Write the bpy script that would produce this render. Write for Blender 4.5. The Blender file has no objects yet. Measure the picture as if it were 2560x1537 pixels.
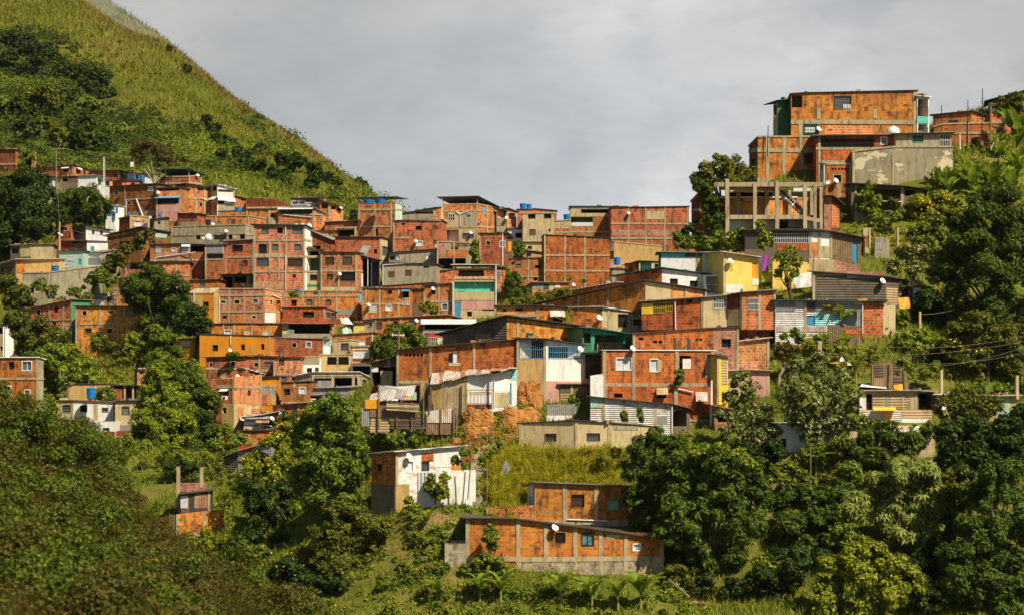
import bpy, math, random
import numpy as np
from mathutils import Vector
random.seed(7)
RNG = np.random.default_rng(7)
S = bpy.context.scene
COL = S.collection
F, CX, HY = 6000.0, 1280.0, 1100.0      # focal length and horizon, in photo pixels

# ------------------------------------------------------------------ materials
MATS = {}
def _n(nt, t, **kw):
    n = nt.nodes.new(t)
    for k, v in kw.items(): setattr(n, k, v)
    return n
def new_mat(name):
    m = bpy.data.materials.new(name); m.use_nodes = True
    nt = m.node_tree; b = nt.nodes['Principled BSDF']
    b.inputs['Specular IOR Level'].default_value = 0.25
    return m, nt, b
def mixc(nt, fac, a, b, bt='MIX'):
    n = _n(nt, 'ShaderNodeMix', data_type='RGBA', blend_type=bt)
    for i, v in ((0, fac), (6, a), (7, b)):
        if hasattr(v, 'is_output'): nt.links.new(v, n.inputs[i])
        elif i == 0: n.inputs[0].default_value = v
        else: n.inputs[i].default_value = (*v, 1) if len(v) == 3 else v
    return n.outputs[2]
def ramp(nt, src, stops):
    r = _n(nt, 'ShaderNodeValToRGB'); e = r.color_ramp.elements
    while len(e) < len(stops): e.new(0.5)
    for el, (p, c) in zip(e, stops):
        el.position = p; el.color = (*c, 1) if hasattr(c, '__len__') else (c, c, c, 1)
    nt.links.new(src, r.inputs[0]); return r.outputs[0]
def noise(nt, vec, scale, detail=4, rough=.6):
    n = _n(nt, 'ShaderNodeTexNoise'); n.inputs['Scale'].default_value = scale
    n.inputs['Detail'].default_value = detail; n.inputs['Roughness'].default_value = rough
    if vec is not None: nt.links.new(vec, n.inputs['Vector'])
    return n.outputs['Fac']
def mapping(nt, vec, sc, loc=None):
    n = _n(nt, 'ShaderNodeMapping'); n.inputs['Scale'].default_value = sc
    nt.links.new(vec, n.inputs['Vector'])
    if loc is not None: nt.links.new(loc, n.inputs['Location'])
    return n.outputs[0]
def hsv_rand(nt, col, dv=.3, dh=.03):
    oi = _n(nt, 'ShaderNodeObjectInfo')
    h = _n(nt, 'ShaderNodeHueSaturation'); nt.links.new(col, h.inputs['Color'])
    mr = _n(nt, 'ShaderNodeMapRange'); nt.links.new(oi.outputs['Random'], mr.inputs[0])
    mr.inputs[3].default_value = 1 - dv / 2; mr.inputs[4].default_value = 1 + dv / 2
    nt.links.new(mr.outputs[0], h.inputs['Value'])
    m2 = _n(nt, 'ShaderNodeMath', operation='MULTIPLY'); m2.inputs[1].default_value = 7.31
    nt.links.new(oi.outputs['Random'], m2.inputs[0])
    m3 = _n(nt, 'ShaderNodeMath', operation='FRACT'); nt.links.new(m2.outputs[0], m3.inputs[0])
    mr2 = _n(nt, 'ShaderNodeMapRange'); nt.links.new(m3.outputs[0], mr2.inputs[0])
    mr2.inputs[3].default_value = .5 - dh / 2; mr2.inputs[4].default_value = .5 + dh / 2
    nt.links.new(mr2.outputs[0], h.inputs['Hue'])
    return h.outputs[0]
def bump(nt, b, hgt, st=.5, dist=.02):
    n = _n(nt, 'ShaderNodeBump'); n.inputs['Strength'].default_value = st; n.inputs['Distance'].default_value = dist
    nt.links.new(hgt, n.inputs['Height']); nt.links.new(n.outputs[0], b.inputs['Normal'])
def uvw(nt): return _n(nt, 'ShaderNodeUVMap', uv_map='UV').outputs[0]

def brick_mat(code, name, c1, c2, mort, bw=.36, rh=.21, ms=.016, wash=.0, stain=.6):
    m, nt, b = new_mat(name); uv = uvw(nt)
    wob = noise(nt, uv, 1.7, 2)
    wm = _n(nt, 'ShaderNodeMapRange'); nt.links.new(wob, wm.inputs[0]); wm.inputs[3].default_value = -.05; wm.inputs[4].default_value = .05
    add = _n(nt, 'ShaderNodeVectorMath', operation='ADD'); nt.links.new(uv, add.inputs[0]); nt.links.new(wm.outputs[0], add.inputs[1])
    br = _n(nt, 'ShaderNodeTexBrick'); nt.links.new(add.outputs[0], br.inputs['Vector'])
    br.inputs['Scale'].default_value = 1; br.inputs['Brick Width'].default_value = bw; br.inputs['Row Height'].default_value = rh
    br.inputs['Mortar Size'].default_value = ms; br.inputs['Mortar Smooth'].default_value = .2; br.inputs['Bias'].default_value = -.15
    br.inputs['Color1'].default_value = (*c1, 1); br.inputs['Color2'].default_value = (*c2, 1); br.inputs['Mortar'].default_value = (*mort, 1)
    # odd bricks much darker or paler
    cell = _n(nt, 'ShaderNodeTexWhiteNoise', noise_dimensions='2D')
    sn = _n(nt, 'ShaderNodeVectorMath', operation='SNAP'); nt.links.new(add.outputs[0], sn.inputs[0]); sn.inputs[1].default_value = (bw, rh, 1)
    nt.links.new(sn.outputs[0], cell.inputs['Vector'])
    col = mixc(nt, ramp(nt, cell.outputs[0], [(.0, .85), (.16, 0.), (1, 0.)]), br.outputs[0], tuple(x * .3 for x in c2))
    col = mixc(nt, ramp(nt, cell.outputs[0], [(.86, 0.), (1., .5)]), col, (min(1, c1[0] * 1.35), c1[1] * 1.7, c1[2] * 2.2))
    # broad tone drift, black mould with vertical runs, pale mortar smears
    col = mixc(nt, ramp(nt, noise(nt, uv, .35, 3), [(.35, 0.), (.7, .55)]), col, tuple(x * .62 for x in c2))
    st = noise(nt, mapping(nt, uv, (1.3, .35, 1)), 1.6, 6, .7)
    col = mixc(nt, ramp(nt, st, [(.485, 0.), (.62, min(.95, stain * 1.25))]), col, (.055, .04, .025))
    sm = noise(nt, mapping(nt, uv, (.8, 2.2, 1)), 1.1, 5, .7)
    col = mixc(nt, ramp(nt, sm, [(.57, 0.), (.75, .22 + wash)]), col, (.52, .34, .17))
    nt.links.new(hsv_rand(nt, col, .5, .03), b.inputs['Base Color'])
    b.inputs['Roughness'].default_value = .9
    bump(nt, b, br.outputs['Fac'], -.6, .015)
    MATS[code] = m
def plaster_mat(code, name, c, dirt=(.10, .08, .05), d=.55, rough=.9, worn=None, dv=.15, ws=1.3, wt=.53):
    m, nt, b = new_mat(name); uv = uvw(nt)
    col = mixc(nt, ramp(nt, noise(nt, uv, .8, 6, .7), [(.38, 0.), (.68, .6)]), c, tuple(x * .66 for x in c))
    st = noise(nt, mapping(nt, uv, (1.6, .28, 1)), 1.5, 6, .72)
    col = mixc(nt, ramp(nt, st, [(.48, 0.), (.68, d)]), col, dirt)
    if worn: col = mixc(nt, ramp(nt, noise(nt, mapping(nt, uv, (1., 1.6, 1)), ws, 6, .62), [(wt, 0.), (wt + .03, .85)]), col, worn)
    nt.links.new(hsv_rand(nt, col, dv, .01), b.inputs['Base Color'])
    b.inputs['Roughness'].default_value = rough
    bump(nt, b, noise(nt, uv, 9, 5, .7), .35, .03)
    MATS[code] = m
def tin_mat(code, name, c, c2, per=.16, axis=0, metal=.0, rough=.55, amt=.5):
    m, nt, b = new_mat(name); uv = uvw(nt)
    col = mixc(nt, ramp(nt, noise(nt, mapping(nt, uv, (.9, .5, 1)), 1.3, 6, .7), [(.45, 0.), (.6, amt)]), c, c2)
    sh = _n(nt, 'ShaderNodeTexWhiteNoise', noise_dimensions='2D')
    sn = _n(nt, 'ShaderNodeVectorMath', operation='SNAP'); nt.links.new(uv, sn.inputs[0]); sn.inputs[1].default_value = (.85, 1.3, 1)
    nt.links.new(sn.outputs[0], sh.inputs['Vector'])
    col = mixc(nt, ramp(nt, sh.outputs[0], [(0, .55), (1, 0.)]), col, tuple(x * .55 for x in c))
    nt.links.new(hsv_rand(nt, col, .2, .01), b.inputs['Base Color'])
    b.inputs['Roughness'].default_value = rough; b.inputs['Metallic'].default_value = metal
    w = _n(nt, 'ShaderNodeTexWave', bands_direction='X' if axis == 0 else 'Y'); w.inputs['Scale'].default_value = .314 / per
    w.inputs['Distortion'].default_value = .3
    nt.links.new(uv, w.inputs['Vector']); bump(nt, b, w.outputs['Fac'], .9, .04)
    MATS[code] = m
def plain_mat(code, name, c, rough=.6, metal=0, var=.25, spec=.25):
    m, nt, b = new_mat(name)
    tc = _n(nt, 'ShaderNodeTexCoord')
    col = mixc(nt, ramp(nt, noise(nt, tc.outputs['Object'], 2.5, 4), [(.4, 0.), (.7, 1.)]), c, tuple(x * (1 - var) for x in c))
    nt.links.new(col, b.inputs['Base Color'])
    b.inputs['Roughness'].default_value = rough; b.inputs['Metallic'].default_value = metal; b.inputs['Specular IOR Level'].default_value = spec
    MATS[code] = m

brick_mat('bo', 'clay block orange', (.68, .20, .018), (.50, .115, .011), (.50, .27, .10), bw=.44, rh=.25, ms=.026)
brick_mat('bl', 'clay block light orange and sunlit', (.70, .24, .036), (.56, .155, .022), (.68, .44, .22), bw=.44, rh=.25, ms=.028, stain=.45)  # also on sides facing the sun, their brightness put into the colour
brick_mat('br', 'clay block red brown', (.54, .155, .030), (.39, .098, .020), (.46, .29, .14), rh=.30, bw=.5, ms=.03)
brick_mat('bd', 'clay block dark and shaded', (.40, .105, .022), (.28, .066, .014), (.28, .14, .06), rh=.25, bw=.45, stain=.75)  # also on faces turned from the sun, their shade put into the colour
brick_mat('bm', 'clay block with pale mortar smears', (.58, .20, .045), (.44, .125, .026), (.60, .42, .24), rh=.25, bw=.42, ms=.03, wash=.3)
brick_mat('bp', 'clay block washed pink', (.55, .26, .14), (.45, .18, .09), (.6, .45, .32), wash=.35, stain=.4)
brick_mat('cb', 'concrete block', (.44, .36, .22), (.34, .27, .16), (.27, .21, .12), stain=.5, wash=.2)
plaster_mat('cn', 'bare concrete', (.46, .36, .20), dirt=(.06, .045, .025), d=.8)
plaster_mat('pg', 'grey cement render', (.38, .32, .20), d=.8, worn=None)
plaster_mat('pgw', 'grey render with pale flaked patches', (.31, .26, .155), d=.75, worn=(.62, .52, .32), ws=.4, wt=.545)
plaster_mat('pb', 'beige render', (.54, .42, .21), d=.6)
plaster_mat('po', 'ochre render', (.52, .34, .11), d=.55)
plaster_mat('pw', 'white painted render', (.82, .79, .70), dirt=(.30, .25, .17), d=.5)
plaster_mat('pwx', 'white paint flaking off brick', (.80, .77, .70), dirt=(.3, .2, .12), d=.5, worn=(.5, .26, .15))
plaster_mat('py', 'yellow painted render', (.80, .57, .13), dirt=(.4, .25, .06), d=.4)
plaster_mat('oc', 'orange painted brick', (.66, .235, .012), dirt=(.30, .10, .01), d=.5)
plaster_mat('pt', 'turquoise painted render', (.08, .50, .36), dirt=(.2, .4, .3), d=.3)
plaster_mat('pc', 'pale mint render', (.42, .58, .44), d=.4)
plaster_mat('pk', 'pink painted render', (.58, .30, .22), d=.5)
plaster_mat('pn', 'green painted render', (.06, .22, .09), d=.4)
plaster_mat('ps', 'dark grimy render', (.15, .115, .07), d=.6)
plaster_mat('st', 'rubble stone', (.22, .17, .09), d=.8)
plaster_mat('ea', 'raw orange earth', (.40, .165, .035), dirt=(.13, .05, .014), d=.95, worn=(.50, .27, .08), wt=.6)
tin_mat('tg', 'grey corrugated tin', (.32, .31, .28), (.22, .14, .08), amt=.5)
tin_mat('td', 'dark corrugated tin', (.075, .068, .055), (.12, .06, .03))
tin_mat('tr', 'rusty corrugated tin', (.36, .15, .06), (.52, .42, .33), amt=.7)
tin_mat('tj', 'pale tin with rust patches', (.66, .60, .50), (.40, .16, .06), amt=.75)
tin_mat('tw', 'white corrugated tin', (.74, .71, .64), (.34, .25, .16), axis=1, amt=.55)
tin_mat('tv', 'white upright ribbed tin', (.78, .74, .66), (.5, .42, .32), per=.3, amt=.3)
tin_mat('tn', 'green sheet roof', (.02, .13, .085), (.03, .06, .04))
tin_mat('ts', 'brown scrap sheet', (.21, .13, .065), (.34, .23, .12), amt=.8)
tin_mat('wd', 'weathered dark boards', (.15, .11, .075), (.075, .052, .035), per=.22, axis=1, rough=.9, amt=.8)
tin_mat('wt', 'tan boards', (.56, .40, .20), (.26, .15, .07), per=.22, axis=1, rough=.9, amt=.6)
tin_mat('tb', 'turquoise tin', (.20, .60, .54), (.72, .70, .62), axis=1, amt=.8)
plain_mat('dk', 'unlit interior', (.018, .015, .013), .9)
plain_mat('gl', 'dusty glass', (.14, .15, .15), .15, 0, .3, .5)
plain_mat('cu', 'pale curtain', (.62, .64, .60), .7)
plain_mat('cdk', 'dim curtain', (.16, .13, .10), .9)
plain_mat('cg', 'green curtain', (.30, .46, .22), .8)
plain_mat('ct', 'teal patterned curtain', (.10, .22, .24), .7, 0, .7)
plain_mat('sb', 'brown shutter', (.12, .06, .035), .7)
plain_mat('bk', 'black iron', (.025, .022, .02), .5)
plaster_mat('soil', 'trodden brown soil', (.25, .15, .055), d=.7)
plain_mat('wm', 'white painted metal', (.78, .76, .70), .45)
plain_mat('bl_', 'blue painted iron', (.10, .30, .48), .5)
plain_mat('gn', 'green painted iron', (.05, .28, .17), .5)
plain_mat('ym', 'yellow painted metal', (.78, .52, .04), .5)
plain_mat('yp', 'pale yellow frame', (.66, .55, .30), .6)
plain_mat('tank', 'blue plastic', (.012, .19, .52), .4, 0, .15, .4)
plain_mat('tkw', 'white plastic', (.80, .76, .66), .45)
plain_mat('bkt', 'black plastic', (.03, .03, .035), .45)
plain_mat('blu', 'blue painted door', (.05, .27, .42), .5)
plain_mat('pur', 'purple cloth', (.28, .06, .26), .9)
plain_mat('vio', 'violet tarpaulin', (.17, .14, .24), .7)
plain_mat('tarp', 'white tarpaulin', (.74, .72, .66), .6)
plain_mat('gtp', 'green tarpaulin', (.02, .36, .20), .6)
plain_mat('ora', 'orange sheet', (.75, .33, .015), .6)
plain_mat('red', 'red sheet', (.55, .05, .03), .6)
plain_mat('olv', 'olive yellow sheet', (.50, .42, .04), .7)
plain_mat('cyn', 'cyan cloth', (.10, .50, .62), .8)
plain_mat('bark', 'bark', (.11, .075, .045), .95, 0, .5)
plain_mat('barkp', 'pale bark', (.36, .28, .18), .95, 0, .5)
plain_mat('wood', 'old timber', (.24, .16, .08), .9, 0, .5)
plain_mat('stem', 'banana stem', (.25, .22, .07), .7, 0, .4)

# ------------------------------------------------------------------ mesh helper
class MB:
    def __init__(s): s.v, s.f, s.u, s.m, s.mats = [], [], [], [], []
    def mi(s, code):
        if code not in s.mats: s.mats.append(code)
        return s.mats.index(code)
    def poly(s, pts, code, uv=None):
        k = len(s.v); s.v += [tuple(p) for p in pts]; s.f.append(tuple(range(k, k + len(pts)))); s.m.append(s.mi(code))
        s.u += list(uv) if uv else [(p[0] + p[1], p[2]) for p in pts]
    def box8(s, P, code):       # 8 points: bottom 4 ccw then top 4
        for q in ((3, 2, 1, 0), (4, 5, 6, 7), (0, 1, 5, 4), (1, 2, 6, 5), (2, 3, 7, 6), (3, 0, 4, 7)):
            a, b, c, d = [np.array(P[i], float) for i in q]
            lu = np.linalg.norm(b - a); lv = np.linalg.norm(d - a); o = (a[0] * 1.3 + a[1]) % 7
            s.poly([a, b, c, d], code, [(o, a[2]), (o + lu, a[2]), (o + lu, a[2] + lv), (o, a[2] + lv)])
    def bar(s, a, b, r, code, n=6, r2=None):
        a, b = np.array(a, float), np.array(b, float); d = b - a; L = np.linalg.norm(d)
        if L < 1e-6: return
        d /= L; x = np.cross(d, (0, 0, 1) if abs(d[2]) < .9 else (1, 0, 0)); x /= np.linalg.norm(x); y = np.cross(d, x)
        r2 = r if r2 is None else r2
        A = [a + r * (x * math.cos(t) + y * math.sin(t)) for t in np.arange(n) * 2 * math.pi / n]
        B = [b + r2 * (x * math.cos(t) + y * math.sin(t)) for t in np.arange(n) * 2 * math.pi / n]
        for i in range(n):
            j = (i + 1) % n; s.poly([A[i], A[j], B[j], B[i]], code)
        s.poly(A[::-1], code); s.poly(B, code)
    def lathe(s, prof, c, code, n=18, axis=None):
        R = [[(c[0] + r * math.cos(t), c[1] + r * math.sin(t), c[2] + z) for t in np.arange(n) * 2 * math.pi / n] for r, z in prof]
        for A, B in zip(R, R[1:]):
            for i in range(n):
                j = (i + 1) % n; s.poly([A[i], A[j], B[j], B[i]], code)
    def build(s, name, parent=None, origin=(0, 0, 0), smooth=False):
        if not s.f: return None
        me = bpy.data.meshes.new(name)
        o = np.array(origin); me.from_pydata([tuple(np.array(p) - o) for p in s.v], [], s.f)
        uv = me.uv_layers.new(name='UV'); uv.data.foreach_set('uv', np.array(s.u, 'f').ravel())
        for c in s.mats: me.materials.append(MATS[c])
        me.polygons.foreach_set('material_index', np.array(s.m, 'i'))
        if smooth: me.polygons.foreach_set('use_smooth', np.ones(len(s.f), bool))
        ob = bpy.data.objects.new(name, me); COL.objects.link(ob)
        if parent is not None: ob.parent = parent
        else: ob.location = origin
        return ob
def npmesh(name, V, nper, mat, parent=None, loc=(0, 0, 0)):
    """V: (n*nper,3) array, one polygon of nper corners each"""
    n = len(V) // nper; me = bpy.data.meshes.new(name)
    me.vertices.add(len(V)); me.vertices.foreach_set('co', np.asarray(V, 'f').ravel())
    me.loops.add(len(V)); me.loops.foreach_set('vertex_index', np.arange(len(V), dtype='i'))
    me.polygons.add(n); me.polygons.foreach_set('loop_start', np.arange(n, dtype='i') * nper)
    me.update(calc_edges=True)
    me.materials.append(MATS[mat] if isinstance(mat, str) else mat)
    ob = bpy.data.objects.new(name, me); COL.objects.link(ob)
    if parent is not None: ob.parent = parent
    ob.location = loc
    return ob
LABELS = {}
def tag(o, label=None, cat=None, group=None, kind=None):
    if label: o['label'] = label
    if cat: o['category'] = cat
    if group: o['group'] = group
    if kind: o['kind'] = kind
    return o
def thing(name, label, cat, loc, group=None):
    e = bpy.data.objects.new(name, None); COL.objects.link(e); e.location = loc; e.empty_display_size = .3
    return tag(e, label, cat, group)

# ------------------------------------------------------------------ reading the photograph's layout
VIEWS = dict(A=(0, 350), B=(400, 400), C=(850, 440), D=(1300, 440), E=(1660, 170), G=(1660, 440), H=(1920, 554),
             I=(0, 720), J=(400, 720), K=(860, 740), L=(1380, 720), M=(1920, 880))
VIEWS = {k: (x, y, 3.8625) for k, (x, y) in VIEWS.items()}
VIEWS['F'] = (1920, 170, 3.8625); VIEWS['N'] = (860, 1060, 3.09); VIEWS['O'] = (0, 1000, 2.7467); VIEWS['P'] = (1500, 980, 2.332); VIEWS['Q'] = (0, 0, 1.0)
cur = VIEWS['Q']; clus = 'F'
def view(k, c=None):
    global cur, clus
    cur = VIEWS[k]; clus = c or clus
def X(x): return cur[0] + x / cur[2]
def Yp(y): return cur[1] + y / cur[2]
def depth(bot, c=None):
    c = c or clus
    return 275 + (1050 - bot) * .17 if c == 'F' else 180 + (1450 - bot) * .054
def W(px, py, y): return np.array([(px - CX) / F * y, y, (HY - py) / F * y])
def nums(s, n): return [[float(t) for t in e.split()[:n]] + e.split()[n:] for e in s.split(';') if e.strip()]

SPECS = []; EXTRA = []
def h(label, C, a, m, w='', c='', b='', p='', aw='', pi='', rl='', roof='tg', can=None, Y=None, dep=None, k=None, cat='house',
      oh=.25, fix=0, bw=.2, group=None, rise=None, dy=0, cp=''):
    C = [[float(t) for t in e.split()] for e in C.split(',')]
    C = [(X(x), Yp(t), Yp(bt)) for x, t, bt in C]
    a = a if isinstance(a, (list, tuple)) else [a]
    m = m.split(',')
    if len(m) < len(a): m = m * len(a)
    y0 = (Y or depth(sum(q[2] for q in C) / len(C))) + dy
    tx = [(px - CX) / F for px, _, _ in C]
    def step(P, t, ang):
        s = (t * P[1] - P[0]) / (math.cos(ang) - t * math.sin(ang)); return (P[0] + s * math.cos(ang), P[1] + s * math.sin(ang))
    R = [math.radians(q) for q in a]
    n = len(C); P = [None] * n
    if n == 2:
        tm = (tx[0] + tx[1]) / 2; mid = (tm * y0, y0)
        P[0] = step(mid, tx[0], R[0]); P[1] = step(mid, tx[1], R[0])
    else:
        i0 = 1; P[i0] = (tx[i0] * y0, y0)
        for i in range(i0, n - 1): P[i + 1] = step(P[i], tx[i + 1], R[i])
        for i in range(i0, 0, -1): P[i - 1] = step(P[i], tx[i - 1], R[i - 1])
    P = [np.array(q) for q in P]
    top = [(HY - C[i][1]) / F * P[i][1] for i in range(n)]
    bot = [(HY - C[i][2]) / F * P[i][1] for i in range(n)]
    dep = dep or (7 if clus == 'F' else 5)
    def rect(e): return (X(e[0]), Yp(e[1]), X(e[2]), Yp(e[3]))
    sp = dict(label=label, P=P, a=R, top=top, bot=bot, m=m, dep=dep, roof=roof, can=None, k=k, cat=cat, oh=oh, fix=fix, bw=bw, group=group, rise=rise,
              w=[(rect(e), e[4]) for e in nums(w, 4)], p=[(rect(e), e[4]) for e in nums(p, 4)], aw=[(rect(e), e[4]) for e in nums(aw, 4)],
              pi=[rect(e) for e in nums(pi, 4)], rl=[(rect(e), e[4]) for e in nums(rl, 4)], c=[], b=[], clus=clus, cp=cp, px=C)
    for e in c.split():
        q = [float(t) for t in e.split(':')]
        sp['c'].append((X(q[0]), Yp(q[1]) if len(q) > 1 else None, Yp(q[2]) if len(q) > 1 else None))
    for e in b.split():
        q = [float(t) for t in e.split(':')]
        sp['b'].append((Yp(q[0]), X(q[1]) if len(q) > 1 else None, X(q[2]) if len(q) > 1 else None))
    if can:
        rows, cm = can; rows = [float(t) for t in rows.split()]
        sp['can'] = ([(HY - Yp(r)) / F * P[i][1] for i, r in enumerate(rows)], cm)
    SPECS.append(sp); return sp
def dish(x, y, r, label, fl=0):  EXTRA.append(('dish', SPECS[-1], X(x), Yp(y), r / cur[2], label, fl))
def tank(x0, y0, x1, y1, label, mat='tank', Y=None, back=1.2, dome=0):
    EXTRA.append(('tank', SPECS[-1], X(x0), Yp(y0), X(x1), Yp(y1), label, mat, Y, back, dome))
def face_of(sp, px):
    xs = [q[0] for q in sp['px']]
    for i in range(len(xs) - 1):
        if px <= xs[i + 1] or i == len(xs) - 2: return i
class Face:
    def __init__(s, p0, p1, t0, t1, b):
        s.p0, s.p1 = p0, p1; s.L = np.linalg.norm(p1 - p0); s.d = (p1 - p0) / s.L; s.n = np.array([s.d[1], -s.d[0]]); s.t0, s.t1, s.b = t0, t1, b
    def top(s, u): return s.t0 + (s.t1 - s.t0) * u / s.L
    def uz(s, px, py):
        t = (px - CX) / F; u = (t * s.p0[1] - s.p0[0]) / (s.d[0] - t * s.d[1]); y = s.p0[1] + s.d[1] * u
        return u, (HY - py) / F * y
    def pt(s, u, z, o=0.): q = s.p0 + s.d * u + s.n * o; return (q[0], q[1], z)
    def box(s, mb, u0, z0, u1, z1, o0, o1, code, z1b=None):
        z1b = z1 if z1b is None else z1b
        mb.box8([s.pt(u0, z0, o1), s.pt(u1, z0, o1), s.pt(u1, z0, o0), s.pt(u0, z0, o0), s.pt(u0, z1, o1), s.pt(u1, z1b, o1), s.pt(u1, z1b, o0), s.pt(u0, z1, o0)], code)

# window style -> (pane material, recess, trim kind, trim material)
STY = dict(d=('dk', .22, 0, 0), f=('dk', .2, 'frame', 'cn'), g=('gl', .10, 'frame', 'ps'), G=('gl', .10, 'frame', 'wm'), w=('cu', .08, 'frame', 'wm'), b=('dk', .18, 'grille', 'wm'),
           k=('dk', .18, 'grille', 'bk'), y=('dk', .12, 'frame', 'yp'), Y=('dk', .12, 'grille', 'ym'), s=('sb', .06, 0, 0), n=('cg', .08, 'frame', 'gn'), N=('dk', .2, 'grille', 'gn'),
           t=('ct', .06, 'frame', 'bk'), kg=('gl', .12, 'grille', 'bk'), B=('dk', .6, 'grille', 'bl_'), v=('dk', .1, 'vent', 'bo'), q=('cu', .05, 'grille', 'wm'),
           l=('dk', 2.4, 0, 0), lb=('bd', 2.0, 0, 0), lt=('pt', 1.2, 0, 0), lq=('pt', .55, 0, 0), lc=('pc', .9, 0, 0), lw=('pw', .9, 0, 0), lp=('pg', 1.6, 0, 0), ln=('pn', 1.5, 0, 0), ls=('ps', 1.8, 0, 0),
           lr=('ps', 1.8, 'rail', 'bk'), lR=('ps', 1.6, 'rail', 'wm'), lg=('pn', 1.5, 'rail', 'bk'), lk=('ps', 1.5, 'grille', 'bk'), lK=('ps', 1.3, 'grille', 'wm'), lv=('vio', 1.8, 0, 0),
           Db=('blu', .06, 0, 0), Dd=('sb', .08, 0, 0), Dg=('gn', .06, 0, 0), Dt=('tv', .06, 0, 0), Do=('ora', .06, 0, 0), Dw=('wm', .06, 0, 0))
def bars(fc, mb, u0, z0, u1, z1, o, code, sp=.16, horiz=1, r=.014):
    n = max(2, min(34, int(round((u1 - u0) / sp))))
    for i in range(n + 1):
        u = u0 + (u1 - u0) * i / n; fc.box(mb, u - r, z0, u + r, z1, o, o + .02, code)
    for i in range(horiz + 1):
        z = z0 + (z1 - z0) * i / max(1, horiz); fc.box(mb, u0, z - r, u1, z + r, o + .021, o + .035, code)

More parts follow.
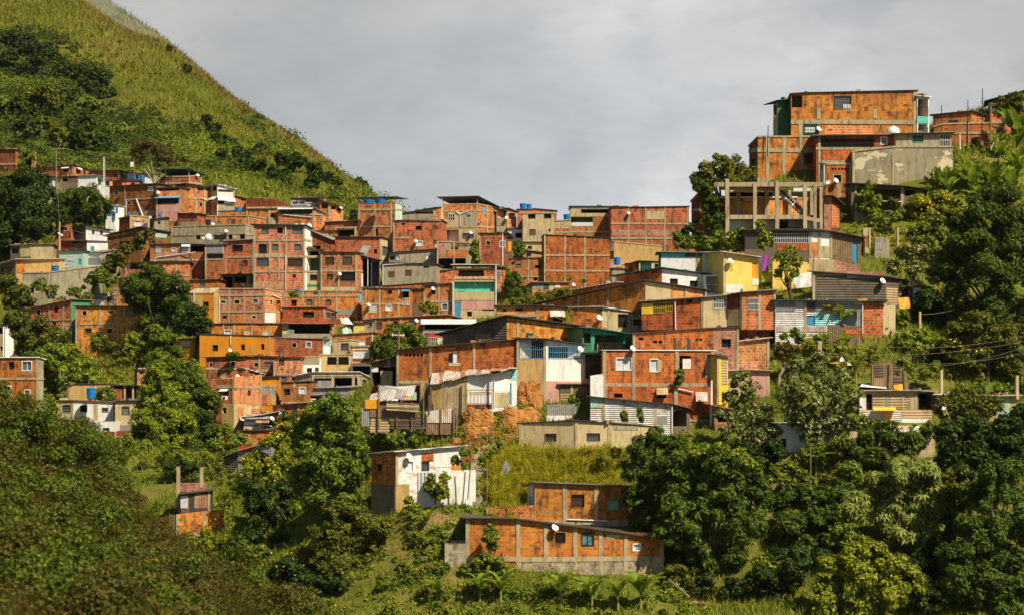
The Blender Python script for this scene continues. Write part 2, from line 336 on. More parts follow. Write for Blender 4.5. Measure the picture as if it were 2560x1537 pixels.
def build_house(sp):
    P, top, m = sp['P'], sp['top'], sp['m']; n = len(P)
    # close the footprint behind the visible faces
    if n == 2:
        d = (P[1] - P[0]) / np.linalg.norm(P[1] - P[0]); nb = np.array([-d[1], d[0]]) * sp['dep']
        rise = sp['rise'] if sp['rise'] is not None else .15
        FP = [P[0], P[1], P[1] + nb, P[0] + nb]; FT = [top[0], top[1], top[1] + rise, top[0] + rise]
    elif n == 3 and abs(sp['a'][1] - sp['a'][0]) > math.radians(24):
        FP = list(P) + [P[0] + P[2] - P[1]]; FT = list(top) + [top[0] + top[2] - top[1]]
    else:
        d = P[-1] - P[0]; d /= np.linalg.norm(d); nb = (np.array([-d[1], d[0]]) if abs(d[1]) > .2 else np.array([P[0][0] / P[0][1] * .5, 1.])) * sp['dep']
        FP = list(P) + [P[-1] + nb, P[0] + nb]; rise = sp['rise'] if sp['rise'] is not None else .12; FT = list(top) + [top[-1] + rise, top[0] + rise]
    sp['FP'] = FP
    zg = min(float(TERR(q[0], q[1])) for q in FP)
    zb = min(sp['bot']) if sp['fix'] else min(zg - .6, min(sp['bot']) - .4)
    base = (float(P[n // 2][0]), float(P[n // 2][1]), float(zb))
    random.seed(sum(ord(q) for q in sp['label']))
    kind = sp['k'] or ('brick_house' if m[0][0] == 'b' else 'plaster_house')
    root = thing(kind, sp['label'], sp['cat'], base, sp['group']); sp['root'] = root
    faces = [Face(FP[i], FP[(i + 1) % len(FP)], FT[i], FT[(i + 1) % len(FP)], zb) for i in range(len(FP))]
    sp['faces'] = faces
    wall, fr = MB(), MB(); uo = random.random() * 9
    holes = {i: [] for i in range(len(FP))}; wins = []
    for (x0, y0, x1, y1), st in sp['w']:
        i = face_of(sp, (x0 + x1) / 2); fc = faces[i]
        u0, za = fc.uz(x0, y1); u1, _ = fc.uz(x1, y1); _, zt = fc.uz((x0 + x1) / 2, y0); _, za = fc.uz((x0 + x1) / 2, y1)
        u0, u1 = max(.06, u0), min(fc.L - .06, u1); zt = min(zt, fc.top(u0) - .08, fc.top(u1) - .08); za = max(za, zb + .05)
        if u1 - u0 < .1 or zt - za < .1: continue
        holes[i].append((u0, za, u1, zt, STY[st][1])); wins.append((i, u0, za, u1, zt, st))
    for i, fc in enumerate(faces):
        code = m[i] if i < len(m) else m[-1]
        us = sorted({0., fc.L} | {q for hh in holes[i] for q in (hh[0], hh[2])}); zs = sorted({zb} | {q for hh in holes[i] for q in (hh[1], hh[3])})
        for a0, a1 in zip(us, us[1:]):
            if a1 - a0 < 1e-4: continue
            um = (a0 + a1) / 2
            for j, z0 in enumerate(zs):
                last = j == len(zs) - 1
                zm = z0 + .01 if last else (z0 + zs[j + 1]) / 2
                if not last and zs[j + 1] - z0 < 1e-4: continue
                if any(hh[0] < um < hh[2] and hh[1] < zm < hh[3] for hh in holes[i]): continue
                ta, tb = (fc.top(a0), fc.top(a1)) if last else (zs[j + 1],) * 2
                wall.poly([fc.pt(a0, z0), fc.pt(a1, z0), fc.pt(a1, tb), fc.pt(a0, ta)], code, [(a0 + uo, z0), (a1 + uo, z0), (a1 + uo, tb), (a0 + uo, ta)])
        for (u0, za, u1, zt, r) in holes[i]:
            for (ua, z1, ub, z2) in ((u0, za, u1, za), (u1, za, u1, zt), (u1, zt, u0, zt), (u0, zt, u0, za)):
                wall.poly([fc.pt(ua, z1), fc.pt(ub, z2), fc.pt(ub, z2, -r), fc.pt(ua, z1, -r)], code, [(0, z1), (abs(ub - ua) + .01, z2), (abs(ub - ua) + .01, z2 + r), (0, z1 + r)])
        uo += fc.L + 1.7
    for (px, ya, yb) in sp['c']:
        i = face_of(sp, px); fc = faces[i]; u, _ = fc.uz(px, 500); hw = sp['bw'] * .55
        u = min(max(u, hw), fc.L - hw)
        z1 = fc.top(u) - .02 if ya is None else fc.uz(px, ya)[1]; z0 = zb if yb is None else fc.uz(px, yb)[1]
        cb = fr if any(q[1] is None for q in sp['b']) and ya is None else MB()
        fc.box(cb, u - hw, z0, u + hw, z1, -.05, .05, 'cn')
        if cb is not fr: cb.build('concrete_column', root, base)
    for (py, xa, xb) in sp['b']:
        for i in range(n - 1):
            fc = faces[i]; um = fc.L / 2; ym = (fc.p0 + fc.d * um)[1]; z = (HY - py) / F * ym
            u0, u1 = -.03, fc.L + .03
            if xa is not None:
                if face_of(sp, (xa + xb) / 2) != i: continue
                u0, u1 = fc.uz(xa, py)[0], fc.uz(xb, py)[0]
            hw = sp['bw'] * .62; cb = fr if xa is None else MB(); fc.box(cb, u0, z - hw, u1, min(z + hw, fc.top(um) - .01), -.04, .062, 'cn')
            if cb is not fr: cb.build('concrete_beam', root, base)
    wall.build('wall', root, base)
    fr.build('concrete_frame', root, base)
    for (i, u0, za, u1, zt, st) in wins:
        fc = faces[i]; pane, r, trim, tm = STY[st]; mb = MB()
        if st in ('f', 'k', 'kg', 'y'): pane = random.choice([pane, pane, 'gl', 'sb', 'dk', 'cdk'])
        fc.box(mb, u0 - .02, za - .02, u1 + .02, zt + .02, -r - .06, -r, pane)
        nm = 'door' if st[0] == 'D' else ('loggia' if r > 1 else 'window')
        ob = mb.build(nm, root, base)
        if not trim: continue
        t = MB(); big = sp['clus'] == 'N'
        if trim == 'frame':
            e = .07
            for q in ((u0 - e, zt - .02, u1 + e, zt + e), (u0 - e, za - e, u1 + e, za + .02)): fc.box(t, *q, -.06, .035, tm)
            for q in ((u0 - e, za + .02, u0 + .02, zt - .02), (u1 - .02, za + .02, u1 + e, zt - .02)): fc.box(t, *q, -.06, .03, tm)
            if u1 - u0 > .8: fc.box(t, (u0 + u1) / 2 - .03, za, (u0 + u1) / 2 + .03, zt, -r, -r + .04, tm)
            t.build('window_frame', ob, base)
        elif trim == 'grille':
            bars(fc, t, u0, za, u1, zt, .03, tm, .17 if big else .26, 2, .016 if big else .022); t.build('grille', ob, base)
        elif trim == 'rail':
            bars(fc, t, u0, za, u1, za + min(1.0, (zt - za) * .5), .02, tm, .16 if big else .26, 1, .016 if big else .024); t.build('railing', ob, base)
        elif trim == 'vent':
            nn = max(2, int((u1 - u0) / .3))
            for q in range(nn + 1): fc.box(t, u0 + (u1 - u0) * q / nn - .05, za, u0 + (u1 - u0) * q / nn + .05, zt, -.08, .005, tm)
            t.build('vent_blocks', ob, base)
    PN = dict(pw='plaster_panel', dk='opening', tarp='tarpaulin', wd='board_panel', wt='board_panel')  # dk panels: flat dark sheets painting the shade inside an opening
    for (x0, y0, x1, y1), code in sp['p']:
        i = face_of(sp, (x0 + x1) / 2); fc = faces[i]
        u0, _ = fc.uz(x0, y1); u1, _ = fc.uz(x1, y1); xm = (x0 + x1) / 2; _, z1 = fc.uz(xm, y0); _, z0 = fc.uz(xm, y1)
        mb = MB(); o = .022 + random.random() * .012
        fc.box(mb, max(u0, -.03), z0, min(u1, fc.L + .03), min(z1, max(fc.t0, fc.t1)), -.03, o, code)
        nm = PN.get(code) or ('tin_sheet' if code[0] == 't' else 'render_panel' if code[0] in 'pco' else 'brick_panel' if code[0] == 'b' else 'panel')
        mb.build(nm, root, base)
    for (x0, y0, x1, y1), code in sp['aw']:      # awning: fixed at y0, outer edge lower at y1
        i = face_of(sp, (x0 + x1) / 2); fc = faces[i]; xm = (x0 + x1) / 2
        u0, _ = fc.uz(x0, y0); u1, _ = fc.uz(x1, y0); _, z1 = fc.uz(xm, y0); _, z2 = fc.uz(xm, y1); g = max(.5, (z1 - z2) * .9)
        mb = MB(); th = .05
        A = [fc.pt(u0, z2, g), fc.pt(u1, z2, g), fc.pt(u1, z1, .01), fc.pt(u0, z1, .01)]
        mb.box8(A + [(q[0], q[1], q[2] + th) for q in A], code); mb.build('awning', root, base)
    for (x0, y0, x1, y1) in sp['pi']:
        i = face_of(sp, (x0 + x1) / 2); fc = faces[i]; mb = MB(); ua, z0 = fc.uz(x0, y0); ub, z1 = fc.uz(x1, y1)
        mb.bar(fc.pt(ua, z0, .12), fc.pt(ub, z1, .12), .055, 'wm', 6); mb.build('drain_pipe', root, base)
    for (x0, y0, x1, y1), code in sp['rl']:
        i = face_of(sp, (x0 + x1) / 2); fc = faces[i]; mb = MB(); xm = (x0 + x1) / 2
        u0, _ = fc.uz(x0, y0); u1, _ = fc.uz(x1, y0); _, z1 = fc.uz(xm, y0); _, z0 = fc.uz(xm, y1)
        bars(fc, mb, u0, z0, u1, z1, .06, code, .2 if sp['clus'] == 'N' else .28, 2, .02); mb.build('railing', root, base)
    def slab(name, zs, oh, th, code, lift=0.):
        c = sum(FP) / len(FP); Q = []
        for i, q in enumerate(FP):
            a_, b_ = FP[i - 1], FP[(i + 1) % len(FP)]
            e1 = (q - a_) / np.linalg.norm(q - a_); e2 = (b_ - q) / np.linalg.norm(b_ - q)
            n1 = np.array([e1[1], -e1[0]]); n2 = np.array([e2[1], -e2[0]]); bis = n1 + n2; bis /= max(.4, np.dot(bis, bis) / 2)
            Q.append(q + bis * oh)
        mb = MB(); lo = [(q[0], q[1], z + lift) for q, z in zip(Q, zs)]; hi = [(q[0], q[1], z + lift + th) for q, z in zip(Q, zs)]
        d = FP[1] - FP[0]; d = d / np.linalg.norm(d); e = np.array([-d[1], d[0]])
        uvf = lambda pts: [(np.dot(np.array(p[:2]), d), np.dot(np.array(p[:2]), e)) for p in pts]
        mb.poly(hi, code, uvf(hi)); mb.poly(lo[::-1], code, uvf(lo[::-1]))
        for i in range(len(Q)):
            j = (i + 1) % len(Q); mb.poly([lo[i], lo[j], hi[j], hi[i]], code)
        return mb.build(name, root, base)
    if sp['roof'] == 'fl': slab('roof', FT, .07, .16, 'cn', -.01)
    elif sp['roof']: slab('roof', FT, sp['oh'], .07, sp['roof'], .012)
    if sp['roof'] and sp['roof'] != 'fl' and not sp['can']:
        c = sum(FP) / len(FP); rw = random.Random(len(sp['label']) * 31 + int(abs(base[0]) * 10))
        for k in range(rw.randint(0, 3)):       # blocks and stones that hold the sheets down
            i = rw.randrange(n - 1); t = rw.uniform(.1, .9); e = rw.uniform(.08, .3); q = (FP[i] * (1 - t) + FP[i + 1] * t) * (1 - e) + c * e
            z = (FT[i] * (1 - t) + FT[i + 1] * t) * (1 - e) + sum(FT) / len(FT) * e + .07; a_ = rw.uniform(0, 3); w_, l_, h_ = rw.uniform(.1, .18), rw.uniform(.18, .5), rw.uniform(.12, .26)
            ca, sa = math.cos(a_), math.sin(a_); Q = [(q[0] + ca * u * l_ - sa * v * w_, q[1] + sa * u * l_ + ca * v * w_, z - .08) for u, v in ((-1, -1), (1, -1), (1, 1), (-1, 1))]
            mb = MB(); mb.box8(Q + [(x_, y_, z + h_) for x_, y_, _ in Q], rw.choice(['bo', 'cb', 'st', 'wood', 'tr'])); mb.build('roof_weight', root, base)
    if sp['can']:
        zs, cm = sp['can']; zs = list(zs)
        zz = zs + ([zs[0] + zs[2] - zs[1]] if len(FP) == n + 1 else [zs[1] + .3, zs[0] + .3] if n == 2 else [zs[-1], zs[0]])
        slab('canopy', zz, .45, .07, cm)
        pb = MB()
        for i in range(len(FP)):
            fc = faces[i]; k = max(1, int(fc.L / 3.2))
            for j in range(k):
                u = fc.L * j / k + .1; z2 = zz[i] + (zz[(i + 1) % len(FP)] - zz[i]) * j / k
                fc.box(pb, u - .06, fc.top(u), u + .06, z2 + .02, -.16, -.04, 'cn')
        pb.build('canopy_post', root, base)

def make_dish(px, py, sp, r, label, fl):
    i = face_of(sp, px); fc = sp['faces'][i]; u, z = fc.uz(px, py); r = max(.27, .88 * r / F * sp['P'][0][1])
    p = np.array(fc.pt(u, z, .45)); foot = np.array(fc.pt(u, z - .35, .0))
    root = thing('satellite_dish', label, 'satellite dish', tuple(foot), 'satellite dishes on the barrio')
    ax = np.array([.45 * (-1 if fl else 1), -.72, .5]); ax /= np.linalg.norm(ax)
    x = np.cross(ax, (0, 0, 1)); x /= np.linalg.norm(x); y = np.cross(ax, x)
    mb = MB(); R = []
    for k in range(5):
        q = k / 4; R.append([p + ax * (.28 * r * q * q - .1) + r * q * (x * math.cos(t) + y * math.sin(t)) for t in np.arange(20) * math.pi / 10])
    for A, B in zip(R, R[1:]):
        for i in range(20): j = (i + 1) % 20; mb.poly([A[i], A[j], B[j], B[i]], 'wm')
    mb.build('dish', root, foot, True)
    mb = MB(); lnb = p + ax * r * .95 - y * 0; mb.bar(p + y * r * .9 + ax * .15 * r, lnb, .018, 'bk'); mb.bar(lnb, lnb + ax * .12, .045, 'bk', 8); mb.build('feed_arm', root, foot)
    mb = MB(); mb.bar(foot, p - ax * .1, .03, 'bk'); mb.build('mount', root, foot)
def make_tank(sp, x0, y0, x1, y1, label, mat, Y, back, dome):
    y = Y or sp['P'][0][1] * .5 + sp['P'][-1][1] * .5 + back
    r = (x1 - x0) / 2 / F * y; c = W((x0 + x1) / 2, y1, y); hgt = (y1 - y0) / F * y
    name = 'water_tank'
    root = thing(name, label, 'water tank', tuple(c), 'roof water tanks')
    if dome: prof = [(.0, 0), (r * .92, 0), (r * .97, hgt * .15), (r, hgt * .2), (r * .97, hgt * .45), (r * .8, hgt * .75), (r * .45, hgt * .95), (.0, hgt)]
    else: prof = [(0, 0), (r * .84, 0), (r * .9, hgt * .45), (r * .93, hgt * .46), (r * .96, hgt * .9), (r * 1.03, hgt * .9), (r * 1.03, hgt * .97), (r * .95, hgt * .97)]
    mb = MB(); mb.lathe(prof, c, mat); mb.build('tank_body', root, c, True)
    if not dome:
        mb = MB(); mb.lathe([(r * .95, hgt * .96), (r * .6, hgt * 1.06), (r * .2, hgt * 1.09), (0, hgt * 1.09)], c, mat); mb.build('lid', root, c, True)
    else:
        mb = MB(); mb.lathe([(r * .2, hgt * .98), (r * .2, hgt * 1.06), (0, hgt * 1.08)], c, mat); mb.build('lid', root, c, True)

# ------------------------------------------------------------------ terrain (thin-plate spline through known ground points)
class TPS:
    def __init__(s, pts, lam=2.0, sc=50.):
        P = np.array(pts, float); s.sc = sc; s.xy = P[:, :2] / sc; z = P[:, 2]; n = len(P)
        K = s.ker(s.xy, s.xy) + lam / 1000. * np.eye(n); A = np.zeros((n + 3, n + 3)); A[:n, :n] = K; A[:n, n] = 1; A[:n, n + 1:] = s.xy
        A[n:, :n] = A[:n, n:].T; s.w = np.linalg.solve(A, np.r_[z, 0, 0, 0])
    def ker(s, a, b):
        r2 = ((a[:, None, :] - b[None, :, :]) ** 2).sum(-1); return np.where(r2 > 1e-12, r2 * np.log(np.maximum(r2, 1e-12)) * .5, 0)
    def __call__(s, x, y):
        x, y = np.atleast_1d(np.asarray(x, float)), np.atleast_1d(np.asarray(y, float)); q = np.stack([x.ravel(), y.ravel()], 1) / s.sc
        out = np.empty(len(q)); n = len(s.xy)
        for k in range(0, len(q), 20000):
            c = q[k:k + 20000]; out[k:k + 20000] = s.ker(c, s.xy) @ s.w[:n] + s.w[n] + c @ s.w[n + 1:]
        out = out.reshape(x.shape); return out if out.size > 1 else float(out.ravel()[0])
def grid_mesh(name, fz, x0, x1, y0, y1, nx, ny, mat, kind='structure', rough=0., seed=1):
    xs = np.linspace(x0, x1, nx); ys = np.linspace(y0, y1, ny); gx, gy = np.meshgrid(xs, ys); gz = fz(gx, gy)
    if rough: gz = gz + rough * vnoise(gx * .12, gy * .12, seed) + rough * .5 * vnoise(gx * .37, gy * .37, seed + 1)
    V = np.stack([gx, gy, gz], -1).reshape(-1, 3); idx = np.arange(nx * ny).reshape(ny, nx)
    Fq = np.stack([idx[:-1, :-1], idx[:-1, 1:], idx[1:, 1:], idx[1:, :-1]], -1).reshape(-1, 4)
    me = bpy.data.meshes.new(name); me.from_pydata(V.tolist(), [], Fq.tolist()); me.materials.append(mat)
    me.polygons.foreach_set('use_smooth', np.ones(len(Fq), bool))
    ob = bpy.data.objects.new(name, me); COL.objects.link(ob); ob['kind'] = kind; return ob
def vnoise(x, y, seed=0):
    """smooth value noise in [-1,1]"""
    xi, yi = np.floor(x).astype(int), np.floor(y).astype(int); fx, fy = x - xi, y - yi
    hsh = lambda a, b: ((np.sin(a * 127.1 + b * 311.7 + seed * 74.7) * 43758.5453) % 1.0) * 2 - 1
    sx, sy = fx * fx * (3 - 2 * fx), fy * fy * (3 - 2 * fy)
    return (hsh(xi, yi) * (1 - sx) + hsh(xi + 1, yi) * sx) * (1 - sy) + (hsh(xi, yi + 1) * (1 - sx) + hsh(xi + 1, yi + 1) * sx) * sy
# ================================================================== houses: the far spur
view('A', 'F')
h('brick house cut by the left edge under the mountain woods', '-40 95 240, 150 95 235, 178 105 235', [-15, 60], 'bd,br', 'a' and '0 255 25 300 d', b='236', roof='td')
h('stub of roofless brick wall behind the shrubs below the mountain', '300 140 215, 348 130 215', 10, 'bl', roof='fl', dep=3, k='brick_ruin', cat='ruin')
h('brick house with two awning windows topmost on the left slope', '360 278 360, 712 242 360, 846 290 360', [-24, 52], 'br,bo', '478 275 505 305 f;610 272 668 316 f;735 275 766 330 d;806 296 826 346 d', aw='606 264 672 280 wm;738 272 778 290 wm', c='705', roof='td')
h('pale green house with dark porch under a brown tin roof', '165 350 470, 505 352 470', -14, 'pc', '240 350 375 440 l;436 380 475 428 d', c='372 500', roof='tr', oh=.5, k='plaster_house')
h('small cream lean-to with brown boards beside the green porch house', '505 362 470, 600 355 470, 752 350 465', [-30, 8], 'pb,ps', '585 375 655 405 d;660 360 745 410 s', roof='tr', k='shack', cat='shack')
h('pale grey slab house without windows beside the lattice mast', '755 352 470, 930 345 460', -10, 'pw', roof='tg', k='plaster_house')
h('white and aqua house with small windows right of the grey slab house', '930 375 460, 1062 380 465, 1086 385 465', [-12, 55], 'pw,bl', '945 388 972 430 g;1018 400 1056 444 f', p='932 376 950 458 pt', roof='tg', k='plaster_house')
h('long low brick house behind the lattice mast', '858 300 400, 1150 298 395', -18, 'br', '905 320 935 345 d', c='1145', roof='td', oh=.4)
h('turquoise fronted house beside the long low brick house', '1148 305 392, 1232 310 385', 0, 'pt', '1180 335 1210 380 f', roof='tg', p='1148 305 1165 392 pc', k='plaster_house')
h('whitewashed house behind the blue tanks below the bare tree', '1232 318 400, 1385 330 400', -5, 'pw', '1300 340 1330 375 d', roof='td', k='plaster_house')
h('squat brick house under the blue tanks', '1090 402 470, 1180 392 470, 1375 400 460', [-30, 6], 'br,br', '1092 415 1122 448 d;1270 415 1300 440 d', roof='td')
tank(1278, 345, 1316, 382, 'small blue tank on the squat brick house, left of its taller twin', back=-.3)
tank(1350, 348, 1400, 405, 'taller blue tank beside the bare tree on the left slope', back=-.3)
h('roof terrace of brick with green canopy under the mountain', '1535 362 450, 1822 358 450, 1946 345 450', [-12, 50], 'br,bo', c='1545 1640 1828 1890 1940', b='420', roof='fl', can=('292 284 345', 'tn'), k='brick_house')
dish(1893, 342, 16, 'white satellite dish on the green canopied roof terrace')
h('big dark red brick house with grey base left of the pink balcony', '1058 455 720, 1512 425 720', -28, 'bd', '1104 495 1146 530 f;1434 455 1474 492 w;1110 605 1136 650 f;1230 595 1264 626 f', c='1205', b='575:1205:1510', p='1230 690 1500 742 pg', pi='1222 575 1222 730;1315 570 1375 715', roof='td')  # front turned from the sun, its shade painted in by darker brick
h('house with orange roof terrace over a pale pink balcony', '1508 470 790, 1742 455 790', -10, 'br', '1525 452 1735 492 l;1512 565 1735 632 lv;1590 725 1625 770 d', p='1510 495 1742 545 bl;1535 618 1742 700 pk;1560 702 1716 790 pk', aw='1500 548 1742 566 bl_', c='1512 1738', roof='td')
dish(1540, 508, 17, 'white satellite dish on the orange terrace above the pink balcony')
tank(1524, 714, 1558, 748, 'small blue tank on the ledge beside the pink house', Y=350)
h('bright orange sunlit brick house with pale columns beside the pink balcony', '1720 440 712, 1806 425 712, 2042 468 708', [-52, 28], 'bd,bl', '1732 470 1742 500 d;1925 605 1952 645 f;1755 595 1790 690 l;1885 455 2035 490 l', c='1806 1895 1975 2036', b='568', pi='1930 560 2030 600', roof='td', oh=.4)  # shaded left flank and sunlit right side are put into the brick colours
h('white railed house with awnings above the concrete wall', '2040 440 705, 2098 432 710, 2266 480 705', [-45, 22], 'pb,pw', '2050 445 2090 490 d;2105 445 2260 505 l;2105 590 2170 620 d', p='2110 618 2255 705 pg;2042 610 2092 680 br', aw='2030 552 2092 582 wm;2100 552 2175 588 wm;2178 565 2268 600 wm', c='2263', roof='tw', k='plaster_house')
h('small orange brick house right of the white railed house', '2272 540 620, 2375 575 620', 18, 'bl', '2330 570 2350 590 d', roof='td')
h('white and teal shed with blue tank below the round tree', '1020 640 740, 1112 632 740, 1200 650 735', [-10, 25], 'pw,pw', p='1020 690 1105 735 blu', roof='tw', k='shed', cat='shed')
tank(1116, 652, 1141, 712, 'narrow blue tank standing by the white and teal shed', back=-1.)
h('small orange house with a white shuttered window above the gables', '1150 765 850, 1252 738 850, 1445 748 840', [-42, 12], 'bd,bl', '1300 770 1358 832 w;1400 798 1428 835 w', c='1254 1440', b='778:1254:1440', roof='fl')
tank(1420, 738, 1466, 762, 'white tub on the small orange house', 'tkw', back=-1.5)
h('grey rendered box house beside the pink house', '1488 768 830, 1608 750 830', 0, 'pg', '1522 790 1550 812 d', roof='td', k='plaster_house')
h('dark brick house on the left behind utility pole', '535 790 1000, 685 782 990', -12, 'br', '580 840 652 876 f;440 905 500 960 d', p='545 890 680 950 bd', roof='td')
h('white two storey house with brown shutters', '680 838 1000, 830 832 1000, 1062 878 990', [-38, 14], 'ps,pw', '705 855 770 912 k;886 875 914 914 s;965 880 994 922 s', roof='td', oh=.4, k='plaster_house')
h('white lower storey with a blue window under the brown shutters', '590 975 1075, 840 975 1090, 1042 985 1095', [-32, 10], 'bd,pw', '875 1030 910 1082 Db;690 985 760 1050 d', roof='tg', p='690 1000 838 1060 ps', k='plaster_house')
h('dark brick gable house with a boarded balcony', '1035 930 1070, 1360 842 1075, 1618 900 1075', [-24, 20], 'bd,bd', '1150 980 1250 1060 l;1440 955 1500 1000 d', p='1365 850 1500 930 wd;1500 870 1616 935 wd;1500 905 1610 945 pc', roof='td', oh=.4)
h('white washed wall house with sheet shutters below the white storey', '808 1095 1215, 980 1088 1215, 1145 1062 1200', [-22, 6], 'pw,pg', '1025 1105 1100 1140 d', p='815 1140 975 1205 tg', roof='tg', k='plaster_house')
h('pale green house with a cyan door beside the wire pole', '570 1078 1235, 802 1072 1230', -10, 'pc', '655 1125 710 1165 q;755 1150 786 1205 Db;622 1160 690 1230 q', roof='td', k='plaster_house')
h('beige house with hanging sacking and a dark left bay', '100 1018 1130, 300 1012 1135, 512 1008 1130', [-18, 4], 'ps,pb', '110 1050 180 1100 d', p='195 1022 298 1130 pb;435 1018 470 1032 cn', roof='tr', k='plaster_house')
h('ochre house with a brick strip and blue tank by the left edge', '-30 1215 1360, 160 1155 1300, 622 1150 1290', [-30, 8], 'ps,po', '10 1230 110 1290 l', p='162 1160 238 1290 bo;580 1166 600 1180 wm', c='160', roof='tj', oh=.5, k='plaster_house')
tank(494, 1218, 572, 1266, 'blue tank on the ledge in front of the ochre house', Y=296)
h('grey retaining wall stepping down below the ochre house', '215 1290 1480, 470 1285 1480, 960 1222 1440', [-10, 8], 'pg,pg', '230 1430 270 1480 d;290 1430 330 1480 d;390 1420 415 1483 d', p='330 1400 390 1483 pb;420 1395 470 1483 pb;218 1360 300 1425 pb', roof='fl', k='retaining_wall', cat='wall')
h('brick house with a white arched window and a white railed balcony', '1450 1012 1190, 1752 1006 1190, 1978 1015 1190', [-14, 2], 'bl,br', '1505 1030 1556 1086 q;1660 1040 1698 1075 w;1756 1035 1832 1086 q;1838 1020 1975 1085 l', aw='1754 1006 1840 1035 wm', pi='1500 1150 1500 1200;1500 1140 1890 1085', c='1732', p='1505 1085 1730 1150 bp', b='1160', roof='td')
h('low brick house with two dark bays over the round tree', '1165 1200 1345, 1392 1185 1345, 1832 1180 1320', [-20, 3], 'bm,bl', '1250 1185 1372 1252 l;1532 1213 1572 1250 g;1225 1185 1250 1225 w', c='1215 1700', b='1310', roof='td')
h('brick stub with concrete band behind the round tree', '1102 1340 1540, 1240 1335 1540', -12, 'bl', c='1130', b='1440', roof='td')

view('B', 'F')
h('roofless dark brick wall under the mountain right of the white railed house', '838 368 480, 1095 378 478, 1225 425 470', [-10, 10], 'bd,bd', b='462', roof='')
h('long dark brick house with a blue tank on its corner', '560 500 610, 1060 478 610, 1195 485 612', [-14, 14], 'br,br', '1068 520 1110 556 d;700 525 720 540 d', p='1020 560 1180 625 pg', c='840 1060', roof='td', oh=.15)
tank(728, 460, 790, 498, 'blue tank above the long dark brick house', back=-2)
h('brick house with a dark tub and dish above the concrete band', '170 520 655, 362 522 655', -22, 'br', p='190 600 360 655 pg', roof='td')
h('brick storey with brown window above the concrete band', '360 548 645, 858 545 645, 1025 572 640', [-10, 8], 'br,br', '685 575 726 626 s', c='540 858', roof='fl')
tank(440, 580, 492, 630, 'black water tank against the brick storey above the concrete band', 'bkt', Y=350)
dish(522, 620, 17, 'white satellite dish beside the black tank')
h('weathered concrete band house left of the tower', '105 652 790, 822 628 790, 905 652 780', [-16, 26], 'pg,pg', '350 725 390 770 d;520 705 640 770 l;662 715 702 770 d;770 702 820 765 d', c='110 335', b='720', p='700 720 745 760 pb', roof='fl', k='plaster_house')
dish(652, 688, 17, 'white satellite dish over the concrete band house left of the tower')
tank(428, 715, 505, 775, 'cream domed tank left of the tower', 'tkw', Y=336, dome=1)
tank(400, 745, 440, 775, 'white tank half behind the cream domed tank', 'tkw', Y=338, dome=1)
h('grey shuttered workshop with barred lower window left of the tower', '435 820 1060, 612 815 1060', -8, 'br', '440 815 606 905 w;455 906 608 955 lk', p='440 816 606 900 tg', c='436', b='960', roof='tg')
h('two storey brick house with a black window left of the tower', '608 795 1040, 905 772 1035', -12, 'br', '700 825 800 884 k;800 970 846 1022 k', c='640 896', b='940', roof='td', pi='420 920 440 990')
h('four storey brick tower with pale concrete grid and green roof edge', '902 626 1265, 1398 632 1262, 1452 668 1260', [-4, 66], 'bm,pw',
  '984 655 1046 711 g;1130 655 1186 711 d;1280 650 1372 708 g;956 815 1031 902 k;1084 815 1140 866 g;1300 815 1360 868 g;936 952 1050 1024 kg;1236 955 1378 1028 kg;1280 1105 1312 1140 d;970 1205 1050 1240 d',
  c='912 1060:780:1100 1150:780:1160 1220 1388', b='778 935 1080', p='920 905 1200 932 pb;860 1180 1210 1250 bp', pi='1212 640 1212 720;1212 720 1175 770;1215 925 1215 1262', roof='tn', oh=.35, k='brick_house')
tank(1290, 618, 1345, 640, 'first of three white domes on the tower roof edge', 'tkw', Y=338, dome=1)
tank(1350, 616, 1405, 642, 'second of three white domes on the tower roof edge', 'tkw', Y=338, dome=1)
tank(1410, 614, 1468, 662, 'largest white dome with blue base on the tower roof edge', 'tkw', Y=337, dome=1)
h('narrow house of green and cream balconies joined to the tower', '1400 850 1250, 1552 875 1250', 0, 'pb', '1410 862 1548 925 l;1406 948 1546 1072 lg;1452 1110 1516 1162 kg', c='1404 1550', b='938 1078', p='1396 1204 1548 1226 pn', roof='td', k='plaster_house')
h('brick house with flower grilles right of the green balconies', '1552 890 1270, 1900 898 1270, 1956 905 1265', [-3, 60], 'bm,bl', '1600 940 1682 1010 kg;1770 935 1852 1010 kg;1615 1105 1670 1152 k;1742 1085 1886 1168 k', c='1556 1725 1896', b='1072', roof='td', p='1560 1228 1900 1262 pb')
dish(1742, 1100, 16, 'white satellite dish beside the flower grille')
h('purple curtained stairwell with a white stair under a sloping canopy', '1900 908 1240, 2122 975 1240', 12, 'ps', '1906 930 2040 1225 l;2045 985 2116 1225 lv', p='1930 1100 1960 1225 tarp', c='1905', pi='2005 930 2005 1220', roof='tg', oh=.4, k='shed', cat='shed')
h('dark brick hall under a long swooping tin roof behind the tower', '1445 672 910, 1660 775 910, 1960 812 905', [0, 4], 'bd,bd', '1480 830 1550 870 l', p='1712 865 1800 892 tv;1800 875 1915 905 tarp;1450 700 1470 840 pw', roof='tg', oh=.4)
h('small brick house with dark window below the tin verandah', '1500 690 790, 1692 684 790', -6, 'br', '1578 722 1620 756 d', roof='td')
h('dark open loggia floor with concrete posts left of the brick tank tower', '1690 660 760, 1895 655 760', -6, 'br', '1705 670 1875 742 l', c='1698 1885', roof='fl')
h('verandah house with white tin edge below the mountain', '1140 470 620, 1485 462 620, 1600 540 660', [-8, 40], 'br,br', '1160 480 1470 525 l;1490 480 1560 545 lt', c='1480', aw='1138 460 1480 480 wm', pi='1195 532 1465 555', b='530', roof='tg', oh=.35)
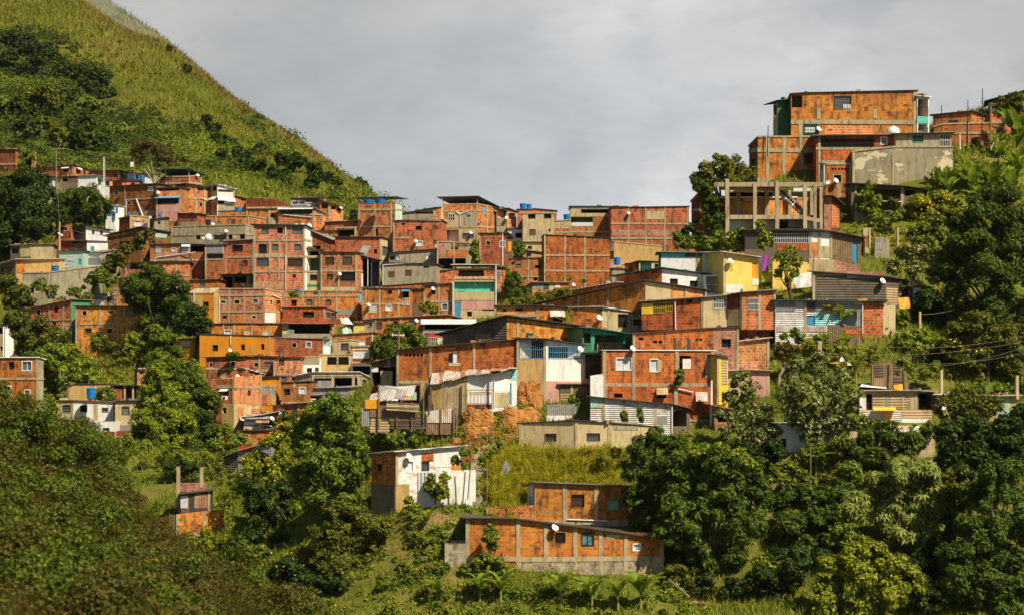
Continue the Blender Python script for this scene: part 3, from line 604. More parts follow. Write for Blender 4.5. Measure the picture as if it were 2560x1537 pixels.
h('two storey house with a grey boarded top floor under the ridge', '1262 375 480, 1500 372 480, 1545 362 480', [-6, 20], 'ps,ps', '1275 400 1400 436 G;1420 415 1490 440 w', p='1268 376 1400 400 tg;1500 392 1540 450 pt', roof='td', oh=.4, k='plaster_house')
h('brick house with dark windows stepping right from the verandah', '1545 385 560, 1640 420 570, 1770 470 580', [6, 22], 'br,bl', '1560 420 1620 470 d;1650 430 1700 480 d;1705 440 1745 500 k', c='1635', roof='td', oh=.35)
dish(1742, 462, 16, 'white satellite dish on the dark windowed house below the ridge')
h('flat brick house under scrap roof sheets in front of the brick tank tower', '1590 602 668, 1900 585 665', -8, 'br', roof='tj', oh=.3)
h('brick corner house with square dark window and a white pipe', '1690 745 980, 2130 748 975, 2198 768 970', [-5, 55], 'br,pb', '2064 865 2096 906 d;2140 838 2194 920 kg;1800 670 1870 700 d', c='2122', pi='2135 800 2135 970', roof='td')

view('C', 'F')
h('brick tank tower with three concrete bands and a black canopy', '176 262 610, 534 258 610, 600 285 560', [-8, 45], 'br,pc', '335 510 370 580 lp;200 345 325 355 v;348 345 480 355 v', c='184 337 494', b='326 490', roof='fl', can=('215 205 225', 'td'), oh=.1)
tank(222, 232, 322, 268, 'blue tank left of its twin under the black canopy', back=-2.5)
tank(336, 228, 440, 266, 'blue tank right of its twin under the black canopy', back=-2.5)
h('wide rust brick house with scattered small windows under a render parapet', '508 432 740, 982 425 735', -6, 'br', '590 452 636 478 f;730 483 786 526 d;890 480 942 520 s;735 632 796 676 w;900 622 940 662 s', c='520', b='598:520:670', pi='680 430 975 432', roof='tw', oh=.2)
dish(740, 630, 18, 'white satellite dish on the wide rust brick house')
h('rendered parapet room with dark window above the wide rust brick house', '516 385 440, 905 310 435, 985 300 440', [-8, 20], 'pg,br', '728 318 900 368 l', p='520 372 900 432 pg', roof='td', oh=.35, k='plaster_house', dy=4)
h('three storey cream house with roof terrace and orange brick side', '985 282 650, 1326 275 655, 1524 312 580', [-4, 42], 'pb,bl', '1050 370 1108 430 b;1225 376 1262 392 k;1012 520 1146 646 lw;1186 556 1290 602 kg;1330 455 1345 480 d', c='990 1318 1420 1506', b='338 495', p='992 284 1318 336 bo;1005 352 1048 430 bo;1168 345 1308 490 pg', pi='985 200 985 640;1160 370 1160 490;1160 370 1120 345;1160 370 1240 345', roof='fl', can=('208 200 318', 'td'), oh=.1, k='plaster_house')
dish(1268, 550, 18, 'white satellite dish on the cream three storey house')
h('grey rendered house under a dark sheet roof right of the three storey house', '1512 322 600, 1622 315 600, 1705 355 560', [-4, 30], 'pg,bl', '1516 335 1618 405 l;1630 360 1690 420 d;1515 540 1570 555 d', p='1512 410 1620 480 pg', c='1618', roof='td', oh=.35, k='plaster_house')
dish(1612, 405, 19, 'white satellite dish under the dark sheet roof')
h('orange brick rooms carrying the two blue tanks', '1712 325 560, 1905 320 560, 2092 338 560', [0, 6], 'bl,br', '1752 355 1775 385 d', pi='1735 455 1735 500', b='358', roof='td', oh=.15, dy=3)
tank(1734, 270, 1802, 320, 'left blue tank on the orange brick rooms', Y=352)
tank(1800, 276, 1852, 322, 'right blue tank on the orange brick rooms', Y=353)
h('stained cream house with black square windows below the blue tanks', '1764 368 640, 2062 362 650', -2, 'pb', '1816 370 1886 417 d;1970 370 2040 414 d;1826 516 1890 578 s;2015 512 2032 540 d', roof='fl', k='plaster_house')
h('low white house with an open dark bay beside the stained cream house', '1618 512 605, 1758 515 605', 0, 'pw', '1692 550 1756 600 l', roof='td', k='plaster_house')
h('square brick house draped with vines above the grassy bank', '1345 558 765, 1615 552 765', -4, 'br', '1412 630 1452 670 f;1545 632 1592 686 G', p='1350 560 1560 590 bo', roof='td', c='1350')
h('sliver of orange door house beside the vine draped house', '1615 590 765, 1665 590 765', 0, 'ps', '1622 626 1660 730 Do', roof='td', k='shack', cat='shack', dep=3)
h('balcony house with brick parapets above the dark garage', '935 640 910, 1240 650 910', -3, 'pg', '945 795 1090 900 l;1105 795 1215 850 l;1075 690 1140 712 d', p='1022 715 1228 785 bo;1075 650 1240 684 bd;942 660 1010 780 bp', c='1100 940', roof='fl', k='plaster_house')
h('small beige house beside the big orange wall', '1775 642 730, 1965 642 735', 2, 'pb', '1815 680 1852 706 k;1945 640 1965 725 Db', roof='td', k='plaster_house')
h('sloping yellowish house under the small beige house', '1765 715 800, 1965 742 810', 8, 'po', '1802 750 1842 778 k', roof='tg', k='plaster_house')
h('red brick house with three small windows left of the big orange wall', '1640 802 1030, 1962 792 1020', 0, 'br', '1700 850 1745 882 g;1882 862 1936 895 d;1870 982 1906 1012 d;1655 835 1678 862 d', c='1818', b='972', p='1640 782 1960 806 po', roof='td', oh=.15)
h('grey rendered house with two brown windows', '412 842 1080, 925 852 1075', -6, 'pg', '466 924 526 984 s;626 910 692 970 s;806 872 860 890 d', pi='415 860 415 1055;415 862 700 845', roof='td', oh=.2, k='plaster_house')
h('plain cement upper storey above the two brown windows', '470 748 860, 582 735 860, 925 708 850', [-20, -4], 'pg,pg', '478 778 530 812 d;552 770 580 810 w', roof='td', k='plaster_house')
dish(852, 798, 17, 'white satellite dish on the plain cement upper storey')
h('turquoise balcony house with a white tin canopy', '1090 1000 1360, 1506 1000 1365', 0, 'pb', '1106 1022 1500 1118 lq;1108 1216 1164 1358 Db;1228 1305 1274 1352 d;1375 1285 1500 1300 d', p='1100 1120 1505 1192 pb;1168 1200 1500 1285 pk', c='1096 1500', b='1196', pi='1090 1030 1090 1340;1075 1025 1100 1040', rl='1140 1068 1210 1116 bk', roof='fl', k='plaster_house')
h('roof terrace room of brick and rails over the turquoise balcony', '1100 905 1015, 1500 905 1015', 0, 'bo', '1145 905 1390 968 lr', p='1102 968 1498 1012 bp', roof='fl', can=('862 862', 'tw'), Y=319.6, fix=1)
dish(1315, 1048, 19, 'white satellite dish in the turquoise balcony')
h('brick block behind the turquoise balcony house with a blue hatch', '1500 880 1240, 1595 890 1240', 10, 'bm', '1520 930 1538 962 Db;1508 1100 1540 1142 Db', roof='td', dy=4)
h('brick storey left of the turquoise balcony', '870 938 1060, 925 925 1060, 1100 905 1060', [-30, -4], 'bl,br', c='915', roof='td', dy=3)
h('long brick house with white grilles and a rail balcony', '218 1085 1395, 670 1090 1395', -6, 'bo', '460 1104 502 1142 d;285 1255 352 1312 q;444 1250 498 1296 w;606 1115 670 1180 l', c='250 382 566', b='1235', rl='606 1180 672 1246 wm', aw='596 1100 676 1118 blu', roof='td', oh=.15)
dish(288, 1242, 18, 'white satellite dish above the white grille')
h('brick upper storey with parapet above the rail balcony', '218 1080 1150, 905 1030 1150', -6, 'br', roof='td', oh=.1, dy=3)
h('leaning plank stair house right of the rail balcony', '672 1105 1345, 805 1090 1345', -8, 'bd', p='680 1240 790 1335 ps;575 1250 668 1360 ts', roof='td')
h('brick house with dish and a white double window left of the turquoise balcony', '806 1058 1350, 1086 1040 1345', -6, 'br', '880 1100 922 1146 d;984 1232 1040 1290 G;910 1255 945 1275 w;825 1232 848 1255 d', c='815 954', b='1212', roof='td', oh=.25, pi='1085 1040 1085 1330')
dish(905, 1088, 20, 'white satellite dish left of the turquoise balcony')

view('D', 'F')
h('big plain orange brick wall house with three columns', '232 570 1040, 866 602 1040', 2, 'bo', c='240 435 627', b='768 918', roof='td', oh=.12)
h('low brick and concrete block house left of the shed roofed terrace', '322 440 600, 486 430 600', 0, 'cb', p='322 506 484 590 br', b='545', roof='fl')
tank(418, 375, 492, 432, 'blue tank half hidden behind the concrete block house', Y=366)
h('long house of cream and brick with a black strip window below the sky', '486 296 600, 880 298 600, 1032 300 600', [0, 0], 'pb,pb', '590 322 920 360 l;922 310 1026 360 ln;492 395 706 450 ln', p='490 485 880 590 br;710 390 880 485 br;500 450 700 486 cu;560 305 1000 318 tw', c='660:490:590', b='540', roof='td', oh=.2, k='plaster_house')
h('wide brick wall house with a cream panel below the sky', '880 308 690, 1632 296 690', 2, 'br', c='1048 1215 1400 1618', b='462 604', p='1225 340 1392 420 pb;890 520 1612 580 bp', roof='td', oh=.15, dy=-1)
dish(1050, 360, 18, 'white satellite dish on the brick wall with a cream panel')
h('beige house with a square tower room and a blue tank', '832 655 880, 910 640 875, 1370 682 870', [-42, 4], 'pw,po', '842 725 905 805 l', roof='fl', dep=6, k='plaster_house')
h('square beige tower room rising from the beige house', '1000 578 700, 1137 576 700', 2, 'po', roof='fl', k='plaster_house', dep=4)
tank(904, 790, 972, 860, 'blue tank standing in front of the beige house', Y=318)
h('small dark shed with a white sheet roof left of the green grille house', '780 905 985, 890 892 985, 1012 895 960', [-10, 4], 'ps,pg', '826 915 876 968 d', p='890 880 1008 960 pg', roof='tw', k='shed', cat='shed')
h('low brick house with a green grille window', '1010 868 955, 1150 822 955, 1350 830 945', [-36, 6], 'bd,pb', '1165 832 1268 922 N;1118 830 1136 910 d;1068 870 1085 930 d;1300 850 1345 890 d', roof='td', k='brick_house')
h('small shack with patched panels on the bushy bank', '55 1095 1165, 120 1030 1165, 452 1032 1110', [-35, 8], 'ps,bl', p='130 1040 225 1095 tg;230 1038 278 1098 tn;280 1034 330 1100 pb;340 1032 385 1078 pw;60 1050 118 1140 tg', roof='tg', oh=.4, k='shack', cat='shack')
dish(516, 1050, 17, 'white satellite dish beside the patched shack')

view('I', 'F')
h('long brick house with two dark windows left of the orange front', '265 205 420, 695 112 430, 868 118 420', [-24, 40], 'br,pn', '354 208 390 262 f;525 178 560 236 d;390 340 420 370 d;505 325 540 365 d', c='475 612 690', b='305', rl='600 345 700 430 wm', roof='tr', oh=.3)
h('orange brick house with four windows over the bushes', '728 175 530, 1390 182 515', -4, 'bo', '796 215 836 262 f;1050 215 1098 242 d;1220 202 1300 266 g;824 386 882 430 k;1034 390 1082 432 f', c='735 965 1133 1376', b='342', roof='td', oh=.25, p='740 175 780 500 bl')
h('heap of scrap sheets and a cream box behind the orange front', '830 98 190, 1010 100 190, 1110 60 180', [-6, 20], 'pb,ps', '1030 80 1100 160 l', p='885 118 990 165 pw', roof='tg', k='shack', cat='shack')
h('lone wall fragment in the greenery above the long brick house', '145 130 215, 300 125 215', -8, 'pg', '180 140 290 190 l', roof='td', k='wall_ruin', cat='ruin', dep=2)
h('white house end with a slanting white sheet at the left edge', '-60 348 670, 30 345 670, 132 350 660', [-20, 20], 'pb,pw', '-20 380 28 440 d;0 560 28 600 d', pi='50 380 50 650', roof='tg', k='plaster_house')
h('two storey brick house with white windows at the left edge', '-80 672 1130, 366 668 1130, 420 690 1115', [-8, 60], 'bo,pg', '216 706 304 790 G;24 945 106 1026 G;238 982 290 1030 G;80 710 136 780 d', c='362', b='872', p='200 795 310 832 bp', roof='tw', oh=.15, Y=248)
h('beige upper storey behind the blue tank', '640 935 1085, 665 922 1085, 1095 928 1080', [-35, 0], 'pb,po', '1090 960 1094 990 d', roof='td', oh=.15, k='plaster_house')
h('dark open porch right of the beige upper storey', '1095 935 1090, 1325 940 1085', 0, 'ps', '1110 945 1320 1060 lb', c='1205 1285', p='1098 970 1180 1070 bd', roof='td', oh=.3, k='shed', cat='shed')
h('long white house with brick steps and dark doorway', '438 1085 1330, 708 1082 1330, 1112 1098 1330', [-4, 0], 'pb,pw', '466 1100 540 1242 s;606 1126 680 1194 kg;776 1132 842 1190 k;990 1156 1042 1188 g', c='708 1108', p='905 1105 945 1285 pb;440 1245 620 1330 pg', pi='430 1085 430 1240', roof='tr', oh=.2, k='plaster_house')
tank(834, 964, 928, 1062, 'big blue tank on the roof of the long white house', Y=271)
h('cream house end behind the lobed tree right of the white house', '1112 1090 1390, 1310 1085 1390', 4, 'pb', '1180 1142 1246 1214 g', p='1115 1320 1300 1385 tg', roof='td', k='plaster_house')
h('white basement with brick stair treads under the long white house', '700 1290 1440, 1115 1285 1440', 0, 'pw', '990 1346 1056 1374 d', p='780 1265 830 1295 bd;825 1290 880 1315 bd;880 1312 925 1342 bd;930 1380 1020 1430 pg', roof='', dep=4, k='plaster_house', dy=-.7)
h('red brick wall with grey foot below the white basement', '1018 1382 1500, 1320 1385 1500', 2, 'bd', p='1120 1425 1320 1500 pg', c='1115', roof='', dep=4, dy=-1)
h('small brick house peeping over the round bush with a green awning', '1300 790 925, 1325 785 925, 1422 790 920', [-50, 8], 'bd,bl', '1350 808 1386 828 d', c='1328', roof='td', aw='1420 818 1515 850 gtp')
view('J', 'F')
h('yellow framed brick block with a tall parapet above the orange painted house', '562 12 350, 1012 12 345, 1175 45 340', [-10, 44], 'bm,bl', '584 120 634 150 y;716 115 770 156 y;896 106 946 150 y;1060 116 1086 164 y;602 262 644 292 d;888 262 926 294 y;1125 120 1165 240 l', c='668 815 1008', b='72 226', p='590 150 660 220 bp;1012 235 1118 330 pw;680 262 806 340 bo', pi='576 80 576 335;1080 70 1160 100', roof='fl', k='brick_house')
h('peach rendered house left of the yellow framed block', '292 60 330, 520 55 330, 565 10 330', [-10, 30], 'oc,po', '415 134 470 190 d', p='470 140 555 200 oc;300 70 410 190 po', pi='330 40 330 140;290 48 330 45', roof='fl', k='plaster_house')
h('brick lower storey with window behind the mango crown', '285 -70 58, 560 -78 58', -6, 'bo', '388 -58 432 -8 g', b='40', roof='td', dy=2)
h('dark timber framed house with open bays left of the tower base', '585 -125 15, 900 -130 15', -2, 'ps', '610 -105 700 15 l;715 -110 830 -50 l', p='715 -45 850 10 bo;860 -30 900 15 bp;750 30 790 45 dk', c='600 850', roof='td', oh=.4, k='plaster_house', dy=4)
dish(808, -24, 18, 'white satellite dish below the dark timber framed house')
h('brick storey with planted parapet and three windows', '1212 35 200, 1915 38 205', -3, 'bo', '1266 116 1320 176 d;1422 110 1468 160 g;1605 114 1650 162 g', c='1218 1378 1540 1706', b='78', p='1560 200 1900 260 pg;1220 0 1910 34 bm', roof='fl')
tank(1300, 20, 1362, 52, 'blue tub on the planted parapet', Y=312)
h('brick house with a long brown window over the dark red awning', '1182 192 318, 1592 188 318, 1705 235 318', [-3, 40], 'bo,bm', '1380 226 1488 282 d;1610 232 1642 280 kg;1654 232 1700 300 k', c='1590', roof='td', oh=.15)
h('dark open shop bay under the red awning', '1180 315 480, 1660 330 480', 2, 'pb', '1240 330 1640 438 l', p='1195 440 1650 478 pg;1640 345 1750 450 br', rl='1235 402 1292 438 wm', aw='1172 300 1745 345 bd', roof='td', k='plaster_house')
h('low brick house with three pale windows under the yellow framed block', '496 345 445, 722 340 450, 1180 344 455', [-8, 0], 'bo,bo', '622 402 684 440 w;822 424 862 446 w;994 420 1046 450 q', c='612 720 885 1055', roof='td', oh=.15)
h('bright orange painted house with three dark windows', '382 440 655, 1100 462 655', -1, 'oc', '506 546 560 606 d;782 540 820 596 d;976 536 1008 592 d', c='682:450:530 888:560:650 1062', pi='682 460 682 540', roof='td', oh=.12, k='plaster_house')
dish(683, 596, 20, 'white satellite dish on the bright orange painted house')
h('small orange annex with a pale window behind the banana leaves', '145 495 600, 382 478 600', -4, 'oc', '205 515 290 550 w', c='375', roof='td', k='plaster_house')
h('red brick house with two framed windows and a turquoise balcony', '1100 478 650, 1575 485 650, 1650 492 645', [-1, 25], 'br,pc', '1276 525 1316 570 f;1412 518 1460 570 G;1532 490 1640 560 lt', p='1570 560 1640 640 pw', roof='tg', oh=.2)
h('brick cabin with leafy roof and a blue curtain', '442 668 870, 830 655 865, 860 660 860', [-3, 60], 'br,br', '510 714 526 758 d;684 704 724 752 f;480 715 508 758 f', b='775', p='455 780 700 865 bd;590 840 640 870 pg', roof='ts', oh=.35)
h('brick link with a louvred window and dark window', '850 655 800, 1092 660 800', 0, 'br', '910 715 950 756 f;1012 710 1080 746 g', c='960', p='930 780 1090 806 pg', roof='td')
h('brick house with two brown shutters and a crack', '1095 665 920, 1358 668 910', 0, 'bm', '1146 690 1202 746 s;1290 682 1346 746 s;1176 850 1220 896 g', c='1100', b='830', p='1290 690 1350 790 bp', roof='td')
h('white house with a mossy cement top and barred window', '1358 668 850, 1545 662 845', 0, 'pw', '1422 770 1466 832 k;1500 766 1532 826 kg', p='1360 668 1540 735 pg', roof='fl', k='plaster_house')
h('beige balcony house with a wide dark opening', '1540 645 812, 1840 640 810', 0, 'pb', '1615 660 1822 733 lr', p='1540 735 1826 802 po', c='1715', b='808', roof='fl', k='plaster_house')
h('brick house with a blinking pale box room and red lower bay', '1662 455 660, 2060 428 650', -4, 'br', '1720 490 1775 500 d;1985 478 2030 560 s', roof='td', oh=.15, dy=2)
h('beige box room with a curved grille window', '1662 512 645, 1842 502 640, 1980 520 600', [-3, 12], 'pb,pb', '1752 530 1820 592 kg', c='1668', roof='fl', k='plaster_house', p='1925 520 1978 548 pw')
h('red brick bay with a wide white curtain window', '1830 560 720, 2054 562 720', 0, 'br', '1868 592 2014 670 w', b='714', roof='fl', p='1835 672 2050 714 bd', pi='2050 445 2050 700')
h('dark void storey under the red brick bay', '1842 722 850, 2036 720 850', 0, 'ps', '1860 750 2030 830 l', roof='', dep=5, k='plaster_house')
h('modern white slab house with grey sheets and wide black openings', '1300 850 960, 1470 812 960, 1922 808 960, 2012 862 955', [-20, 0, 50], 'pg,pg,pg', '1476 868 1655 960 l;1682 862 1852 960 l;1880 862 1924 942 l;1955 880 1995 930 d', c='1476 1664 1866 1915', p='1478 890 1655 950 tg', b='838', roof='tw', oh=.25, k='plaster_house')
h('jumble of grey tarpaulins and slabs below the white slab house', '1445 965 1065, 1830 958 1065, 2012 940 1060', [-4, 6], 'tg,pg', p='1450 985 1810 1030 tg;1835 940 2008 1035 pb;1620 990 1680 1040 wt', roof='tg', oh=.3, k='shack', cat='shack', dep=4)
h('dark brick house with a framed void and curtain window', '1170 912 1110, 1452 896 1105', -2, 'br', '1198 968 1256 1030 d;1346 958 1404 1014 w', b='1105', c='1296:900:960', roof='td', oh=.15)
h('brick storey with violet window above the low trees', '1088 1135 1280, 1346 1112 1280, 1452 1105 1275', [-3, 0], 'br,bo', '1150 1166 1192 1212 w;1286 1165 1326 1206 g', c='1346', roof='td', oh=.4)
h('plant and laundry terrace right of the framed void', '1346 1040 1100, 1545 1030 1100', 0, 'bo', '1372 1036 1540 1090 l', p='1345 1095 1520 1120 bo;1440 1060 1505 1095 cu', roof='tg', dep=4, k='brick_house')
h('tall corner house with bright striped orange side', '540 880 1115, 714 868 1300, 980 830 1165', [-26, 48], 'br,bl', '612 985 662 1036 d;850 982 876 1036 d', c='708 825 905 975', b='955', roof='', aw='585 975 662 996 wm', p='722 1135 815 1330 pb;822 1140 975 1165 pb;545 930 708 948 cn', fix=0)
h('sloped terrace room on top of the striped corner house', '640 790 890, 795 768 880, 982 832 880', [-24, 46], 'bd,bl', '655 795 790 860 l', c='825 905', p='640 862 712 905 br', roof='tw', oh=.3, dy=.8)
dish(770, 846, 22, 'white satellite dish on the striped corner house')
h('beige basement below the striped corner house', '596 1112 1300, 714 1112 1320, 880 1130 1330', [-24, 30], 'po,pb', '600 1150 640 1205 d', p='750 1140 812 1270 bl', roof='', dy=-.3, k='plaster_house')
h('peach brick cabin with dark right edge next to the striped side', '980 862 1140, 1118 850 1140', 2, 'oc', p='985 930 1160 1060 pg;988 1020 1060 1130 bl;1075 1040 1150 1130 po', b='945', roof='td', dy=2)
h('cluttered tin shack with laundry below the striped side', '808 1250 1375, 1000 1222 1375, 1100 1190 1370', [0, 4], 'pb,ps', '860 1290 930 1330 l;1010 1260 1090 1330 l', p='815 1285 925 1320 tarp', aw='830 1215 1060 1262 tg;930 1240 1060 1300 tr', pi='960 1310 1080 1330;965 1310 965 1370', roof='tj', oh=.5, k='shack', cat='shack')
dish(800, 1256, 19, 'left white satellite dish on the cluttered tin shack')
dish(1086, 1252, 19, 'right white satellite dish on the cluttered tin shack')
h('low brick terraces at the foot of the far spur', '590 1400 1500, 740 1375 1500, 1140 1372 1500', [-20, 2], 'br,br', '655 1390 720 1430 d;810 1410 850 1440 f', p='600 1300 650 1390 pw;940 1375 1130 1440 bo', roof='td')
view('K', 'F')
h('brick house with striped white awning and grey windows', '190 232 380, 296 215 380, 1000 180 372, 1130 215 372', [-20, -3, 20], 'pb,bo,bo', '242 255 272 290 f;306 250 366 312 kg;476 240 526 300 kg;628 232 686 292 g', c='300 432 550', roof='tg', oh=.25)
dish(706, 234, 20, 'white satellite dish left of the striped awning')
h('blue windowed verandah under the striped white awning', '745 250 470, 1275 255 470', 0, 'ps', '775 275 1095 325 l;1100 280 1260 330 ls', aw='742 226 1278 272 tv', rl='778 322 1050 350 wm;820 396 905 470 wm', p='905 400 955 470 pw;810 352 940 394 red', c='770', roof='td', k='plaster_house', dy=-2)
h('yellow and cream steps house left of the striped awning', '90 265 375, 190 255 375', 0, 'py', p='100 330 285 360 po;95 270 140 350 py', roof='tn', dep=4, k='plaster_house')

# ================================================================== houses: the near spur
view('K', 'N')
h('brick house with two slit windows behind the boarded gable', '1475 98 260, 1880 96 260, 2142 108 262', [-6, 4], 'bl,bo', '1533 126 1566 151 d;1658 118 1722 142 d;2022 192 2112 262 d', aw='1985 140 2132 200 tj', c='1870', b='185:1480:1870', p='2010 110 2115 145 bp', roof='td', Y=212.5)
h('boarded gable house with a green roof edge and orange brick side', '955 372 480, 1572 188 470, 2300 300 480', [-32, 16], 'wd,bo', '1758 355 1826 396 N', p='960 370 1085 460 ts;1272 360 1420 440 ts', c='1680:230:390', roof='td', oh=.4, k='brick_house', Y=209.5, bw=.22)
h('green verandah with black railings right of the boarded gable house', '2300 305 640, 2390 310 640, 2720 370 620', [0, 20], 'pn,gn', '2318 355 2380 450 d;2420 340 2700 540 lr', rl='2420 450 2700 545 bk', p='2440 460 2462 545 pb', roof='tn', oh=.5, k='plaster_house', Y=207.5, cp=1)
h('wide orange brick house with four concrete posts under a thin black roof', '508 522 960, 1660 418 930', -6, 'bo', '1010 548 1096 640 Dw;583 553 770 580 v', p='1012 550 1052 636 dk;1010 640 1125 672 pb;985 498 1066 510 cn', c='520 836 1256', b='826:520:836', roof='td', oh=.3, Y=203.5)
h('blue barred verandah house over ochre and white render', '1664 405 960, 1952 415 960, 2318 480 960', [-4, 22], 'po,pw', '1698 420 1952 598 B;1975 480 2312 596 B', p='1940 820 2315 1052 pk;1674 605 1935 950 po', c='1680 1945', roof='td', oh=.45, k='plaster_house', Y=202.6)
dish(2266, 506, 36, 'large white satellite dish on the blue barred verandah')
h('open shed with black canopy and stacked boards left of the orange brick house', '262 655 960, 505 575 950', -8, 'ps', '270 680 495 860 l', p='352 718 468 862 pb;268 680 330 730 pw;260 862 505 892 pw;250 855 350 1000 bd', c='430:600:690', roof='td', oh=.35, k='shed', cat='shed', Y=206)
h('dark undercroft dwelling propped below the orange brick house', '545 845 1090, 850 830 1060', -4, 'ps', '560 860 730 1050 l', p='740 825 778 1050 po;660 925 700 1000 pc;580 930 655 1000 py', c='820', roof='', k='shack', cat='shack', Y=202.8, dep=3)
h('white scrap panel shack with a rusty patched roof and teal strips', '848 850 1115, 1192 780 1090, 1448 745 1060, 1668 705 1070', [-14, -4, 26], 'pb,pw,pw', '1498 768 1530 866 Db;1590 840 1616 1046 Db', p='975 790 1195 955 pb;960 940 1150 1085 pb;850 860 945 1100 po;1190 760 1440 900 pw;1185 950 1435 1030 tv;1190 1040 1430 1085 bd;1448 760 1600 920 pw;1455 930 1600 1070 pb;1616 700 1662 812 tb;1620 820 1668 1060 pw;1210 925 1430 950 wt', roof='', k='shack', cat='shack', Y=201)
h('grey tin yard wall on white blocks below the pink render', '1960 1062 1215, 2262 1058 1210', 4, 'tg', p='1942 1150 2210 1205 pw;1985 940 2085 1060 tg', roof='', k='tin_fence', cat='fence', Y=199.5, dep=.2)
h('dark sheet doorway with bamboo hurdle behind the yard shrub', '2085 850 1070, 2375 848 1065', 2, 'ps', p='2205 870 2370 975 ts;2090 940 2190 1060 wt', c='2200', roof='tr', k='shed', cat='shed', Y=203, dep=2)
h('long beige mud walled house with two barred slots', '1690 1232 1450, 2230 1198 1500, 3010 1262 1500', [-16, 10], 'pb,pb', '1944 1326 2050 1398 kg;2348 1322 2470 1392 kg', c='1700 2240 2560:1230:1450', p='2600 1210 2840 1290 pg', roof='td', oh=.2, k='plaster_house', Y=193)
dish(2998, 1295, 38, 'large white satellite dish on the end of the beige mud walled house')

view('L', 'N')
h('brick house with two dishes and a rendered front under a bent white roof edge', '190 190 400, 485 185 410, 775 235 420', [-12, 20], 'bo,pb', '640 250 726 376 k;95 260 98 300 d', c='550', roof='tw', oh=.25, Y=211.5)
dish(470, 282, 36, 'white satellite dish on brick left of the yellow dish')
dish(762, 276, 36, 'yellowed satellite dish under the bent roof edge')
h('dark gap house with ferns behind the yellow awning house', '775 240 600, 880 238 600', 0, 'pg', '785 300 870 360 l', roof='td', k='plaster_house', Y=211.8, dep=3)
h('yellow awning house with zigzag brick and rendered walls on a grey roof edge', '868 135 400, 1462 92 400, 1690 75 380, 1842 45 380, 2160 20 375', [-8, 22, -40, 8], 'bo,pb,bd,bl', '978 140 1092 238 Y;1106 138 1160 222 Y;1310 105 1356 142 d;1556 92 1686 196 b;1892 102 2006 206 b', p='866 150 975 250 ym;1695 200 1838 360 pb', pi='1188 120 1194 395', c='1462 1842 2004 2150', roof='tg', oh=.3, fix=1, Y=207.5)
h('undercroft of brick and concrete below the yellow awning house', '880 365 470, 1800 360 470, 2105 375 800', [-2, 10], 'cb,bm', '1240 330 1660 378 l', p='880 250 1180 372 bo;1000 398 1150 412 bd;1805 380 1880 650 bd', c='1390:330:380 2095', roof='', Y=209, dep=4)  # tall dark brick panel paints the shade on the left end
h('low orange brick house with vents and a pale whitewashed end', '780 440 640, 1560 385 700, 1805 378 720', [-2, 0], 'bo,bp', '1638 488 1728 566 d;970 503 1072 530 v;1380 485 1452 506 v;835 472 880 500 d', p='1175 478 1200 590 td;1310 480 1330 640 td', c='785 1800', roof='td', oh=.15, Y=204)
h('brick wall end with pale panel under the overhanging corner', '1800 520 800, 2100 480 790', 2, 'bm', c='2095', p='1700 700 2000 760 bp', roof='tj', Y=205.5, dep=3)
h('orange brick house with net curtained windows above the white tin fence', '490 600 1000, 1570 605 1000', 0, 'bo', '622 675 768 786 w;948 685 1022 802 w;1232 650 1340 778 d', p='1262 680 1340 776 pw;1480 640 1562 868 pg;1022 690 1058 806 pb', c='498 788 1205 1576', b='935', roof='tw', oh=.1, Y=199.5, bw=.26)
dish(782, 578, 34, 'white satellite dish at the roof edge over the net curtained windows')
h('brick ground storey with tin flap windows below the net curtained windows', '500 945 1290, 1555 950 1290', 0, 'bo', '598 1014 682 1054 d;1012 1020 1102 1060 d', aw='1008 965 1118 1030 wt;1386 1005 1498 1092 tj', c='505 786 1196 1556', b='1268:1200:1550', pi='1215 970 1360 1002', roof='', dep=5, Y=198.8, bw=.26)
h('pale brick cellar with a cross window at the foot of the net curtain house', '1310 1285 1450, 1535 1285 1440', 0, 'bp', '1356 1308 1402 1342 N', roof='fl', Y=198, dep=4)
h('yellow sheet lean-to beside the whitewashed end', '1590 650 940, 1700 660 930', 30, 'ym', p='1592 655 1630 930 ym;1640 670 1690 930 wt', c='1580', roof='td', k='shack', cat='shack', Y=199, dep=2)
h('cream rendered house under a pale yellow sheet roof beside the pruned tree', '1700 800 1140, 1930 790 1140, 2100 800 1120', [-6, 12], 'pb,pb', '1600 970 1605 980 d;1720 900 1780 960 l', p='1930 800 2090 1050 pk', c='2094', roof='tj', oh=.35, k='plaster_house', Y=201.5)
h('rusty red tin shed behind the forked tree', '1570 1130 1290, 1765 1190 1290', 8, 'tr', '1600 1235 1740 1290 l', roof='tr', oh=.4, k='shed', cat='shed', Y=196.5, dep=3)
h('white corrugated shack with a dark drooping roof strip', '370 1045 1275, 872 1098 1300, 1145 1122 1360, 1330 1172 1390', [0, 4, 40], 'tw,tw,ps', '1170 1180 1300 1330 l', p='372 1048 496 1150 pc;500 1065 690 1250 tw;885 1110 1000 1290 tw;1010 1130 1110 1200 tj;985 1230 1110 1315 tg', c='498 692 1000', pi='1148 1120 1148 1400', roof='td', oh=.3, k='shack', cat='shack', Y=195.5)
h('upright white sheet wall left of the net curtained house', '370 860 1040, 498 840 1040', 0, 'pw', roof='', k='sheet_wall', cat='wall', Y=198.5, dep=.3)
h('narrow black railed porch between the white render and the net curtained house', '315 625 890, 488 622 880', 2, 'pb', '320 640 480 870 lk', roof='tn', k='shed', cat='shed', Y=203.5, dep=3)

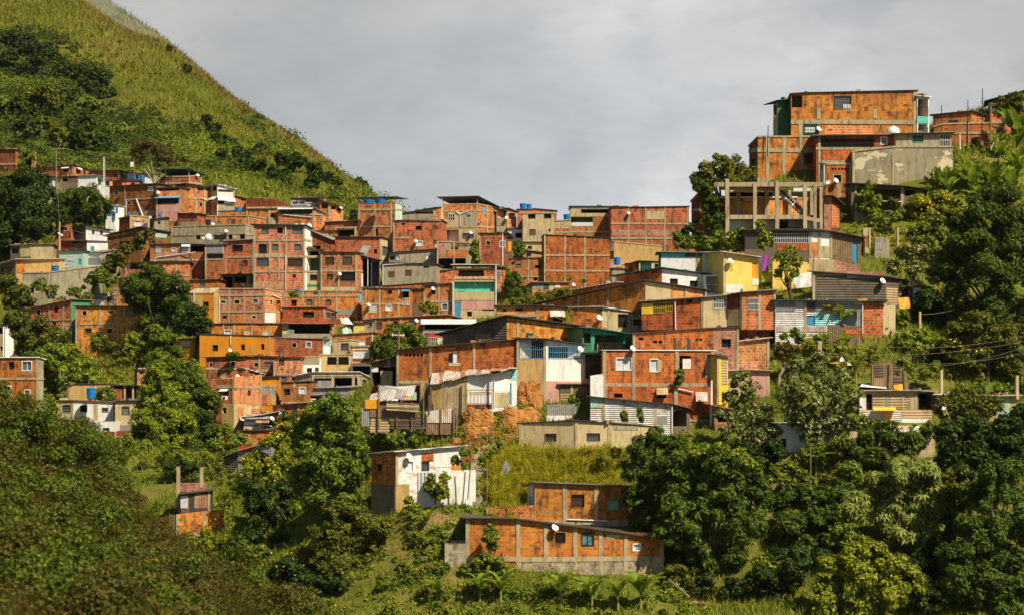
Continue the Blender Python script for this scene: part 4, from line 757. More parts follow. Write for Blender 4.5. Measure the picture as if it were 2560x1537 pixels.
view('D', 'N')
h('long brick shed with a sweeping roof and a flaking render corner', '130 1250 1320, 1208 1012 1290, 1768 1108 1240', [-30, 20], 'bo,bl', p='1222 1035 1455 1195 pb', c='570 850 1212 1605', roof='td', oh=.35, Y=213)
h('orange strip house rising behind the sweeping roof', '505 1110 1200, 920 1030 1150', -26, 'bo', roof='tj', Y=217.5, dep=3)
h('white fronted house with two brown windows and a green roof edge', '925 972 1070, 1372 892 1140, 1792 955 1145', [-28, 18], 'bo,pw', '1450 995 1522 1046 k;1643 1015 1716 1082 k', c='930', roof='tn', oh=.35, k='plaster_house', Y=216)
h('white gate bay right of the brown windowed white house', '1790 958 1140, 1956 950 1140', 4, 'pw', '1795 965 1950 1135 lK', p='1850 920 1955 955 tb', roof='', k='plaster_house', Y=215.6, dep=3)
h('tarpaulin fronted shack with a brick post and dark boards', '1355 740 935, 1720 745 935, 1958 738 945', [0, 2], 'wd,wd', p='1362 785 1712 928 tarp;1718 780 1756 930 po;1758 752 1868 940 tarp;1868 745 1955 920 wd;1362 745 1590 785 pt', c='1715', roof='tg', oh=.35, k='shack', cat='shack', Y=218.5)
h('yellow rendered shack with a tilted door under a tin roof', '1962 735 1140, 2300 795 1130', 14, 'py', '2240 845 2300 992 Do', p='1964 738 1992 1130 pb;1990 1050 2150 1130 pw;2030 845 2055 920 olv;2240 995 2304 1055 pw', roof='tj', oh=.4, k='plaster_house', Y=214.5, cat='shack')
dish(2022, 822, 32, 'white satellite dish on the yellow rendered shack')
h('yellow garden wall with a white cloth behind the thin tree', '2440 800 1080, 2790 850 1100', 6, 'py', p='2470 890 2560 1000 py;2640 950 2780 1060 tarp', roof='', k='garden_wall', cat='wall', Y=214.6, dep=.4)

view('E', 'N')
h('green recessed flank of the topmost brick house', '1055 360 690, 1100 325 690, 1228 300 690', [-35, 8], 'pb,pn', '1062 362 1090 460 s;1170 330 1222 420 ln', p='1055 470 1098 600 pb', roof='tn', oh=.55, k='plaster_house', Y=243)
h('topmost brick house with a barred window against the sky', '1228 255 700, 1345 245 700, 2442 222 690', [2, 2], 'bo,bo', '1232 258 1338 384 ln;1646 275 1805 395 kg;1335 535 1490 662 N', c='1318:540:690 1494:390:495 2040:400:490 2436', b='525', p='1730 354 1806 404 pw;1360 575 1460 625 pw;1548 560 2030 640 bl', roof='td', oh=.15, Y=241, bw=.34)
dish(1492, 592, 31, 'white satellite dish by the green grille of the topmost house')
h('narrow side balconies with black railings on the right of the topmost house', '2444 275 690, 2560 285 690', 20, 'pw', '2450 290 2550 470 lr;2455 540 2545 620 lr', p='2446 475 2552 536 pt', roof='tw', oh=.2, k='plaster_house', Y=241.5, dep=4)
h('orange brick block with three pale columns left of the grey wall', '822 765 1120, 905 672 1120, 1505 668 1120', [-56, 4], 'bd,bo', '1360 826 1490 926 k;845 880 868 960 d;875 875 895 980 g', c='1000 1160 1325', b='798 1088', roof='fl', Y=238, bw=.32)
h('grey roofed house with a long barred gallery', '1470 660 960, 2240 650 900', 0, 'bd', '1522 684 2028 776 lk;2096 672 2150 738 G', p='1528 790 1802 890 bo;1805 790 2160 840 bo;1525 892 1802 934 cn', c='1500', b='780', roof='tg', oh=.45, Y=235.5)
h('lower brick stair tower with a small door below the barred gallery', '1505 930 1330, 1560 935 1330, 1812 935 1330', [-40, 2], 'pg,bo', '1638 1035 1712 1110 f;1610 968 1800 988 v', p='1672 1120 1705 1260 pg', pi='1552 940 1552 1200', c='1808', roof='fl', Y=233.5, dep=4)
dish(1580, 1106, 30, 'left of two white satellite dishes on the brick stair tower', 1)
dish(1658, 1090, 31, 'right of two white satellite dishes on the brick stair tower')
view('F', 'N')
h('grey rendered upper room with a green barred window', '1232 645 780, 1772 632 770', 4, 'pg', '1398 655 1500 716 N;1662 640 1764 758 lK', roof='td', oh=.4, k='plaster_house', Y=234.5)
tank(1145, 566, 1275, 650, 'white domed tank on the barred gallery roof', 'tkw', Y=237.5, dome=1)
h('tall mottled grey wall with flaking cream patches', '815 815 1130, 1196 770 1130, 1782 768 1130', [0, 6], 'pgw,pgw', c='822 1200:840:1130', roof='fl', k='plaster_house', Y=233)
h('dark brick house with bare antennas right of the topmost house', '1592 460 610, 1966 420 610, 2200 500 610', [-10, 34], 'br,bl', '1745 510 1836 536 kg', roof='td', oh=.3, Y=262)
h('long dark brick terrace below the antenna house', '1605 575 800, 1690 548 800, 2300 535 800', [-12, 4], 'bd,bd', c='1925', b='630', roof='fl', Y=256)
h('brick house with a dark green roof at the right edge', '2150 445 640, 2480 430 640', 6, 'br', p='2255 455 2290 490 pw', roof='', Y=262)
h('dark roofed pavilion among the plantain leaves at the right edge', '2140 330 450, 2470 215 450', -10, 'ps', '2200 330 2440 420 l', roof='tn', oh=.6, k='pavilion', cat='pavilion', Y=268)
view('E', 'N')
h('long dark shed with a bent tin roof under the shrubs', '1808 1120 1400, 2320 1150 1400, 2520 1185 1400', [6, 6], 'ps,ps', '1850 1170 2280 1385 ls;2330 1180 2420 1240 l', c='2300 1850', pi='2110 1290 2290 1296', roof='td', oh=.5, k='shed', cat='shed', Y=229, dep=4)
h('grey block retaining wall below the long dark shed', '1840 1400 1500, 2290 1405 1500', 6, 'cb', roof='', k='retaining_wall', cat='wall', Y=228.2, dep=.5)
view('G', 'N')
h('red brick house swallowed by vines left of the concrete skeleton', '265 255 745, 348 160 745, 592 215 740', [-54, 6], 'bd,bo', '285 430 330 460 d', b='330:268:345 590:268:590', roof='fl', Y=231)
h('dark leaning canopy and brick strip right of the concrete skeleton', '1545 195 530, 1620 200 530, 1700 290 530', [0, 24], 'bp,bd', p='1600 280 1690 500 bl', roof='td', oh=.45, k='shed', cat='shed', Y=226)
h('trellis porch house with dark sheet walls under a sagging roof', '782 528 760, 1402 520 800, 1625 545 870, 1905 605 870', [2, 4, 10], 'ps,pw,ts', '1050 560 1395 650 lK;1820 645 1866 860 Db', p='785 548 955 700 td;1090 652 1395 725 bo;1412 640 1490 790 bl;1500 680 1620 790 pb', c='1408 1500 1612', roof='td', oh=.4, k='shack', cat='shack', Y=219)
h('crumbling rubble wall with brick patches below the trellis porch', '1395 800 920, 1650 812 925, 1890 870 925', [0, 6], 'pb,bp', roof='', k='rubble_wall', cat='wall', Y=216.5, dep=1.2)
h('broken garden walls with a sheet door and a toppled stair', '1925 520 800, 1985 505 800', 0, 'pb', p='1950 580 1975 680 bo', roof='', k='wall_ruin', cat='ruin', Y=221, dep=.8)
h('cream wall stub with an old sheet gate in the dry grass', '2035 600 720, 2180 610 720', 4, 'pg', p='2040 605 2110 715 tg', roof='', k='wall_ruin', cat='ruin', Y=221, dep=.5)
view('H', 'N')
h('dark board cabin with a rusty roof strip and leaning side', '430 485 790, 1135 540 790, 1362 580 800', [2, 40], 'wd,wd', p='465 482 750 525 tr;760 486 1125 550 tr;1140 640 1250 810 wt', c='432 1280', roof='td', oh=.35, k='shack', cat='shack', Y=212)
dish(1102, 574, 36, 'big cream satellite dish on the dark board cabin')
h('tin cubicle with green cloth behind the dark board cabin', '1365 630 800, 1575 640 790', 10, 'td', p='1400 640 1478 795 tw;1425 730 1500 800 tb', roof='td', k='shed', cat='shed', Y=213, dep=3)
h('patchwork tin house with turquoise and white sheets', '70 762 1015, 905 775 1025, 1112 770 1085', [0, 4], 'tw,bl', '374 905 452 1002 Db', p='80 770 262 860 tg;160 775 258 858 td;362 775 460 862 td;465 780 545 860 tg;550 785 660 862 tr;455 880 682 1005 tb;690 790 830 1000 tg;265 935 355 1010 tw;830 800 905 1070 tg;80 1005 575 1060 tj', c='360', pi='910 790 910 1080', roof='tn', oh=.4, k='shack', cat='shack', Y=207.5)
h('bare cream block stub leaning on the patchwork tin house', '1112 810 1080, 1230 800 950', 20, 'pb', roof='', k='wall_ruin', cat='ruin', Y=208, dep=1.5)
h('brown plank barrier under the patchwork tin house', '575 1010 1110, 900 1020 1130', 0, 'ts', p='730 1040 900 1085 bo', roof='', k='plank_fence', cat='fence', Y=206.5, dep=.2)
view('M', 'N')
h('tan board hut with a wavy tin roof on the lower right terrace', '880 372 580, 1440 372 570, 1600 385 570', [0, 4], 'wt,st', '950 400 1005 565 d;1455 385 1590 560 l', p='885 415 945 560 pw;1010 430 1145 545 wt;1180 430 1300 545 wt;1365 380 1435 555 pb', c='1150 1305 1440', roof='tj', oh=.35, k='shack', cat='shack', Y=197)
h('low plank and block terrace wall under the tan board hut', '915 568 680, 1290 560 690, 1585 570 690', [0, 2], 'tw,wt', p='1110 565 1200 640 ora;1140 640 1550 690 pw', aw='1010 535 1230 562 ym', roof='', k='terrace_wall', cat='wall', Y=195.5, dep=.5)
h('red and turquoise panelled stall under a white tin roof', '1618 415 560, 1870 408 560', 4, 'pb', '1620 470 1640 560 d', p='1676 430 1780 500 red;1780 420 1870 560 tb;1680 500 1740 555 pw', roof='tw', oh=.3, k='stall', cat='stall', Y=197)
h('pale cream hut under a crooked roof at the right edge', '2130 425 640, 2400 420 640', 4, 'pb', p='2220 450 2330 630 pc', roof='tj', oh=.4, k='shack', cat='shack', Y=197)
h('white tin roofed lean-to sunk in the trees', '1215 755 840, 1480 745 840, 1610 740 830', [0, 6], 'pb,pb', '1290 770 1420 840 l', aw='1205 712 1480 770 tj', roof='tj', oh=.2, k='shack', cat='shack', Y=190)
h('row of white and tan sheds behind the pale leaved tree', '90 690 900, 560 700 900, 900 690 860', [0, 2], 'pw,pb', '120 830 180 920 l;420 740 480 840 d', p='520 740 640 850 wt;640 730 850 850 pb;240 690 400 740 tw', roof='tj', oh=.4, k='shed', cat='shed', Y=192.5)
h('scrap wall with hanging roots above the tan board hut', '1000 120 300, 1290 115 300', 0, 'ts', p='1030 130 1110 240 wd;1195 120 1280 210 wd;1190 240 1420 290 wd', roof='', k='scrap_wall', cat='wall', Y=200, dep=.4)

view('N', 'N')
h('white flaking house with a dark brick side on a tall stone base', '212 232 720, 398 214 730, 898 166 480', [-46, 24], 'bo,pwx', '250 305 292 362 d;484 286 534 366 w;600 285 656 372 kg', p='600 218 690 285 bo;212 462 392 720 st;398 462 505 725 po;830 320 895 365 oc;690 200 890 330 pw', c='400:214:470', roof='tw', oh=.35, k='plaster_house', Y=190, dep=6)
dish(490, 242, 26, 'white satellite dish on the white flaking house')
h('white sheet fence with vines below the white flaking house', '565 375 480, 690 370 480, 1018 362 480', [-20, 4], 'tv,pw', roof='', k='sheet_fence', cat='fence', Y=186.5, dep=.15)
h('mossy stone retaining wall under the white sheet fence', '610 475 680, 850 470 660', -4, 'st', roof='', k='retaining_wall', cat='wall', Y=186.8, dep=1.5)
h('orange brick house with a black grille and a green window', '1418 480 760, 1478 448 775, 2195 478 790', [-60, 4], 'pw,bo', '1760 542 1856 636 k;2045 585 2120 658 n;1432 560 1445 640 d', c='1478 1705 1948', p='1970 765 2190 800 pg', b='758', roof='tg', oh=.3, Y=186, bw=.28, pi='1720 735 2035 745')
h('knee high brick wall joined to the black grille house', '1098 655 760, 1470 640 760', 2, 'bl', c='1105', roof='', k='brick_wall', cat='wall', Y=185.4, dep=.4)
h('lowest brick house with teal curtain on a concrete block base', '940 725 1035, 1330 732 1080, 2470 890 1240', [0, 8], 'bo,bo', '1634 836 1708 912 kg;1840 842 1926 932 t;2236 926 2286 972 w', p='1332 1030 2465 1260 cb;2025 850 2130 880 pb', c='955 1335 1560 1785 1985 2178 2462', b='1040', roof='td', oh=.3, Y=179.5, bw=.28, k='brick_house')
dish(1626, 792, 34, 'white satellite dish over the lowest brick house grille')
h('concrete block planter beside the path at the lowest house', '778 918 1090, 945 920 1040', 2, 'cb', roof='', k='block_wall', cat='wall', Y=179, dep=2)

view('O', 'N')
h('half built brick tower with two tall bare posts in the far gully', '1212 580 720, 1408 582 720', 4, 'bp', p='1232 520 1345 580 bl;1235 625 1285 640 dk', c='1222:455:720 1384:460:600', roof='', k='brick_ruin', cat='ruin', Y=219, dep=3, bw=.3)
h('burnt tin lean-to in front of the half built brick tower', '1240 650 760, 1300 640 760, 1452 620 750', [-10, 8], 'ts,td', p='1335 640 1425 740 tr;1240 655 1290 740 tarp', c='1436', roof='td', oh=.25, k='shack', cat='shack', Y=217, dep=2)
h('sunken brick house with a grey base under the burnt lean-to', '1058 812 1040, 1210 782 1040, 1540 745 1000', [-40, 14], 'bo,bo', '1222 935 1282 1020 l', p='1160 785 1200 920 pb;1058 938 1210 1030 pg', c='1215 1405', b='925', roof='', k='brick_house', Y=215, dep=5)
h('grey tin shed with a red stripe under a tilted roof', '1545 395 470, 1635 350 470, 1860 285 440', [-30, -14], 'wd,tg', p='1640 312 1742 352 red', roof='tg', oh=.3, k='shed', cat='shed', Y=232, dep=4)
h('little brick house with white tarpaulin below the white basement', '515 255 390, 575 250 390, 832 268 385', [-30, 4], 'pw,bl', c='690', p='576 250 690 270 bd', roof='td', k='brick_house', Y=262)
# ================================================================== camera, light, sky
cam = bpy.data.cameras.new('camera'); co = bpy.data.objects.new('camera', cam); COL.objects.link(co)
cam.sensor_width = 36; cam.lens = 36 * F / 2560; cam.shift_y = (HY - 768.5) / 2560
co.rotation_euler = (math.pi / 2, 0, 0); cam.clip_start = 1; cam.clip_end = 6000; S.camera = co
cam.dof.use_dof = True; cam.dof.focus_distance = 215; cam.dof.aperture_fstop = 1.4
SUN = Vector((.44, -.46, .77)).normalized()
sl = bpy.data.lights.new('sun', 'SUN'); so = bpy.data.objects.new('sun', sl); COL.objects.link(so)
sl.energy = 5.0; sl.angle = math.radians(.5); sl.color = (1, .90, .74)
so.rotation_euler = (-SUN).to_track_quat('-Z', 'Y').to_euler()
wd = bpy.data.worlds.new('World'); S.world = wd; wd.use_nodes = True; nt = wd.node_tree
bg = nt.nodes['Background']; bg.inputs[1].default_value = 1
sky = _n(nt, 'ShaderNodeTexSky', sky_type='NISHITA', sun_disc=False, sun_elevation=math.asin(SUN.z), sun_rotation=math.atan2(SUN.x, SUN.y))
sky.altitude = 900; sky.dust_density = 2
sk = _n(nt, 'ShaderNodeVectorMath', operation='SCALE'); nt.links.new(sky.outputs[0], sk.inputs[0]); sk.inputs['Scale'].default_value = .05
tc = _n(nt, 'ShaderNodeTexCoord'); g = tc.outputs['Generated']
cm = mapping(nt, g, (1, 1, 1.9))
n1 = noise(nt, cm, 5.2, 6, .58); n2 = noise(nt, mapping(nt, g, (1, 1, 2.2)), 17., 6, .58)
cl = ramp(nt, n1, [(.40, (.20, .24, .29)), (.50, (.38, .40, .42)), (.575, (.62, .61, .58))])
cl = mixc(nt, .35, cl, ramp(nt, n2, [(.38, (.25, .28, .31)), (.6, (.58, .58, .565))]))
sx = _n(nt, 'ShaderNodeSeparateXYZ'); nt.links.new(g, sx.inputs[0])
# the overcast bank hangs over the mountain side (north); overhead and behind it opens to thinner sky
front = ramp(nt, sx.outputs['Y'], [(.84, 0.), (.955, 1.)])
col = mixc(nt, front, sk.outputs[0], cl)
vd = _n(nt, 'ShaderNodeVectorMath', operation='DOT_PRODUCT'); nt.links.new(g, vd.inputs[0]); vd.inputs[1].default_value = tuple(Vector((.0, 1, .135)).normalized())
glow = ramp(nt, vd.outputs['Value'], [(.978, 0.), (.999, .4)]); gn = _n(nt, 'ShaderNodeMath', operation='MULTIPLY'); nt.links.new(glow, gn.inputs[0]); nt.links.new(front, gn.inputs[1])
col = mixc(nt, gn.outputs[0], col, mixc(nt, n2, (.44, .465, .485), (.74, .735, .71)))
vd2 = _n(nt, 'ShaderNodeVectorMath', operation='DOT_PRODUCT'); nt.links.new(g, vd2.inputs[0]); vd2.inputs[1].default_value = tuple(Vector((-.13, 1, .17)).normalized())
dk_ = ramp(nt, vd2.outputs['Value'], [(.985, 0.), (.9995, .6)]); dn_ = _n(nt, 'ShaderNodeMath', operation='MULTIPLY'); nt.links.new(dk_, dn_.inputs[0]); nt.links.new(front, dn_.inputs[1])
col = mixc(nt, dn_.outputs[0], col, (.25, .265, .275))
# warmer, slightly darker towards the right and top of the bank
wr = ramp(nt, sx.outputs['X'], [(.04, 0.), (.24, .35)])
wm_ = _n(nt, 'ShaderNodeMath', operation='MULTIPLY'); nt.links.new(wr, wm_.inputs[0]); nt.links.new(front, wm_.inputs[1])
col = mixc(nt, wm_.outputs[0], col, (.44, .41, .385))
el = ramp(nt, sx.outputs['Z'], [(.08, 0.), (.22, .3)])
wm2 = _n(nt, 'ShaderNodeMath', operation='MULTIPLY'); nt.links.new(el, wm2.inputs[0]); nt.links.new(front, wm2.inputs[1])
col = mixc(nt, wm2.outputs[0], col, (.345, .335, .315))
nt.links.new(col, bg.inputs[0])
S.view_settings.view_transform = 'Standard'; S.view_settings.look = 'None'; S.view_settings.exposure = 0.5; S.view_settings.gamma = 1
S.cycles.max_bounces = 5; S.cycles.diffuse_bounces = 2; S.cycles.glossy_bounces = 2; S.cycles.transmission_bounces = 3; S.cycles.volume_bounces = 0
S.cycles.use_denoising = True

# ================================================================== ground materials
def ground_mat(name, cols, sc):
    m, nt, b = new_mat(name); tc = _n(nt, 'ShaderNodeTexCoord'); o = tc.outputs['Object']
    c = ramp(nt, noise(nt, o, sc, 8, .7), [(.30, cols[0]), (.45, cols[1]), (.58, cols[2]), (.72, cols[3])])
    c = mixc(nt, ramp(nt, noise(nt, o, sc * 7, 5, .7), [(.4, 0.), (.7, .6)]), c, tuple(x * .45 for x in cols[1]))
    nt.links.new(c, b.inputs['Base Color']); b.inputs['Roughness'].default_value = 1; b.inputs['Specular IOR Level'].default_value = .05
    bump(nt, b, noise(nt, o, sc * 9, 6, .75), .8, .3); return m
GM = ground_mat('hillside soil and grass', [(.05, .075, .008), (.10, .125, .014), (.17, .15, .03), (.25, .14, .045)], .09)
MM = ground_mat('mountain grass', [(.05, .075, .008), (.085, .105, .012), (.13, .125, .016), (.16, .11, .028)], .012)
FM = ground_mat('foreground scrub soil', [(.035, .045, .01), (.06, .055, .014), (.09, .06, .018), (.10, .055, .018)], .2)

# ================================================================== terrain
GP = []
for sp in SPECS:
    n = len(sp['P']); fy = .3 if sp['clus'] == 'F' else .5; low = 2.0 if sp['clus'] == 'F' else .5
    if sp['fix']: low = 2.5
    for i in range(n):
        x, y = sp['P'][i]; GP.append((x, y - .4, sp['bot'][i] - low))
    mx = sum(q[0] for q in sp['P']) / n; my = sum(q[1] for q in sp['P']) / n
    GP.append((mx, my + sp['dep'], sum(sp['bot']) / n + fy * sp['dep'] - low))
def gp(*rows):
    for px, py, y in rows: GP.append(tuple(W(px, py, y)))
gp((-200, 430, 400), (0, 430, 400), (200, 420, 400), (450, 440, 395), (700, 480, 390), (900, 580, 385), (1100, 605, 380), (1300, 620, 380), (1500, 610, 375), (1750, 650, 380),
   (-250, 700, 345), (-250, 900, 310), (-250, 1100, 270), (-200, 1250, 235),
   (300, 900, 300), (420, 1020, 285), (450, 1130, 262), (250, 960, 300), (150, 900, 300), (420, 880, 300), (480, 780, 318), (220, 690, 335),
   (600, 1150, 255), (800, 1150, 245), (700, 1250, 225), (820, 1300, 212), (640, 1330, 212), (500, 1400, 210), (390, 1400, 214), (350, 1400, 218), (440, 1400, 211), (560, 1390, 210), (900, 1420, 186), (700, 1480, 186), (500, 1537, 190),
   (1000, 1090, 200), (1200, 1080, 198), (1230, 1130, 196), (1350, 1190, 191), (1500, 1150, 193), (1300, 1180, 190), (1180, 1200, 190.5), (1170, 1280, 184), (1080, 1330, 183), (1000, 1290, 186),
   (1050, 1400, 180), (1200, 1470, 177), (1400, 1480, 176.5), (1650, 1480, 176.5), (1000, 1500, 176), (1300, 1560, 173), (1600, 1560, 173), (900, 1560, 176),
   (1800, 1500, 177), (2000, 1480, 178), (2300, 1450, 180), (2560, 1450, 180), (2700, 1450, 181), (1750, 1300, 186), (2000, 1250, 188), (2300, 1250, 188), (2600, 1250, 190),
   (1900, 1120, 193), (2100, 1110, 193), (2300, 1090, 194), (2560, 1080, 196), (2700, 1070, 196), (2200, 960, 201), (2400, 950, 203), (2560, 930, 206), (2750, 900, 208),
   (2100, 930, 204), (2250, 850, 210), (2400, 800, 216), (2600, 780, 220), (2300, 700, 217), (2450, 640, 226), (2650, 600, 232), (2250, 560, 226), (2400, 520, 232), (2560, 480, 238), (2700, 460, 242),
   (2300, 430, 242), (2420, 390, 248), (2560, 380, 252), (2750, 380, 255), (2100, 560, 222), (1745, 640, 229), (1690, 742, 228), (1640, 752, 226), (1590, 765, 224), (1700, 735, 245), (1640, 752, 250), (1580, 760, 255), (1960, 720, 211.5),
   (1330, 680, 335), (1200, 610, 348), (1370, 760, 318), (1480, 770, 300), (1340, 720, 322), (1600, 690, 330),
   (2350, 420, 290), (2560, 420, 300), (2100, 520, 300), (1900, 670, 300), (1700, 735, 290), (2800, 420, 300), (2000, 640, 400), (2400, 600, 400), (2800, 580, 400), (1720, 705, 320),
   (880, 1000, 230), (900, 960, 255), (930, 900, 280), (1100, 850, 260), (1300, 820, 265), (1500, 800, 265), (1750, 730, 265))
for x in (-70, -40, -10, 20, 50, 80): GP.append((x, 150, -19 - .02 * abs(x))); GP.append((x, 118, -25))
TERR = TPS(GP, lam=25)
grid_mesh('ground', lambda x, y: TERR(x, y), -105, 110, 100, 425, 216, 326, GM, rough=.18)

MP = [tuple(W(*q)) for q in [(-400, 490, 386), (-200, 490, 386), (0, 486, 386), (200, 480, 386), (450, 500, 386), (700, 545, 385), (0, 425, 410), (200, 418, 412), (450, 440, 412), (900, 580, 380), (1000, 620, 380),
      (0, 330, 470), (0, 200, 600), (0, 60, 730), (0, -120, 900), (-500, 200, 600), (-500, -100, 900), (200, 330, 470), (200, 200, 600), (200, 60, 760), (400, 330, 500), (400, 210, 640),
      (260, 90, 780), (550, 400, 470), (550, 300, 600), (700, 440, 450), (700, 370, 560), (820, 480, 440), (800, 420, 540),
      (195, 6, 900), (246, 36, 860), (302, 73, 830), (398, 114, 790), (452, 148, 765), (500, 180, 745), (592, 244, 705), (682, 297, 665), (762, 347, 630), (830, 399, 590), (884, 449, 548), (930, 492, 515), (970, 585, 480), (100, -70, 960)]]
for px, py, y in [(398, 114, 790), (592, 244, 705), (762, 347, 630), (830, 399, 590), (930, 492, 515), (195, 6, 900), (302, 73, 830)]:
    p = W(px, py, y); MP.append((p[0] + 30, p[1] + 70, p[2] - 45)); MP.append((p[0] + 70, p[1] + 180, p[2] - 120))
MTN = TPS(MP, lam=.5, sc=150.)
def mside(x, y): return -(x + 163) * .946 - (y - 900) * .327       # metres down the flank from the ridge line
def mtn(x, y):
    s_ = mside(x, y); w_ = np.clip((s_ - 6) / 25, 0, 1) * np.clip((np.asarray(y) - 405) / 70, 0, 1)
    return MTN(x, y) + 3.2 * w_ * np.sin(s_ / 10.5 + 1.6 * vnoise(x * .02, y * .012, 13)) + 4.5 * vnoise(x * .045 + y * .02, y * .006, 3) + 1.5 * vnoise(x * .11 + y * .04, y * .02, 5)
mo = grid_mesh('mountain', mtn, -260, 40, 380, 1150, 220, 300, MM)
RP = [tuple(W(*q)) for q in [(0, 0, 1150), (140, -70, 1380), (243, 2, 1330), (307, 34, 1290), (356, 63, 1260), (408, 106, 1230), (470, 170, 1190), (520, 220, 1150), (200, 100, 1200), (400, 230, 1080), (50, -200, 1500), (-200, -200, 1500)]]
for px, py, y in [(307, 34, 1290), (408, 106, 1230), (520, 220, 1150), (140, -70, 1380)]:
    p = W(px, py, y); RP.append((p[0] + 60, p[1] + 120, p[2] - 90))
RID = TPS(RP, lam=.5, sc=200.)
grid_mesh('far_ridge', lambda x, y: RID(x, y) + 2.5 * vnoise(x * .05, y * .03, 9), -330, -90, 1060, 1600, 90, 130, MM)

FG = [tuple(W(*q)) for q in [(-100, 1040, 92), (60, 1085, 92), (150, 1165, 93), (225, 1310, 95), (280, 1440, 97), (340, 1530, 98), (450, 1590, 98), (600, 1600, 98), (800, 1650, 98), (950, 1700, 98),
      (-100, 1200, 76), (100, 1250, 77), (250, 1400, 78), (360, 1540, 79), (550, 1590, 80), (700, 1650, 80), (-100, 1400, 60), (150, 1450, 60), (300, 1520, 60), (-100, 1600, 48), (300, 1650, 48), (600, 1700, 60)]]
FG += [(-22, 112, -6), (-14, 114, -10), (-5, 114, -14), (-28, 118, -8), (6, 112, -18), (8, 90, -14), (4, 70, -12)]
FGT = TPS(FG, lam=1., sc=20.)
grid_mesh('foreground_slope', lambda x, y: FGT(x, y), -34, 6, 42, 116, 120, 180, FM, rough=.15, seed=4)

# ================================================================== air: thin haze round everything below the cloud
HB = MB(); hx, hy0, hy1, hz0, hz1 = 420, -20, 985, -60, 330
HB.box8([(-hx, hy0, hz0), (hx, hy0, hz0), (hx, hy1, hz0), (-hx, hy1, hz0), (-hx, hy0, hz1), (hx, hy0, hz1), (hx, hy1, hz1), (-hx, hy1, hz1)], 'wm')
hz = HB.build('haze'); hz['kind'] = 'stuff'
hm = bpy.data.materials.new('haze'); hm.use_nodes = True; hn = hm.node_tree; hn.nodes.clear()
ho = hn.nodes.new('ShaderNodeOutputMaterial'); hv = hn.nodes.new('ShaderNodeVolumePrincipled'); hv.inputs['Color'].default_value = (.92, .93, .95, 1); hv.inputs['Density'].default_value = .00002; hv.inputs['Anisotropy'].default_value = .2
hn.links.new(hv.outputs[0], ho.inputs['Volume']); hz.data.materials.clear(); hz.data.materials.append(hm)
# mist lying on the mountain top, behind the near ridge
def puff(name, blobs, dens):
    mb = MB()
    for px, py, Yd, rx, ry, rz in blobs:
        c = W(px, py, Yd); R = []
        for j in range(9):
            ph = math.pi * j / 8; R.append([(c[0] + rx * math.sin(ph) * math.cos(t), c[1] + ry * math.sin(ph) * math.sin(t), c[2] - rz * math.cos(ph)) for t in np.arange(16) * math.pi / 8])
        for A, B in zip(R, R[1:]):
            for i in range(16): k = (i + 1) % 16; mb.poly([A[i], A[k], B[k], B[i]], 'wm')
    o = mb.build(name, None, tuple(W(*blobs[0][:3]))); o['kind'] = 'stuff'
    m = bpy.data.materials.new(name); m.use_nodes = True; q = m.node_tree; q.nodes.clear(); u = q.nodes.new('ShaderNodeOutputMaterial'); v = q.nodes.new('ShaderNodeVolumePrincipled')
    v.inputs['Color'].default_value = (.9, .91, .93, 1); v.inputs['Density'].default_value = dens; q.links.new(v.outputs[0], u.inputs['Volume']); o.data.materials.clear(); o.data.materials.append(m)
puff('mist', [(215, -40, 1070, 70, 55, 34), (290, 0, 1075, 55, 55, 26), (350, 45, 1085, 36, 50, 18), (405, 85, 1095, 24, 40, 12), (140, -70, 1065, 80, 55, 40)], .0032)
# ================================================================== build houses, dishes and tanks
for sp in SPECS: build_house(sp)
for e in EXTRA:
    if e[0] == 'dish': make_dish(e[2], e[3], e[1], e[4], e[5], e[6])
    else: make_tank(e[1], *e[2:])
# ================================================================== foliage
def leaf_mat(code, name, cols, tr=.22, dv=.25, dh=.02, gloss=.25):
    m = bpy.data.materials.new(name); m.use_nodes = True; nt = m.node_tree; b = nt.nodes['Principled BSDF']; out = nt.nodes['Material Output']
    ge = _n(nt, 'ShaderNodeNewGeometry')
    st = [(i / (len(cols) - 1), c) for i, c in enumerate(cols)]
    c = hsv_rand(nt, ramp(nt, ge.outputs['Random Per Island'], st), dv, dh)
    nt.links.new(c, b.inputs['Base Color']); b.inputs['Roughness'].default_value = .55; b.inputs['Specular IOR Level'].default_value = gloss * .5
    t = _n(nt, 'ShaderNodeBsdfTranslucent')
    nt.links.new(mixc(nt, .5, c, (.25, .30, .02), 'MULTIPLY') if False else c, t.inputs['Color'])
    ms = _n(nt, 'ShaderNodeMixShader'); ms.inputs[0].default_value = tr
    nt.links.new(b.outputs[0], ms.inputs[1]); nt.links.new(t.outputs[0], ms.inputs[2]); nt.links.new(ms.outputs[0], out.inputs[0]); MATS[code] = m
leaf_mat('mango', 'dark mango leaves', [(.022, .045, .004), (.048, .085, .006), (.09, .13, .009), (.15, .175, .014)])
leaf_mat('dark', 'very dark leaves', [(.014, .030, .003), (.032, .060, .005), (.065, .098, .008)], gloss=.3)
leaf_mat('mid', 'mid green leaves', [(.05, .085, .005), (.10, .15, .010), (.16, .20, .014), (.23, .24, .02)])
leaf_mat('lime', 'bright lime leaves', [(.10, .14, .006), (.19, .225, .010), (.30, .31, .016)])
leaf_mat('olive', 'olive leaves', [(.038, .055, .004), (.08, .10, .007), (.135, .145, .010), (.20, .175, .016)])
leaf_mat('pale', 'pale grey green leaves', [(.05, .075, .008), (.11, .135, .018), (.20, .21, .045), (.36, .33, .13)], gloss=.4)
leaf_mat('cecr', 'umbrella leaves', [(.08, .11, .012), (.14, .17, .022), (.24, .25, .05)], tr=.2, gloss=.4)
leaf_mat('rust', 'browning leaves', [(.06, .055, .01), (.12, .085, .014), (.17, .10, .016), (.09, .09, .012)])
